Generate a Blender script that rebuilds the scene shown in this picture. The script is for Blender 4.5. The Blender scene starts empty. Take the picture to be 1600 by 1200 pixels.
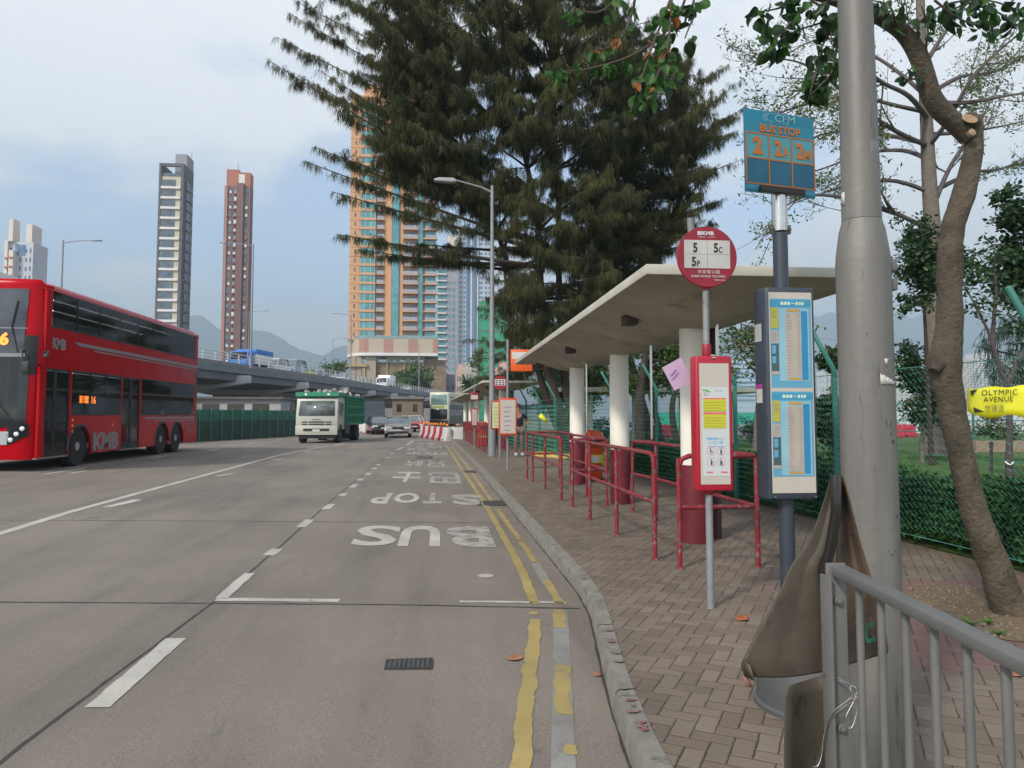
import bpy, bmesh, math, random
import numpy as np
from mathutils import Vector, Matrix, noise
random.seed(7); RNG = np.random.default_rng(11)
R = math.radians
C = bpy.context.scene.collection
scn = bpy.context.scene

# ------------------------------------------------------------------ camera
CAMH = 1.55
F_PX, CXP = 1150.0, 800.0
PITCH = R(3.6)
CYP = 648.0 - F_PX * math.tan(PITCH)
YAW = math.atan((CXP - 690.0) * math.cos(PITCH) / F_PX)
cam_d = bpy.data.cameras.new("camera"); cam = bpy.data.objects.new("camera", cam_d); C.objects.link(cam)
cam.location = (0, 0, CAMH)
cam.rotation_euler = (R(90) + PITCH, 0, -YAW)
cam_d.sensor_width = 36.0
cam_d.lens = 36.0 * F_PX / 1600.0
cam_d.shift_y = -(600.0 - CYP) / 1600.0
cam_d.clip_start = 0.05; cam_d.clip_end = 14000
scn.camera = cam

# ------------------------------------------------------------------ sky and sun
SUN_EL, SUN_AZ = 38.0, 222.0      # azimuth measured clockwise from +Y (the sun stands behind and to the left)
w = bpy.data.worlds.new("World"); scn.world = w; w.use_nodes = True
nt = w.node_tree; nt.nodes.clear()
def N(t, **k):
    n = nt.nodes.new(t)
    for a, b in k.items(): setattr(n, a, b)
    return n
wo = N('ShaderNodeOutputWorld'); bg = N('ShaderNodeBackground'); bg.inputs[1].default_value = 0.138
sky = N('ShaderNodeTexSky'); sky.sky_type = 'NISHITA'; sky.sun_disc = False
sky.sun_elevation = R(SUN_EL); sky.sun_rotation = R(SUN_AZ)
sky.air_density = 1.0; sky.dust_density = 1.0; sky.ozone_density = 1.5
tc = N('ShaderNodeTexCoord'); sx = N('ShaderNodeSeparateXYZ'); nt.links.new(tc.outputs['Generated'], sx.inputs[0])
ad = N('ShaderNodeMath', operation='ADD'); ad.inputs[1].default_value = 0.22; nt.links.new(sx.outputs[2], ad.inputs[0])
mx = N('ShaderNodeMath', operation='MAXIMUM'); mx.inputs[1].default_value = 0.05; nt.links.new(ad.outputs[0], mx.inputs[0])
dx = N('ShaderNodeMath', operation='DIVIDE'); dy = N('ShaderNodeMath', operation='DIVIDE')
nt.links.new(sx.outputs[0], dx.inputs[0]); nt.links.new(mx.outputs[0], dx.inputs[1])
nt.links.new(sx.outputs[1], dy.inputs[0]); nt.links.new(mx.outputs[0], dy.inputs[1])
cb = N('ShaderNodeCombineXYZ'); nt.links.new(dx.outputs[0], cb.inputs[0]); nt.links.new(dy.outputs[0], cb.inputs[1]); cb.inputs[2].default_value = 3.7
no = N('ShaderNodeTexNoise'); no.inputs['Scale'].default_value = 1.25; no.inputs['Detail'].default_value = 7; no.inputs['Roughness'].default_value = 0.5
no.inputs['Distortion'].default_value = 0.25
nt.links.new(cb.outputs[0], no.inputs['Vector'])
rp = N('ShaderNodeValToRGB'); rp.color_ramp.elements[0].position = 0.41; rp.color_ramp.elements[1].position = 0.55
rp.color_ramp.interpolation = 'EASE'
rp.color_ramp.elements[0].color = (0.24, 0.24, 0.24, 1); rp.color_ramp.elements[1].color = (1, 1, 1, 1)
nt.links.new(no.outputs['Fac'], rp.inputs[0])
# thin haze veil: the lower sky turns paler
mxr = N('ShaderNodeMix', data_type='RGBA')
nt.links.new(rp.outputs[0], mxr.inputs[0])
skb = N('ShaderNodeMix', data_type='RGBA', blend_type='MULTIPLY'); skb.inputs[0].default_value = 1.0
nt.links.new(sky.outputs[0], skb.inputs[6]); skb.inputs[7].default_value = (1.58, 1.72, 1.86, 1)
nt.links.new(skb.outputs[2], mxr.inputs[6]); mxr.inputs[7].default_value = (8.4, 8.5, 8.65, 1)
nt.links.new(mxr.outputs[2], bg.inputs[0]); nt.links.new(bg.outputs[0], wo.inputs[0])

sd = bpy.data.lights.new("sun", 'SUN'); so = bpy.data.objects.new("sun", sd); C.objects.link(so)
sd.energy = 3.0; sd.angle = R(7); sd.color = (1.0, 0.93, 0.82)
az = R(SUN_AZ)
sdir = Vector((math.sin(az) * math.cos(R(SUN_EL)), math.cos(az) * math.cos(R(SUN_EL)), math.sin(R(SUN_EL))))
so.rotation_euler = sdir.to_track_quat('Z', 'Y').to_euler()

scn.view_settings.view_transform = 'Standard'; scn.view_settings.look = 'None'
scn.view_settings.exposure = 0.0; scn.view_settings.gamma = 1.0
scn.render.engine = 'CYCLES'
scn.render.resolution_x = 1024; scn.render.resolution_y = 768
scn.cycles.max_bounces = 6; scn.cycles.transparent_max_bounces = 12; scn.cycles.volume_bounces = 0

# ------------------------------------------------------------------ survey: photograph bearings -> metres
_f = Vector((math.sin(YAW) * math.cos(PITCH), math.cos(YAW) * math.cos(PITCH), math.sin(PITCH)))
_r = Vector((math.cos(YAW), -math.sin(YAW), 0)); _u = _r.cross(_f)
def ray(px, py): return _f + _r * ((px - CXP) / F_PX) - _u * ((py - CYP) / F_PX)
def at(px, py, Y):
    d = ray(px, py); t = Y / d.y; return Vector((d.x * t, Y, CAMH + d.z * t))
def gz(px, py, z=0.0):
    d = ray(px, py); t = (z - CAMH) / d.z; return Vector((d.x * t, d.y * t, z))
def onx(px, py, x):
    d = ray(px, py); t = x / d.x; return Vector((x, d.y * t, CAMH + d.z * t))
def zat(py, Y, px=690): return at(px, py, Y).z
def xat(px, Y, py=640): return at(px, py, Y).x

# ------------------------------------------------------------------ tags
def tag(o, label=None, cat=None, group=None, kind=None):
    if label: o['label'] = label
    if cat: o['category'] = cat
    if group: o['group'] = group
    if kind: o['kind'] = kind
    return o
def empty(name, loc, rz=0, label=None, cat=None, group=None):
    o = bpy.data.objects.new(name, None); C.objects.link(o); o.location = loc; o.rotation_euler = (0, 0, rz)
    o.empty_display_size = 0.1
    return tag(o, label, cat, group)
def copy_tree(o, parent=None):
    c = o.copy(); C.objects.link(c)
    if parent is not None: c.parent = parent
    for ch in list(o.children): copy_tree(ch, c)
    return c

# ------------------------------------------------------------------ materials
MATS = {}
def newmat(name):
    m = bpy.data.materials.new(name); m.use_nodes = True; MATS[name] = m
    return m, m.node_tree, m.node_tree.nodes['Principled BSDF']
def nn(t, typ, **k):
    n = t.nodes.new(typ)
    for a, b in k.items(): setattr(n, a, b)
    return n
def noise_node(t, scale, detail=4, rough=0.55, coord='Object', stretch=None):
    c = nn(t, 'ShaderNodeTexCoord'); n = nn(t, 'ShaderNodeTexNoise')
    n.inputs['Scale'].default_value = scale; n.inputs['Detail'].default_value = detail; n.inputs['Roughness'].default_value = rough
    if stretch:
        mp = nn(t, 'ShaderNodeMapping'); mp.inputs['Scale'].default_value = stretch
        t.links.new(c.outputs[coord], mp.inputs[0]); t.links.new(mp.outputs[0], n.inputs['Vector'])
    else: t.links.new(c.outputs[coord], n.inputs['Vector'])
    return n
def ramp(t, src, stops):
    r = nn(t, 'ShaderNodeValToRGB'); e = r.color_ramp.elements
    while len(e) < len(stops): e.new(0.5)
    for q, (p, c) in zip(e, stops):
        q.position = p; q.color = (c[0], c[1], c[2], 1) if isinstance(c, (tuple, list)) else (c, c, c, 1)
    t.links.new(src, r.inputs[0]); return r
def mixc(t, fac, a, b, mode='MIX'):
    m = nn(t, 'ShaderNodeMix', data_type='RGBA', blend_type=mode)
    for i, v in ((0, fac), (6, a), (7, b)):
        if isinstance(v, (int, float)): m.inputs[i].default_value = v
        elif isinstance(v, (tuple, list)): m.inputs[i].default_value = (v[0], v[1], v[2], 1)
        else: t.links.new(v, m.inputs[i])
    return m.outputs[2]
def bumpit(t, b, src, strength=0.2, dist=0.01):
    bp = nn(t, 'ShaderNodeBump'); bp.inputs['Strength'].default_value = strength; bp.inputs['Distance'].default_value = dist
    t.links.new(src, bp.inputs['Height']); t.links.new(bp.outputs[0], b.inputs['Normal'])
def mat(name, col, rough=0.6, metal=0.0, var=0.12, scale=3.0, bump=0.0, bscale=40, spec=0.5, dirt=None, stretch=None):
    if name in MATS: return MATS[name]
    m, t, b = newmat(name)
    b.inputs['Roughness'].default_value = rough; b.inputs['Metallic'].default_value = metal
    b.inputs['Specular IOR Level'].default_value = spec
    n = noise_node(t, scale, 6, 0.6, stretch=stretch)
    r = ramp(t, n.outputs['Fac'], [(0.3, tuple(c * (1 - var) for c in col)), (0.7, tuple(min(1, c * (1 + var)) for c in col))])
    out = r.outputs[0]
    if dirt:
        n2 = noise_node(t, dirt[1], 8, 0.7, stretch=stretch)
        r2 = ramp(t, n2.outputs['Fac'], [(dirt[2], 0.0), (dirt[2] + 0.08, 1.0)])
        out = mixc(t, r2.outputs[0], out, dirt[0])
    t.links.new(out, b.inputs['Base Color'])
    if bump:
        n3 = noise_node(t, bscale, 5, 0.6); bumpit(t, b, n3.outputs['Fac'], min(1, bump), 0.01 if bump < 0.9 else 0.03)
    return m
def emis(name, col, s):
    m, t, b = newmat(name); b.inputs['Base Color'].default_value = (0.02, 0.02, 0.02, 1)
    b.inputs['Emission Color'].default_value = (*col, 1); b.inputs['Emission Strength'].default_value = s; return m
def leafmat(name, c1, c2, scale=1.2, trans=0.25, rough=0.55):
    m, t, b = newmat(name)
    n = noise_node(t, scale, 5, 0.7)
    r = ramp(t, n.outputs['Fac'], [(0.32, c1), (0.68, c2)])
    n2 = noise_node(t, 45, 2); r2 = ramp(t, n2.outputs['Fac'], [(0.3, 0.7), (0.7, 1.3)])
    out = mixc(t, 1.0, r.outputs[0], r2.outputs[0], 'MULTIPLY')
    t.links.new(out, b.inputs['Base Color']); b.inputs['Roughness'].default_value = rough
    b.inputs['Specular IOR Level'].default_value = 0.3
    tr = nn(t, 'ShaderNodeBsdfTranslucent'); t.links.new(out, tr.inputs[0])
    ms = nn(t, 'ShaderNodeMixShader'); ms.inputs[0].default_value = trans
    o = t.nodes['Material Output']; t.links.new(b.outputs[0], ms.inputs[1]); t.links.new(tr.outputs[0], ms.inputs[2]); t.links.new(ms.outputs[0], o.inputs[0])
    return m

# glass seen from outside: tinted, partly see-through, mirror-like
def glassmat(name, tint, see):
    m, t, b = newmat(name)
    b.inputs['Base Color'].default_value = (*tint, 1); b.inputs['Roughness'].default_value = 0.04; b.inputs['Specular IOR Level'].default_value = 0.6
    tr = nn(t, 'ShaderNodeBsdfTransparent'); tr.inputs[0].default_value = (*[min(1, 0.34 + q) for q in tint], 1)
    ms = nn(t, 'ShaderNodeMixShader'); ms.inputs[0].default_value = see
    o = t.nodes['Material Output']; t.links.new(b.outputs[0], ms.inputs[1]); t.links.new(tr.outputs[0], ms.inputs[2]); t.links.new(ms.outputs[0], o.inputs[0])
    return m

M_glass_bus = glassmat('tinted bus glass', (0.015, 0.018, 0.02), 0.5)
M_glass_dark = mat('dark glass', (0.014, 0.017, 0.02), 0.05, 0, 0.3, 1.5, spec=0.45)
M_glass_car = mat('car glass', (0.10, 0.12, 0.13), 0.06, 0, 0.3, 2.0, spec=0.8)
M_glass_teal = mat('teal window glass', (0.06, 0.24, 0.26), 0.12, 0, 0.45, 0.35, spec=0.8)
M_glass_blue = mat('blue window glass', (0.10, 0.20, 0.30), 0.12, 0, 0.35, 0.3, spec=0.8)
M_glass_grey = mat('grey window glass', (0.07, 0.10, 0.12), 0.12, 0, 0.5, 0.4, spec=0.8)
M_white = mat('white paint', (0.74, 0.74, 0.72), 0.5, 0, 0.06, 4)
M_black = mat('black plastic', (0.02, 0.02, 0.022), 0.5, 0, 0.2, 6)
M_rubber = mat('tyre rubber', (0.018, 0.018, 0.018), 0.85, 0, 0.3, 9)
M_rim = mat('wheel rim metal', (0.34, 0.33, 0.30), 0.45, 0.1, 0.15, 8)
M_steelp = mat('galvanised steel', (0.215, 0.225, 0.23), 0.55, 0.2, 0.16, 9, bump=0.1, dirt=((0.12, 0.12, 0.115), 16, 0.6))
M_barrier = mat('dull grey barrier steel', (0.132, 0.131, 0.122), 0.6, 0.15, 0.16, 6, bump=0.1, dirt=((0.10, 0.095, 0.09), 24, 0.6))
M_steel = mat('stainless steel', (0.52, 0.50, 0.46), 0.22, 0.95, 0.12, 5)
M_lampbig = mat('grey painted lamp post', (0.140, 0.134, 0.120), 0.55, 0.1, 0.22, 9, bump=0.25, bscale=25,
                dirt=((0.085, 0.082, 0.078), 26, 0.60), stretch=(1, 1, 0.10))
M_conc = mat('grey flyover concrete', (0.15, 0.165, 0.18), 0.85, 0, 0.18, 0.5, dirt=((0.12, 0.13, 0.14), 0.6, 0.62), stretch=(1, 1, 3))
M_concdark = mat('soot dark concrete', (0.16, 0.155, 0.15), 0.9, 0, 0.2, 0.4)
M_pier = mat('beige pier concrete', (0.22, 0.195, 0.16), 0.9, 0, 0.2, 0.8, stretch=(3, 3, 0.4))
M_amber = mat('amber lens', (0.85, 0.25, 0.02), 0.3, 0, 0.1)
M_orange = mat('orange plastic', (0.60, 0.075, 0.012), 0.4, 0, 0.08, 3)
M_cream = mat('cream panel', (0.44, 0.40, 0.35), 0.5, 0, 0.04, 3)
M_plateW = mat('pale sticker', (0.50, 0.49, 0.45), 0.6, 0, 0.05, 20)
M_txtB = mat('black lettering', (0.012, 0.012, 0.014), 0.5)
M_txtW = mat('white lettering', (0.56, 0.54, 0.53), 0.5, 0, 0.03)
M_redpaint = mat('red sign enamel', (0.26, 0.006, 0.018), 0.38, 0, 0.08, 5)
M_orangetxt = mat('orange lettering', (0.42, 0.135, 0.02), 0.5, 0, 0.04)
M_yellow = mat('yellow plastic sheet', (0.62, 0.60, 0.015), 0.5, 0, 0.04, 3)

def railmat():
    m, t, b = newmat('chipped red rail paint')
    n = noise_node(t, 14, 8, 0.72); r = ramp(t, n.outputs['Fac'], [(0.53, 0.0), (0.57, 1.0)])
    n2 = noise_node(t, 30, 4); r2 = ramp(t, n2.outputs['Fac'], [(0.35, (0.05, 0.03, 0.03)), (0.65, (0.19, 0.17, 0.16))])
    n4 = noise_node(t, 3, 3); base = ramp(t, n4.outputs['Fac'], [(0.3, (0.165, 0.008, 0.014)), (0.7, (0.24, 0.012, 0.022))])
    t.links.new(mixc(t, r.outputs[0], base.outputs[0], r2.outputs[0]), b.inputs['Base Color'])
    b.inputs['Roughness'].default_value = 0.55; bumpit(t, b, r.outputs[0], 0.3, 0.002)
    return m
M_rail = railmat()

def roadmat():
    m, t, b = newmat('worn concrete road')
    big = noise_node(t, 0.35, 5, 0.6); st = noise_node(t, 1.4, 6, 0.65, stretch=(1.0, 0.12, 1)); ag = noise_node(t, 150, 3, 0.7); ag2 = noise_node(t, 420, 2, 0.6)
    c1 = ramp(t, big.outputs['Fac'], [(0.32, (0.142, 0.119, 0.098)), (0.68, (0.194, 0.166, 0.138))])
    c2 = ramp(t, st.outputs['Fac'], [(0.28, 0.70), (0.5, 1.0), (0.72, 1.14)])
    c3 = ramp(t, ag.outputs['Fac'], [(0.30, 0.50), (0.5, 1.0), (0.72, 1.5)])
    c4 = ramp(t, ag2.outputs['Fac'], [(0.3, 0.75), (0.7, 1.25)])
    o = mixc(t, 1.0, c1.outputs[0], c2.outputs[0], 'MULTIPLY'); o = mixc(t, 1.0, o, c3.outputs[0], 'MULTIPLY'); o = mixc(t, 1.0, o, c4.outputs[0], 'MULTIPLY')
    # oil marks
    oil = noise_node(t, 2.6, 7, 0.7, stretch=(1.6, 0.35, 1)); ro = ramp(t, oil.outputs['Fac'], [(0.60, 0.0), (0.74, 0.65)])
    o = mixc(t, ro.outputs[0], o, (0.085, 0.078, 0.074))
    # dark fine cracks
    co = nn(t, 'ShaderNodeTexCoord'); vn = noise_node(t, 1.2, 4); vo = nn(t, 'ShaderNodeTexVoronoi', feature='DISTANCE_TO_EDGE')
    vo.inputs['Scale'].default_value = 0.33
    mv = nn(t, 'ShaderNodeMix', data_type='RGBA', blend_type='LINEAR_LIGHT'); mv.inputs[0].default_value = 0.35
    t.links.new(co.outputs['Object'], mv.inputs[6]); t.links.new(vn.outputs['Color'], mv.inputs[7]); t.links.new(mv.outputs[2], vo.inputs['Vector'])
    rc = ramp(t, vo.outputs['Distance'], [(0.0, 0.16), (0.003, 0.0)])
    o = mixc(t, rc.outputs[0], o, (0.09, 0.08, 0.075))
    # exposed stones
    ags = nn(t, 'ShaderNodeTexVoronoi'); ags.inputs['Scale'].default_value = 85; t.links.new(co.outputs['Object'], ags.inputs['Vector'])
    rs = ramp(t, ags.outputs['Distance'], [(0.10, 0.5), (0.22, 0.0)])
    gum = nn(t, 'ShaderNodeTexVoronoi'); gum.inputs['Scale'].default_value = 1.7; t.links.new(co.outputs['Object'], gum.inputs['Vector']); rg_ = ramp(t, gum.outputs['Distance'], [(0.035, 0.5), (0.055, 0.0)]); o = mixc(t, rg_.outputs[0], o, (0.075, 0.07, 0.065))
    o = mixc(t, rs.outputs[0], o, mixc(t, ags.outputs['Color'], (0.34, 0.31, 0.27), (0.07, 0.06, 0.055)))
    t.links.new(o, b.inputs['Base Color']); b.inputs['Roughness'].default_value = 0.82
    bumpit(t, b, ag.outputs['Fac'], 0.35, 0.004)
    return m
M_road = roadmat()
def paintmat(name, col, wear=0.6, under=(0.27, 0.24, 0.21)):
    m, t, b = newmat(name)
    n = noise_node(t, 6, 8, 0.75); r = ramp(t, n.outputs['Fac'], [(wear, 0.0), (wear + 0.05, 0.9)])
    n2 = noise_node(t, 140, 3); r2 = ramp(t, n2.outputs['Fac'], [(0.3, 0.75), (0.7, 1.1)])
    c = mixc(t, 1.0, col, r2.outputs[0], 'MULTIPLY')
    n3 = noise_node(t, 1.7, 4); r3 = ramp(t, n3.outputs['Fac'], [(0.35, 0.78), (0.65, 1.08)]); c = mixc(t, 1.0, c, r3.outputs[0], 'MULTIPLY')
    t.links.new(mixc(t, r.outputs[0], c, under), b.inputs['Base Color']); b.inputs['Roughness'].default_value = 0.7
    bumpit(t, b, n2.outputs['Fac'], 0.3, 0.002)
    return m
M_mark = paintmat('white road paint', (0.44, 0.42, 0.37), 0.62, (0.17, 0.15, 0.13))
M_markworn = paintmat('worn white road paint', (0.36, 0.345, 0.31), 0.50, (0.18, 0.16, 0.14))
M_ghost = paintmat('ghost of removed line', (0.235, 0.225, 0.205), 0.55, (0.17, 0.15, 0.13))
M_ymark = paintmat('yellow road paint', (0.35, 0.265, 0.095), 0.58, (0.17, 0.15, 0.13))
M_joint = mat('tar joint', (0.035, 0.032, 0.03), 0.8, 0, 0.3, 20)
M_kerb = mat('kerb concrete', (0.170, 0.160, 0.135), 0.9, 0, 0.25, 6, bump=0.15, bscale=60, dirt=((0.075, 0.07, 0.06), 9, 0.56))
M_pinkpaint = paintmat('pink spray paint', (0.25, 0.07, 0.10), 0.44, (0.165, 0.155, 0.128))

def pavermat():
    m, t, b = newmat('herringbone pavers')
    def M(op, a, bb=None, cc=None):
        n = nn(t, 'ShaderNodeMath', operation=op)
        for i, v in enumerate((a, bb, cc)):
            if v is None: continue
            if isinstance(v, (int, float)): n.inputs[i].default_value = v
            else: t.links.new(v, n.inputs[i])
        return n.outputs[0]
    c = nn(t, 'ShaderNodeTexCoord'); mp = nn(t, 'ShaderNodeMapping'); mp.inputs['Rotation'].default_value = (0, 0, R(30)); mp.inputs['Scale'].default_value = (10.8, 10.8, 10.8)
    mp.inputs['Location'].default_value = (500.3, 500.7, 0)
    t.links.new(c.outputs['Object'], mp.inputs[0]); s = nn(t, 'ShaderNodeSeparateXYZ'); t.links.new(mp.outputs[0], s.inputs[0])
    wn = noise_node(t, 40, 2); wob = M('MULTIPLY', M('SUBTRACT', wn.outputs['Fac'], 0.5), 0.12)
    X = M('ADD', s.outputs[0], wob); Y = M('ADD', s.outputs[1], wob)
    i, j = M('FLOOR', X), M('FLOOR', Y); fx, fy = M('SUBTRACT', X, i), M('SUBTRACT', Y, j)
    d = M('FLOORED_MODULO', M('SUBTRACT', i, j), 4.0)
    gx, gy = M('SUBTRACT', 1.0, fx), M('SUBTRACT', 1.0, fy)
    eq = lambda k: M('COMPARE', d, float(k), 0.1)
    mn = lambda a, b_: M('MINIMUM', a, b_)
    d0 = mn(fx, mn(fy, gy)); d1 = mn(gx, mn(fy, gy)); d3 = mn(fy, mn(fx, gx)); d2 = mn(gy, mn(fx, gx))
    D = M('ADD', M('ADD', M('MULTIPLY', eq(0), d0), M('MULTIPLY', eq(1), d1)), M('ADD', M('MULTIPLY', eq(2), d2), M('MULTIPLY', eq(3), d3)))
    bi, bj = M('SUBTRACT', i, eq(1)), M('SUBTRACT', j, eq(2))
    cbn = nn(t, 'ShaderNodeCombineXYZ'); t.links.new(bi, cbn.inputs[0]); t.links.new(bj, cbn.inputs[1])
    wnz = nn(t, 'ShaderNodeTexWhiteNoise', noise_dimensions='2D'); t.links.new(cbn.outputs[0], wnz.inputs['Vector'])
    base = ramp(t, wnz.outputs['Value'], [(0.0, (0.126, 0.096, 0.070)), (0.5, (0.154, 0.120, 0.088)), (1.0, (0.178, 0.142, 0.106))]).outputs[0]
    # pink pavers ring around the tree pit
    so_ = nn(t, 'ShaderNodeSeparateXYZ'); t.links.new(c.outputs['Object'], so_.inputs[0])
    ax = M('ABSOLUTE', M('SUBTRACT', so_.outputs[0], 4.0)); ay = M('ABSOLUTE', M('SUBTRACT', so_.outputs[1], 5.0))
    q = M('MAXIMUM', M('MULTIPLY', ax, 0.82), M('MULTIPLY', ay, 1.0)); inside = M('LESS_THAN', q, 1.07)
    base = mixc(t, M('MULTIPLY', inside, 0.7), base, (0.165, 0.082, 0.075))
    big = noise_node(t, 0.8, 6, 0.65); rb = ramp(t, big.outputs['Fac'], [(0.3, 0.76), (0.7, 1.12)])
    gr = noise_node(t, 160, 3, 0.6); rg = ramp(t, gr.outputs['Fac'], [(0.3, 0.78), (0.7, 1.2)])
    o = mixc(t, 1.0, base, rb.outputs[0], 'MULTIPLY'); o = mixc(t, 1.0, o, rg.outputs[0], 'MULTIPLY')
    # joints: the two families are filled unevenly
    jn = noise_node(t, 5, 4, 0.7); width = M('MULTIPLY_ADD', jn.outputs['Fac'], 0.12, -0.026)
    gap = M('LESS_THAN', D, width)
    vert = M('GREATER_THAN', M('SUBTRACT', mn(fy, gy), mn(fx, gx)), 0.0)
    jcol = mixc(t, vert, (0.09, 0.072, 0.058), (0.036, 0.028, 0.025))
    o = mixc(t, gap, o, jcol)
    t.links.new(o, b.inputs['Base Color']); b.inputs['Roughness'].default_value = 0.85
    hb = M('ADD', M('MINIMUM', M('MULTIPLY', D, 8.0), 1.0), M('MULTIPLY', wnz.outputs['Value'], 0.35))
    hb = M('ADD', hb, M('MULTIPLY', gr.outputs['Fac'], 0.35))
    bumpit(t, b, hb, 0.7, 0.006)
    return m
M_paver = pavermat()
M_lawn = leafmat('lawn grass', (0.04, 0.085, 0.014), (0.075, 0.14, 0.026), 0.5, 0.1, 0.8)
M_soil = mat('dry earth', (0.135, 0.095, 0.058), 0.95, 0, 0.35, 20, bump=0.8, bscale=40, dirt=((0.20, 0.16, 0.11), 30, 0.58))
M_ground = mat('far ground', (0.17, 0.17, 0.15), 0.95, 0, 0.2, 0.05)
M_bark = mat('grey brown bark', (0.085, 0.068, 0.045), 0.9, 0, 0.45, 5, bump=1.0, bscale=30, dirt=((0.15, 0.13, 0.10), 13, 0.60), stretch=(1.2, 1.2, 1.0))
M_barkpale = mat('pale bark', (0.135, 0.115, 0.095), 0.9, 0, 0.3, 5, bump=0.5, bscale=22, dirt=((0.10, 0.085, 0.07), 6, 0.6), stretch=(1, 1, 3))
M_barkdark = mat('dark bark', (0.036, 0.028, 0.021), 0.95, 0, 0.3, 4, bump=0.5, bscale=20)
M_cut = mat('cut branch wood', (0.30, 0.20, 0.12), 0.85, 0, 0.2, 18)

# ------------------------------------------------------------------ mesh builder
class MB:
    def __init__(s): s.v = []; s.f = []; s.mi = []; s.cur = 0; s.st = []
    def mark(s): s.st.append((len(s.v), len(s.f)))
    def add(s, vs, fs):
        s.mark(); b = len(s.v); s.v += [tuple(q) for q in vs]
        for f in fs: s.f.append(tuple(b + i for i in f)); s.mi.append(s.cur)
        return s
    def box(s, c, d, rz=0, M=None):
        x, y, z = d[0] / 2, d[1] / 2, d[2] / 2
        vs = [Vector((sx_ * x, sy * y, sz * z)) for sx_ in (-1, 1) for sy in (-1, 1) for sz in (-1, 1)]
        rot = M if M is not None else Matrix.Rotation(rz, 3, 'Z')
        vs = [rot @ v + Vector(c) for v in vs]
        return s.add(vs, [(0, 1, 3, 2), (4, 6, 7, 5), (0, 4, 5, 1), (2, 3, 7, 6), (0, 2, 6, 4), (1, 5, 7, 3)])
    def bb(s, x0, y0, z0, x1, y1, z1): return s.box(((x0 + x1) / 2, (y0 + y1) / 2, (z0 + z1) / 2), (abs(x1 - x0), abs(y1 - y0), abs(z1 - z0)))
    def path(s, pts, rad, n=10, cap=True):
        s.mark(); pts = [Vector(p) for p in pts]
        if not isinstance(rad, (list, tuple)): rad = [rad] * len(pts)
        b = len(s.v); prev = None; rings = []
        for i, p in enumerate(pts):
            if i == 0: t = pts[1] - p
            elif i == len(pts) - 1: t = p - pts[i - 1]
            else: t = (pts[i + 1] - p).normalized() + (p - pts[i - 1]).normalized()
            if t.length < 1e-9: t = Vector((0, 0, 1))
            t.normalize()
            if prev is None:
                a = Vector((1, 0, 0)) if abs(t.x) < 0.8 else Vector((0, 1, 0))
                u_ = t.cross(a).normalized()
            else:
                u_ = (prev - t * prev.dot(t))
                if u_.length < 1e-6: u_ = t.orthogonal()
                u_.normalize()
            prev = u_; v_ = t.cross(u_)
            for k in range(n):
                a = 2 * math.pi * k / n; s.v.append(tuple(p + (u_ * math.cos(a) + v_ * math.sin(a)) * rad[i]))
        for i in range(len(pts) - 1):
            for k in range(n):
                k2 = (k + 1) % n
                s.f.append((b + i * n + k, b + i * n + k2, b + (i + 1) * n + k2, b + (i + 1) * n + k)); s.mi.append(s.cur)
        if cap:
            s.f.append(tuple(b + k for k in reversed(range(n)))); s.mi.append(s.cur)
            e = b + (len(pts) - 1) * n; s.f.append(tuple(e + k for k in range(n))); s.mi.append(s.cur)
        return s
    def tube(s, a, b, r0, r1=None, n=12): return s.path([a, b], [r0, r0 if r1 is None else r1], n)
    def lathe(s, c, prof, n=24, ax='Z', cap=True):
        s.mark(); b = len(s.v)
        for r, h in prof:
            for k in range(n):
                a = 2 * math.pi * k / n; q = (r * math.cos(a), r * math.sin(a), h)
                if ax == 'X': q = (q[2], q[0], q[1])
                elif ax == 'Y': q = (q[0], q[2], q[1])
                s.v.append((c[0] + q[0], c[1] + q[1], c[2] + q[2]))
        for i in range(len(prof) - 1):
            for k in range(n):
                k2 = (k + 1) % n; s.f.append((b + i * n + k, b + i * n + k2, b + (i + 1) * n + k2, b + (i + 1) * n + k)); s.mi.append(s.cur)
        if cap:
            s.f.append(tuple(b + k for k in reversed(range(n)))); s.mi.append(s.cur)
            e = b + (len(prof) - 1) * n; s.f.append(tuple(e + k for k in range(n))); s.mi.append(s.cur)
        return s
    def prism(s, poly, d0, d1, plane='XZ', inset=0):
        """poly in a plane, extruded along the third axis from d0 to d1"""
        def P(a, b_, d): return {'XZ': (a, d, b_), 'YZ': (d, a, b_), 'XY': (a, b_, d)}[plane]
        s.mark(); n = len(poly); b = len(s.v)
        s.v += [P(a, c, d0) for a, c in poly] + [P(a, c, d1) for a, c in poly]
        s.f.append(tuple(b + i for i in range(n))); s.mi.append(s.cur)
        s.f.append(tuple(b + n + i for i in reversed(range(n)))); s.mi.append(s.cur)
        for i in range(n):
            j = (i + 1) % n; s.f.append((b + i, b + n + i, b + n + j, b + j)); s.mi.append(s.cur)
        return s
    def sheet(s, grid):
        """grid[i][j] of points"""
        s.mark(); b = len(s.v); nj = len(grid[0])
        for row in grid: s.v += [tuple(p) for p in row]
        for i in range(len(grid) - 1):
            for j in range(nj - 1):
                s.f.append((b + i * nj + j, b + i * nj + j + 1, b + (i + 1) * nj + j + 1, b + (i + 1) * nj + j)); s.mi.append(s.cur)
        return s
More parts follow.
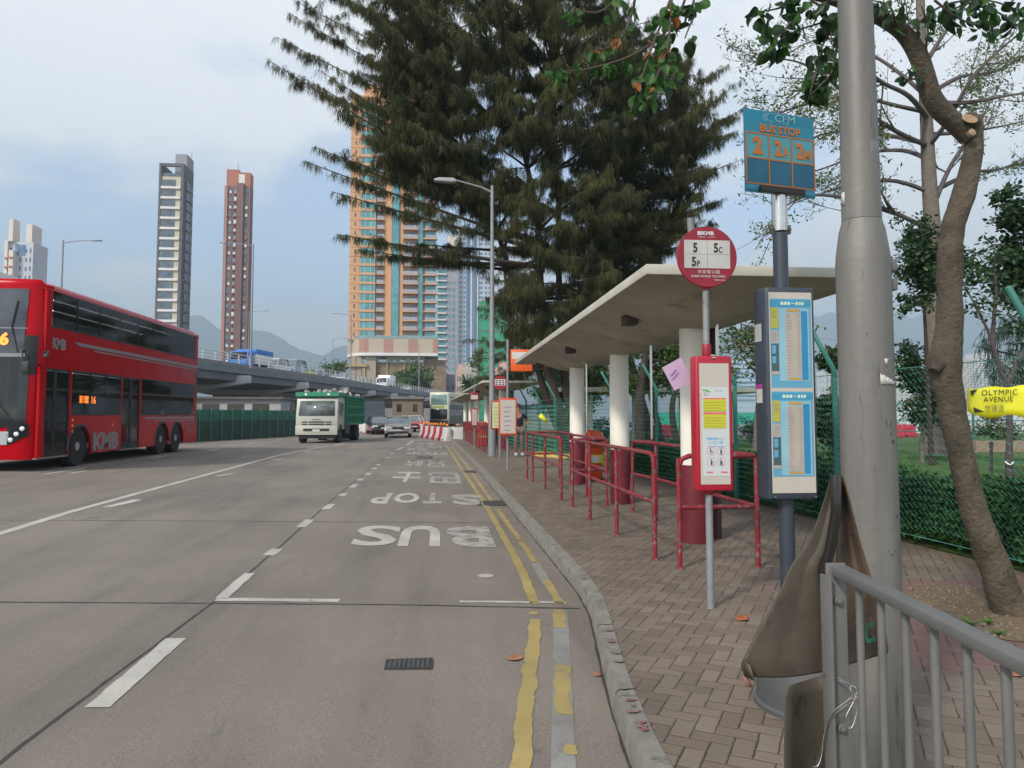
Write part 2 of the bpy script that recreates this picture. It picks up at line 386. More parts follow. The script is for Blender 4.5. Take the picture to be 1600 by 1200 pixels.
    def build(s, name, m, parent=None, world=False, loc=None, bevel=0, smooth=True, seg=2, solid=0, fixn=True, M=None):
        me = bpy.data.meshes.new(name)
        off = Vector((0, 0, 0))
        if loc is not None: off = Vector(loc)
        elif world and parent is not None: off = Vector(parent.location)
        vs = [(v[0] - off.x, v[1] - off.y, v[2] - off.z) for v in s.v]
        if M is not None: vs = [tuple(M @ Vector(v)) for v in vs]
        me.from_pydata(vs, [], s.f)
        ms = m if isinstance(m, (list, tuple)) else [m]
        for q in ms: me.materials.append(q)
        if len(ms) > 1: me.polygons.foreach_set('material_index', s.mi)
        if bevel or fixn:
            bm = bmesh.new(); bm.from_mesh(me)
            if fixn: bmesh.ops.recalc_face_normals(bm, faces=bm.faces)
            if bevel:
                es = [e for e in bm.edges if len(e.link_faces) == 2 and e.calc_face_angle(0) > 0.5]
                bmesh.ops.bevel(bm, geom=es, offset=bevel, segments=seg, affect='EDGES', profile=0.5, clamp_overlap=True)
            bm.to_mesh(me); bm.free()
        if smooth:
            me.polygons.foreach_set('use_smooth', [True] * len(me.polygons))
            me.set_sharp_from_angle(angle=R(35))
        me.update()
        o = bpy.data.objects.new(name, me); C.objects.link(o)
        if solid:
            md = o.modifiers.new('solid', 'SOLIDIFY'); md.thickness = solid; md.offset = 0
        if loc is not None: o.location = loc
        if parent is not None: o.parent = parent
        return o

def _parts(s, name, m, parent=None, **k):
    first = None; st = s.st + [(len(s.v), len(s.f))]
    for (v0, f0), (v1, f1) in zip(st, st[1:]):
        q = MB(); q.v = s.v[v0:v1]; q.f = [tuple(i - v0 for i in f) for f in s.f[f0:f1]]; q.mi = [0] * len(q.f)
        o = q.build(name, m, parent, **k); first = first or o
    return first
MB.parts = _parts

def npmesh(name, verts, faces4, m, parent=None, off=(0, 0, 0), tri=False):
    """fast mesh from numpy arrays; faces4 (n,k)"""
    me = bpy.data.meshes.new(name); n, k = faces4.shape
    me.vertices.add(len(verts)); me.vertices.foreach_set('co', (verts - np.array(off)).astype(np.float32).ravel())
    me.loops.add(n * k); me.loops.foreach_set('vertex_index', faces4.astype(np.int32).ravel())
    me.polygons.add(n); me.polygons.foreach_set('loop_start', np.arange(0, n * k, k, dtype=np.int32)); me.polygons.foreach_set('loop_total', np.full(n, k, dtype=np.int32))
    me.materials.append(m); me.update(calc_edges=True); me.validate()
    o = bpy.data.objects.new(name, me); C.objects.link(o)
    if parent is not None: o.parent = parent
    return o

# lettering -----------------------------------------------------------------
def textverts(s, bold=0.0, shear=0, res=3, spacing=1.0):
    cu = bpy.data.curves.new('t', 'FONT'); cu.body = s; cu.offset = bold; cu.resolution_u = res; cu.shear = shear; cu.space_character = spacing
    o = bpy.data.objects.new('t', cu); C.objects.link(o)
    dg = bpy.context.evaluated_depsgraph_get(); me = bpy.data.meshes.new_from_object(o.evaluated_get(dg))
    vs = np.array([v.co[:] for v in me.vertices]).reshape(-1, 3); fs = [tuple(p.vertices) for p in me.polygons]
    bpy.data.objects.remove(o); bpy.data.curves.remove(cu); bpy.data.meshes.remove(me)
    mn, mxx = vs.min(0), vs.max(0); vs = (vs - mn) / np.maximum(mxx - mn, 1e-6)
    return vs, fs, (mxx - mn)
def text_into(mb, s, o, ux, uz, bold=0.0, **k):
    """text fitted into the parallelogram o + a*ux + b*uz"""
    vs, fs, sz = textverts(s, bold, **k); o, ux, uz = Vector(o), Vector(ux), Vector(uz)
    mb.add([o + ux * v[0] + uz * v[1] for v in vs], fs)
def text_h(mb, s, o, dirx, dirz, h, bold=0.0, anchor=0.0, wscale=1.0, **k):
    vs, fs, sz = textverts(s, bold, **k); o, dirx, dirz = Vector(o), Vector(dirx), Vector(dirz)
    wd = h * sz[0] / sz[1] * wscale
    mb.add([o + dirx * ((v[0] - anchor) * wd) + dirz * (v[1] * h) for v in vs], fs)
    return wd

# =================================================================== THE SETTING
def sst(a, b, x):
    t = min(1, max(0, (x - a) / (b - a))); return t * t * (3 - 2 * t)
def road_z(x, y):
    s_ = 0.025 * (1 - sst(27, 42, y))
    return s_ * min(12.5, max(-0.5, 1.15 - x))
KERB = [(0.78, -6), (0.80, 2.5), (0.84, 3.3), (0.89, 3.83), (0.965, 4.41), (1.05, 5.0), (1.15, 5.7), (1.19, 6.4), (1.18, 7.7), (1.15, 10.6), (1.10, 14.5),
        (0.98, 21.4), (0.82, 31.6), (0.65, 39.0), (0.40, 50), (-0.3, 70), (-1.5, 95), (-3, 130)]
PZ = 0.13
def kx(y):
    for (x0, y0), (x1, y1) in zip(KERB, KERB[1:]):
        if y <= y1: return x0 + (x1 - x0) * (y - y0) / (y1 - y0)
    return KERB[-1][0]
g = MB(); g.sheet([[(-9000, -200, -0.12), (-9000, 12000, -0.12)], [(9000, -200, -0.12), (9000, 12000, -0.12)]])
tag(g.build('ground', M_ground), kind='structure')
ys = [-6 + 1.0 * i for i in range(0, 70)] + [66 + 6 * i for i in range(0, 16)]
rd = MB(); rows = []
for y in ys:
    xe = kx(y); rows.append([(x, y, road_z(x, y)) for x in (-60, -30, -16, -11.35)] + [(-11.35 + (xe + 11.35) * q / 6, y, road_z(-11.35 + (xe + 11.35) * q / 6, y)) for q in range(1, 7)] + [(xe + 0.05, y, road_z(xe, y))])
rd.sheet(rows); tag(rd.build('road', M_road), kind='structure')
def offs(poly, d):
    out = []
    for i, p in enumerate(poly):
        a = Vector(poly[max(0, i - 1)]); b = Vector(poly[min(len(poly) - 1, i + 1)]); t = (b - a).normalized()
        out.append((p[0] + t.y * d, p[1] - t.x * d))
    return out
# kerb stones: one long run, cut every metre by a joint, rounded upper arris
fine = []
for (x0, y0), (x1, y1) in zip(KERB, KERB[1:]):
    n = max(1, int((y1 - y0) / 0.4))
    for i in range(n): fine.append((x0 + (x1 - x0) * i / n, y0 + (y1 - y0) * i / n))
fine.append(KERB[-1])
prof = [(0.0, -0.08), (0.012, 0.108), (0.026, 0.130), (0.108, 0.1365), (0.109, 0.1)]
kb = MB(); rows = []
for d, z in prof:
    rows.append([(x + 0.003 * noise.noise(Vector((x * 3, y * 1.3, d * 9))), y, (z + 0.0015 * noise.noise(Vector((d * 30, y * 3, 1)))) if z > 0 else z) for x, y in offs(fine, d)])
kb.sheet(rows); tag(kb.build('kerb', M_kerb), kind='structure')
kj = MB(); acc = 0; off0 = fine; P1 = offs(fine, 0.11)
for i in range(1, len(fine)):
    acc += (Vector(fine[i]) - Vector(fine[i - 1])).length
    if acc > 0.92:
        acc = 0
        for (da, za), (db, zb) in zip(prof[:-1], prof[1:-1]):
            pass
        t = (Vector(fine[min(i + 1, len(fine) - 1)]) - Vector(fine[i - 1])).normalized(); nx, ny = t.y, -t.x
        x, y = fine[i]
        if y > 45: break
        ring = [(d, z + 0.0035) if z > 0.1 else (d - 0.003, z) for d, z in prof[:-1]]
        kj.sheet([[(x + nx * d + t.x * e, y + ny * d + t.y * e, z) for d, z in ring] for e in (-0.005, 0.005)])
tag(kj.build('kerb_joint', M_joint, fixn=False), kind='structure')
pv = MB(); P2 = offs(fine, 0.105)
pv.sheet([[(x, y, PZ) for x, y in P2], [(x, y, PZ) for x, y in [(5.6 if y < 16 else 5.2, y) for x, y in P2]]])
tag(pv.build('pavement', M_paver), kind='structure')
# ---- fence line (chain link at the back of the pavement)
FENCE = [(5.15, -2), (5.15, 6.0), (5.05, 8.0), (4.92, 12.0), (4.6, 16.0), (4.1, 20.5), (3.75, 24.0), (3.45, 30.0), (3.1, 40), (2.6, 55)]
def fx_(y):
    for (x0, y0), (x1, y1) in zip(FENCE, FENCE[1:]):
        if y <= y1: return x0 + (x1 - x0) * (y - y0) / (y1 - y0)
    return FENCE[-1][0]
lw = MB(); rows = []
yy = [-4 + 0.8 * i for i in range(0, 90)]
for y in yy:
    rows.append([(fx_(y) + dx_, y, (PZ + 0.012) + (0.06 * (noise.noise(Vector((dx_ * .3, y * .3, 0))) + 0.3) if dx_ > 0.5 else 0)) for dx_ in (0.12, 0.6, 1.5, 3, 6, 10, 18, 30, 45)])
lw.sheet(rows); tag(lw.build('lawn', M_lawn), kind='structure')
# lawn blades
def blades(n, xr, yr, zf, h, wd, name, m):
    px_ = RNG.uniform(*xr, n); py_ = RNG.uniform(*yr, n) ** 1.0
    px_ = px_ + np.array([fx_(y) for y in py_]); ang = RNG.uniform(0, 6.28, n); hh = h * RNG.uniform(0.5, 1.3, n); le = RNG.uniform(-0.6, 0.6, (n, 2)) * hh[:, None]
    z0 = np.full(n, zf); dxx, dyy = np.cos(ang) * wd, np.sin(ang) * wd
    V_ = np.stack([np.stack([px_ - dxx, py_ - dyy, z0], 1), np.stack([px_ + dxx, py_ + dyy, z0], 1), np.stack([px_ + le[:, 0], py_ + le[:, 1], z0 + hh], 1)], 1).reshape(-1, 3)
    return npmesh(name, V_, np.arange(3 * n).reshape(-1, 3), m)
tag(blades(45000, (0.9, 14), (5, 34), PZ, 0.09, 0.012, 'grass', leafmat('grass blades', (0.04, 0.10, 0.016), (0.09, 0.18, 0.034), 0.7, 0.2)), kind='stuff')

# ---- markings on the road (sheets 4 mm above it)
def ribbon(mb, pts, wd, dz=0.004, rag=0.0, seg=0.25, gaps=(), left=None):
    """ragged strip along pts (x, y)"""
    P = []
    for (x0, y0), (x1, y1) in zip(pts, pts[1:]):
        L = math.hypot(x1 - x0, y1 - y0); n = max(1, int(L / seg))
        for i in range(n): P.append((x0 + (x1 - x0) * i / n, y0 + (y1 - y0) * i / n))
    P.append(pts[-1]); A = []; B = []
    for i, p in enumerate(P):
        a = Vector(P[max(0, i - 1)]); b = Vector(P[min(len(P) - 1, i + 1)]); t = (b - a).normalized(); nx, ny = t.y, -t.x
        r0 = rag * noise.noise(Vector((p[0] * 7, p[1] * 6.1, 0.3))) + rag * 0.6 * noise.noise(Vector((p[0] * 31, p[1] * 27, 4)))
        r1 = rag * noise.noise(Vector((p[0] * 6, p[1] * 5.3, 7.7))) + rag * 0.6 * noise.noise(Vector((p[0] * 29, p[1] * 31, 9)))
        x, y = p[0] - nx * (wd / 2 + r0), p[1] - ny * (wd / 2 + r0); A.append((x, y, road_z(x, y) + dz))
        x, y = p[0] + nx * (wd / 2 + r1), p[1] + ny * (wd / 2 + r1); B.append((x, y, road_z(x, y) + dz))
    for i in range(len(P) - 1):
        if any(g0 <= P[i][1] < g1 for g0, g1 in gaps): continue
        mb.add([A[i], A[i + 1], B[i + 1], B[i]], [(0, 1, 2, 3)])
def GP(px, py):
    p = gz(px, py, 0.0)
    for _ in range(6): p = gz(px, py, road_z(p.x, p.y))
    return (p.x, p.y)
def structmesh(mb, name, m): return tag(mb.build(name, m, fixn=False, smooth=False), kind='structure')
yi = [GP(*p) for p in [(817, 1250), (813, 1200), (822, 1100), (832, 1020), (836, 968)]]
yo = [GP(*p) for p in [(882, 1250), (880, 1200), (879, 1115), (879, 1040), (875, 953)]]
mb = MB(); ribbon(mb, yi, 0.088, rag=0.018, seg=0.04); ribbon(mb, [GP(832, 961), GP(832, 956)], 0.07, rag=0.02, seg=0.03)
ribbon(mb, [GP(880, 1117), GP(878, 1040)], 0.085, rag=0.022, seg=0.03)
ribbon(mb, [GP(875, 981), GP(873, 953)], 0.09, rag=0.02, seg=0.03); ribbon(mb, [GP(893, 1180), GP(892, 1165)], 0.045, rag=0.03, seg=0.02)
inner = [GP(*p) for p in [(836, 944), (819, 900), (800, 862), (770, 808), (745, 768), (720, 731), (700, 700), (697, 696)]]
outer = [GP(*p) for p in [(874, 944), (853, 905), (836, 880), (808, 838), (780, 800), (750, 757), (725, 722), (706, 698)]]
ribbon(mb, inner, 0.085, rag=0.010, seg=0.06); ribbon(mb, outer, 0.072, rag=0.016, seg=0.05, gaps=((6.9, 7.75), (9.0, 9.1), (12.1, 12.6)))
structmesh(mb, 'yellow_lines', M_ymark)
mb = MB(); ribbon(mb, yo, 0.11, dz=0.0025, rag=0.004); ribbon(mb, [GP(857, 915), GP(836, 880)], 0.09, dz=0.0025)
structmesh(mb, 'old_line_trace', M_ghost)
mb = MB()
ribbon(mb, [GP(0, 834 + 0), GP(110, 800), GP(215, 771), GP(330, 740), GP(430, 713), GP(515, 697)], 0.13, rag=0.006, seg=0.3)
e0 = GP(0, 834); e1 = GP(110, 800); ribbon(mb, [(e0[0] - (e1[0] - e0[0]) * 3, e0[1] - (e1[1] - e0[1]) * 3), e0], 0.13, rag=0.006)
for a, b in (((166, 793), (216, 781)), ((338, 744), (364, 740)), ((424, 719), (440, 717)), ((475, 706), (486, 704)), ((520, 696), (545, 691))):
    ribbon(mb, [GP(*a), GP(*b)], 0.15, rag=0.008, seg=0.1)
structmesh(mb, 'lane_line', M_mark)
mb = MB()
for a, b in (((135, 738 - 2), (110, 738 + 2)), ((262, 731 - 19), (235, 716)), ((345, 701), (325, 704)), ((395, 692), (382, 694)), ((430, 688), (440, 687)), ((70, 741), (135, 731))):
    ribbon(mb, [GP(*a), GP(*b)], 0.12, rag=0.006, seg=0.1)
structmesh(mb, 'far_lane_dashes', M_mark)
mb = MB()
ribbon(mb, [GP(152, 1106), GP(275, 998)], 0.125, rag=0.008, seg=0.05)
ribbon(mb, [GP(345, 936), GP(390, 896)], 0.10, rag=0.008, seg=0.05)
for a, b in (((419, 868), (434, 858)), ((470, 824), (484, 812)), ((508, 796), (518, 788)), ((533, 775), (538, 771)), ((549, 762), (556, 757)), ((561, 751), (565, 748)), ((573, 742), (577, 739)), ((583, 733), (586, 731)),
             ((590, 727), (592, 725.5)), ((604, 716), (605, 715)), ((611, 709), (613, 708)), ((620, 703), (630, 699)), ((635, 695), (645, 689))):
    ribbon(mb, [GP(*a), GP(*b)], 0.13, rag=0.008, seg=0.05)
ribbon(mb, [GP(338, 937), GP(530, 939)], 0.10, rag=0.01, seg=0.05); ribbon(mb, [GP(718, 940), GP(884, 942)], 0.055, rag=0.018, seg=0.03)
c = GP(759, 900); b0 = len(mb.v)
mb.add([(c[0] + 0.075 * math.cos(a) * (1 + 0.05 * math.sin(5 * a)), c[1] + 0.085 * math.sin(a), road_z(*c) + 0.004) for a in [i * math.pi / 10 for i in range(20)]], [tuple(range(20))])
structmesh(mb, 'bay_outline', M_mark)
# lettering on the road, read by oncoming drivers
def roadtext(mb, s, pa, pb, bold=0.03, **k):
    """pa: image lower-left corner, pb: image upper-right corner; the word is turned by 180 degrees"""
    a = Vector((*GP(*pa), 0)); b = Vector((*GP(*pb), 0)); a.z = road_z(a.x, a.y) + 0.005; b.z = road_z(b.x, b.y) + 0.005
    text_into(mb, s, (b.x, b.y, b.z), (a.x - b.x, 0, a.z - b.z), (0, a.y - b.y, 0), bold, **k)
mb = MB(); roadtext(mb, 'S', (541, 853), (628, 822), 0.02); roadtext(mb, 'U', (620, 854), (688, 822), 0.035)
roadtext(mb, 'O', (612, 786), (657, 771), 0.03); roadtext(mb, 'P', (575, 787), (614, 771), 0.03)
roadtext(mb, '士', (608, 753), (660, 738), 0.03); 
structmesh(mb, 'road_lettering', M_mark)
mb = MB(); roadtext(mb, 'B', (698, 855), (762, 823), 0.035); roadtext(mb, 'T', (660, 787), (690, 771), 0.05); roadtext(mb, 'S', (706, 789), (750, 773), 0.05)
roadtext(mb, '巴', (665, 755), (716, 739), 0.02); roadtext(mb, '站', (630, 729), (664, 719), 0.03); roadtext(mb, '只', (664, 729), (698, 720), 0.02)
roadtext(mb, 'STOP', (634, 710), (700, 706.5), 0.04); roadtext(mb, 'BUS', (634, 703.5), (668, 701), 0.04); roadtext(mb, '士', (642, 699.5), (664, 697), 0.03); roadtext(mb, '巴', (668, 700), (690, 697), 0.03); roadtext(mb, '站', (650, 695), (680, 692), 0.03)
structmesh(mb, 'worn_road_lettering', M_markworn)
# joints between the concrete slabs
mb = MB()
ribbon(mb, [GP(-60, 1240), GP(40, 1160), GP(200, 1040), GP(338, 938), GP(400, 886), GP(440, 852), GP(520, 780), GP(575, 736), GP(610, 708), GP(640, 690)], 0.022, dz=0.0015, rag=0.006, seg=0.06)
ribbon(mb, [GP(-300, 938), GP(0, 941), GP(338, 943), GP(620, 945), GP(905, 951)], 0.028, dz=0.002, rag=0.010, seg=0.05)
ribbon(mb, [GP(-200, 812), GP(300, 814), GP(600, 816), GP(760, 817), GP(812, 818)], 0.02, dz=0.002, rag=0.006, seg=0.1)
ribbon(mb, [GP(600, 716), GP(660, 718), GP(735, 719)], 0.03, dz=0.002, rag=0.006, seg=0.1)
ribbon(mb, [GP(0, 747), GP(135, 731), GP(230, 713)], 0.02, dz=0.002, rag=0.004, seg=0.2)
ribbon(mb, [(x - 0.006, y) for x, y in fine if -2 < y < 30], 0.013, dz=0.003, rag=0.006, seg=0.06)
structmesh(mb, 'slab_joint', M_joint)
# pink spray marks on the kerb
mb = MB()
def blob(mb, c, rx, ry, z, seed=0, n=26, rz=0):
    vs = []
    for i in range(n):
        a = 2 * math.pi * i / n; r = 1 + 0.35 * noise.noise(Vector((math.cos(a) * 1.5, math.sin(a) * 1.5, seed)))
        x, y = rx * r * math.cos(a), ry * r * math.sin(a)
        vs.append((c[0] + x * math.cos(rz) - y * math.sin(rz), c[1] + x * math.sin(rz) + y * math.cos(rz), z))
    mb.add(vs, [tuple(range(n))])
for i, (px, py, a, b) in enumerate([(953, 985, .05, .012), (956, 1002, .04, .02), (963, 1018, .05, .03), (967, 1033, .05, .014), (975, 1075, .03, .018), (986, 1094, .05, .008), (990, 1103, .02, .008), (990, 1112, .055, .01),
                                     (1000, 1128, .05, .014), (1002, 1135, .04, .012), (1008, 1140, .03, .01), (1010, 1050, 0, 0)]):
    if a: p = gz(px, py, 0.138); blob(mb, p, a * .62, b * 1.7, 0.1425, i)
structmesh(mb, 'kerb_spray_mark', M_pinkpaint)
# tree pit
mb = MB(); blob(mb, (4.0, 5.1), 0.72, 0.78, PZ + 0.006, 3, 60); tag(mb.build('tree_pit_soil', M_soil, fixn=False), kind='structure')
pit_peb = MB()
for i in range(420):
    a = random.uniform(0, 6.28); r = 0.8 * math.sqrt(random.random()); c = (4.0 + r * math.cos(a) * .92, 5.1 + r * math.sin(a), PZ + 0.01); s_ = random.uniform(0.006, 0.016)
    pit_peb.box(c, (s_ * 1.6, s_ * 1.2, s_), random.uniform(0, 3))
tag(pit_peb.build('pebbles', mat('pebbles', (0.20, 0.16, 0.11), 0.9, 0, 0.4, 30), fixn=False), kind='stuff')
# ---- hills
def hill(name, prof, Y, m):
    mb = MB(); top = []
    for px, py in prof: top.append(at(px, py, Y))
    P = []
    for a, b in zip(top, top[1:]):
        for q in range(6): P.append(a.lerp(b, q / 6))
    P.append(top[-1]); rows = []
    for k in range(9):
        u = k / 8; rows.append([(p.x, Y - 900 * (1 - u), -5 + (p.z + 5) * (u ** 1.2) * (1 + (0.10 * noise.noise(Vector((p.x / 160, u * 3, 5))) if k else 0)) * (1 + 0.02 * noise.noise(Vector((p.x / 60, u * 9, 2))))) for p in P])
    for u in (0.5, 0.0): rows.append([(p.x, Y + 700 * (1 - u), -5 + (p.z + 5) * u) for p in P])
    mb.sheet(rows); return tag(mb.build(name, m), kind='structure')
M_hill = mat('wooded hillside', (0.045, 0.07, 0.045), 0.95, 0, 0.4, 0.004)
hill('hills', [(-500, 520), (-200, 500), (100, 520), (230, 505), (300, 498), (318, 498), (345, 506), (390, 514), (420, 521), (445, 530), (468, 546), (490, 552), (503, 555), (520, 549), (545, 541), (600, 546), (700, 560), (900, 575)], 5200, M_hill)
hill('far_hills', [(900, 560), (1100, 520), (1230, 500), (1290, 488), (1340, 482), (1440, 492), (1520, 486), (1600, 498), (1750, 520), (2000, 540)], 5800, M_hill)

# =================================================================== NEAR STREET FURNITURE
def curve(pts, n=8):
    P = [Vector(p) for p in pts]; out = []
    for i in range(len(P) - 1):
        a, b, c_, d = P[max(i - 1, 0)], P[i], P[i + 1], P[min(i + 2, len(P) - 1)]
        for k in range(n):
            t = k / n; out.append(0.5 * ((2 * b) + (c_ - a) * t + (2 * a - 5 * b + 4 * c_ - d) * t * t + (3 * b - a - 3 * c_ + d) * t ** 3))
    out.append(P[-1]); return out
# ---- chain link fence
def fence_sag(y): return PZ + 0.05 + (0.16 * (0.5 + 0.5 * math.sin(y * 1.9 + 0.5)) if y < 9 else 0.02)
fn = empty('chain_link_fence', (5.0, 8.0, PZ), 0, 'green chain link fence with bent post tops between pavement and lawn', 'fence')
M_fence = mat('green plastic coated wire', (0.06, 0.24, 0.19), 0.5, 0, 0.2, 5)
M_fpost = mat('green fence post paint', (0.03, 0.16, 0.13), 0.5, 0, 0.15, 5)
for y in [5.85 + 0.0, 9.0, 12.0, 15.6, 18.4, 21.3, 24.2, 27.0, 30, 33, 36, 39, 42, 46]:
    x = fx_(y); mb = MB(); mb.box((x, y, PZ + 1.0), (0.06, 0.05, 2.0)); mb.box((x, y, PZ), (0.2, 0.2, 0.03))
    mb.path([(x, y, PZ + 1.9), (x - 0.02, y, PZ + 2.02), (x - 0.30, y, PZ + 2.52)], [0.032, 0.034, 0.03], 8)
    mb.build('fence_post', M_fpost, fn, world=True, bevel=0.004, seg=1)
def chain(y0, y1, pitch, r, zt, name='wire_mesh'):
    """woven diamond mesh: each wire zigzags up the fence"""
    mb = MB(); n = int((y1 - y0) / pitch); hz = pitch * 0.5
    for i in range(n + 1):
        ya = y0 + i * pitch; zb = fence_sag(ya) + random.uniform(0, 0.01); k = 0; pts = []
        z = zb
        while z < zt:
            yy_ = ya + (pitch * 0.5 if k % 2 else -pitch * 0.5) * 1.04; x = fx_(yy_) + (0.006 if k % 2 else -0.006) + 0.02 * noise.noise(Vector((yy_ * .8, z * .8, 0)))
            pts.append((x, yy_, z)); z += pitch * 0.52; k += 1
        mb.path(pts, r, 3, cap=False)
    mb.build(name, M_fence, fn, world=True, fixn=False)
chain(5.3, 13.0, 0.075, 0.0030, PZ + 1.95); chain(13.0, 24.0, 0.09, 0.0035, PZ + 1.9); chain(24.0, 46.0, 0.14, 0.007, PZ + 1.85)
mb = MB()
for z in (PZ + 1.93, PZ + 1.0, PZ + 0.12): mb.path([(fx_(y), y, z) for y in (5.3, 6, 8, 12, 16, 20.5, 24, 30, 40, 46)], 0.0045, 5)
mb.parts('line_wire', M_fence, fn, world=True)
for k, z in enumerate((2.5,)):
    pass
# hedge behind the fence
def leafcloud(pts, size, aspect=0.5, normal_up=0.3, jitter=0.4, shape='diamond', droop=0.0):
    n = len(pts); d = RNG.normal(size=(n, 3)); d[:, 2] = d[:, 2] * (1 - normal_up) - droop; d /= np.linalg.norm(d, axis=1)[:, None]
    q = RNG.normal(size=(n, 3)); q -= d * (q * d).sum(1)[:, None]; q /= np.linalg.norm(q, axis=1)[:, None]
    s_ = size * RNG.uniform(1 - jitter, 1 + jitter, n)[:, None]; nrm = np.cross(d, q)
    tip = pts + d * s_; l = pts + d * s_ * 0.45 + q * s_ * aspect * 0.5 + nrm * s_ * 0.06; r = pts + d * s_ * 0.45 - q * s_ * aspect * 0.5 + nrm * s_ * 0.06
    V_ = np.stack([pts, l, tip, r], 1).reshape(-1, 3); return V_, np.arange(4 * n).reshape(-1, 4)
M_hedge = leafmat('hedge leaves', (0.014, 0.048, 0.014), (0.055, 0.145, 0.034), 1.6, 0.15)
M_stemdark = mat('dark twig', (0.035, 0.028, 0.02), 0.9)
hd = empty('hedge', (5.9, 10, PZ), 0, 'dense clipped dark green hedge behind the chain link fence', 'hedge')
n = 65000; yv = RNG.uniform(4.5, 19, n); u = RNG.uniform(0, 1, n); face = RNG.uniform(0, 1, n)
fx0 = np.array([fx_(y) for y in yv]); wd = 1.15; top = 0.72 + 0.08 * np.sin(yv * 1.3) + 0.05 * np.sin(yv * 4.1 + 1)
xv = np.where(face < 0.45, fx0 + 0.10 + np.abs(RNG.normal(0, 0.05, n)), fx0 + 0.12 + u * wd)
zv = np.where(face < 0.45, PZ + 0.10 + (top - 0.1) * u, PZ + top - np.abs(RNG.normal(0, 0.07, n)))
V_, F_ = leafcloud(np.stack([xv, yv, zv], 1), 0.055, 0.6); npmesh('foliage', V_, F_, M_hedge, hd, hd.location)
mb = MB()
for i in range(260):
    y = random.uniform(4.5, 19); x = fx_(y) + random.uniform(0.2, 1.1); p = Vector((x, y, PZ)); q = p + Vector((random.uniform(-.15, .15), random.uniform(-.15, .15), 0.6)); mb.tube(p, q, 0.01, 0.004, 5)
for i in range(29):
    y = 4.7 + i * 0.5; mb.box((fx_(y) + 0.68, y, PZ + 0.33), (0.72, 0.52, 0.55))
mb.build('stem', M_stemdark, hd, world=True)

# ---- the big lamp post
LP = Vector((1.725, 2.85, PZ))
lp = empty('street_lamp', LP, 0, 'big grey foreground lamp post that thickens below its shoulder behind the steel barrier', 'lamp post', 'lamp posts')
mb = MB(); zs = zat(350, 2.85, 1360) - PZ
mb.lathe((0, 0, 0), [(0.16, 0), (0.16, 0.02), (0.108, 0.03), (0.106, 0.8), (0.105, zs - 0.17), (0.102, zs - 0.13), (0.088, zs - 0.03), (0.079, zs), (0.077, zs + 0.01)], 48)
mb.build('pole_base', M_lampbig, lp)
mb = MB(); mb.lathe((0, 0, 0), [(0.0765, zs + 0.012), (0.066, zs + 1.2), (0.056, zs + 3.5), (0.045, 9.6)], 40)
mb.path([(0, 0, 9.4), (-0.5, 0, 9.85), (-1.8, 0, 10.0)], [0.035, 0.03, 0.028], 10); mb.build('pole_shaft', M_lampbig, lp)
mb = MB(); mb.lathe((-2.1, 0, 10.0), [(0.05, -0.06), (0.16, -0.05), (0.17, 0.02), (0.10, 0.09), (0.02, 0.11)], 16); mb.build('lamp_head', M_steelp, lp)
mb = MB()
for dz in (-0.02, 0.06): mb.box((0.105, -0.02, zat(432, 2.85, 1395) - PZ + dz - 0.02), (0.035, 0.05, 0.05))
mb.parts('hinge', M_lampbig, lp, bevel=0.006)
def wrap(mb, r, a0, a1, z0, z1, n=10, cut=None):
    g_ = []
    for i in range(n + 1):
        a = a0 + (a1 - a0) * i / n
        zz = z0 if cut is None else z0 + cut(i / n)
        g_.append([(r * math.cos(a), r * math.sin(a), zz), (r * math.cos(a), r * math.sin(a), z1)])
    mb.sheet(g_)
zz = lambda py: zat(py, 2.74, 1360) - PZ
mb = MB(); wrap(mb, 0.1068, R(-93), R(-52), zz(601), zz(598), 12); 
z1_ = zz(601); g_ = []
for i in range(13):
    a = R(-93) + R(41) * i / 12; g_.append([(0.1068 * math.cos(a), 0.1068 * math.sin(a), z1_), (0.1068 * math.cos(a), 0.1068 * math.sin(a), zz(583 + i * 1.1 + (2 if i % 3 == 1 else 0)))])
mb.sheet(g_); mb.build('torn_sticker', M_plateW, lp, fixn=False, solid=0.001)
mb = MB(); a = R(-83); b = R(-72); zc = zz(570); mb.add([(0.1068 * math.cos(a), 0.1068 * math.sin(a), zz(560)), (0.1068 * math.cos(b), 0.1068 * math.sin(b), zz(560)), (0.1068 * math.cos((a + b) / 2), 0.1068 * math.sin((a + b) / 2), zz(573))], [(0, 1, 2)])
mb.build('triangle_sticker', M_plateW, lp, fixn=False, solid=0.001)
mb = MB(); wrap(mb, 0.0735, R(-86), R(-30), zat(265, 2.8, 1355) - PZ, zat(222, 2.8, 1355) - PZ, 8); mb.build('dark_patch', mat('dark grey paint', (0.12, 0.12, 0.115), 0.6), lp, fixn=False, solid=0.001)
mb = MB(); wrap(mb, 0.078, R(-190), R(-172), zat(315, 2.8, 1325) - PZ, zat(295, 2.8, 1325) - PZ, 4); mb.build('small_label', M_plateW, lp, fixn=False, solid=0.001)

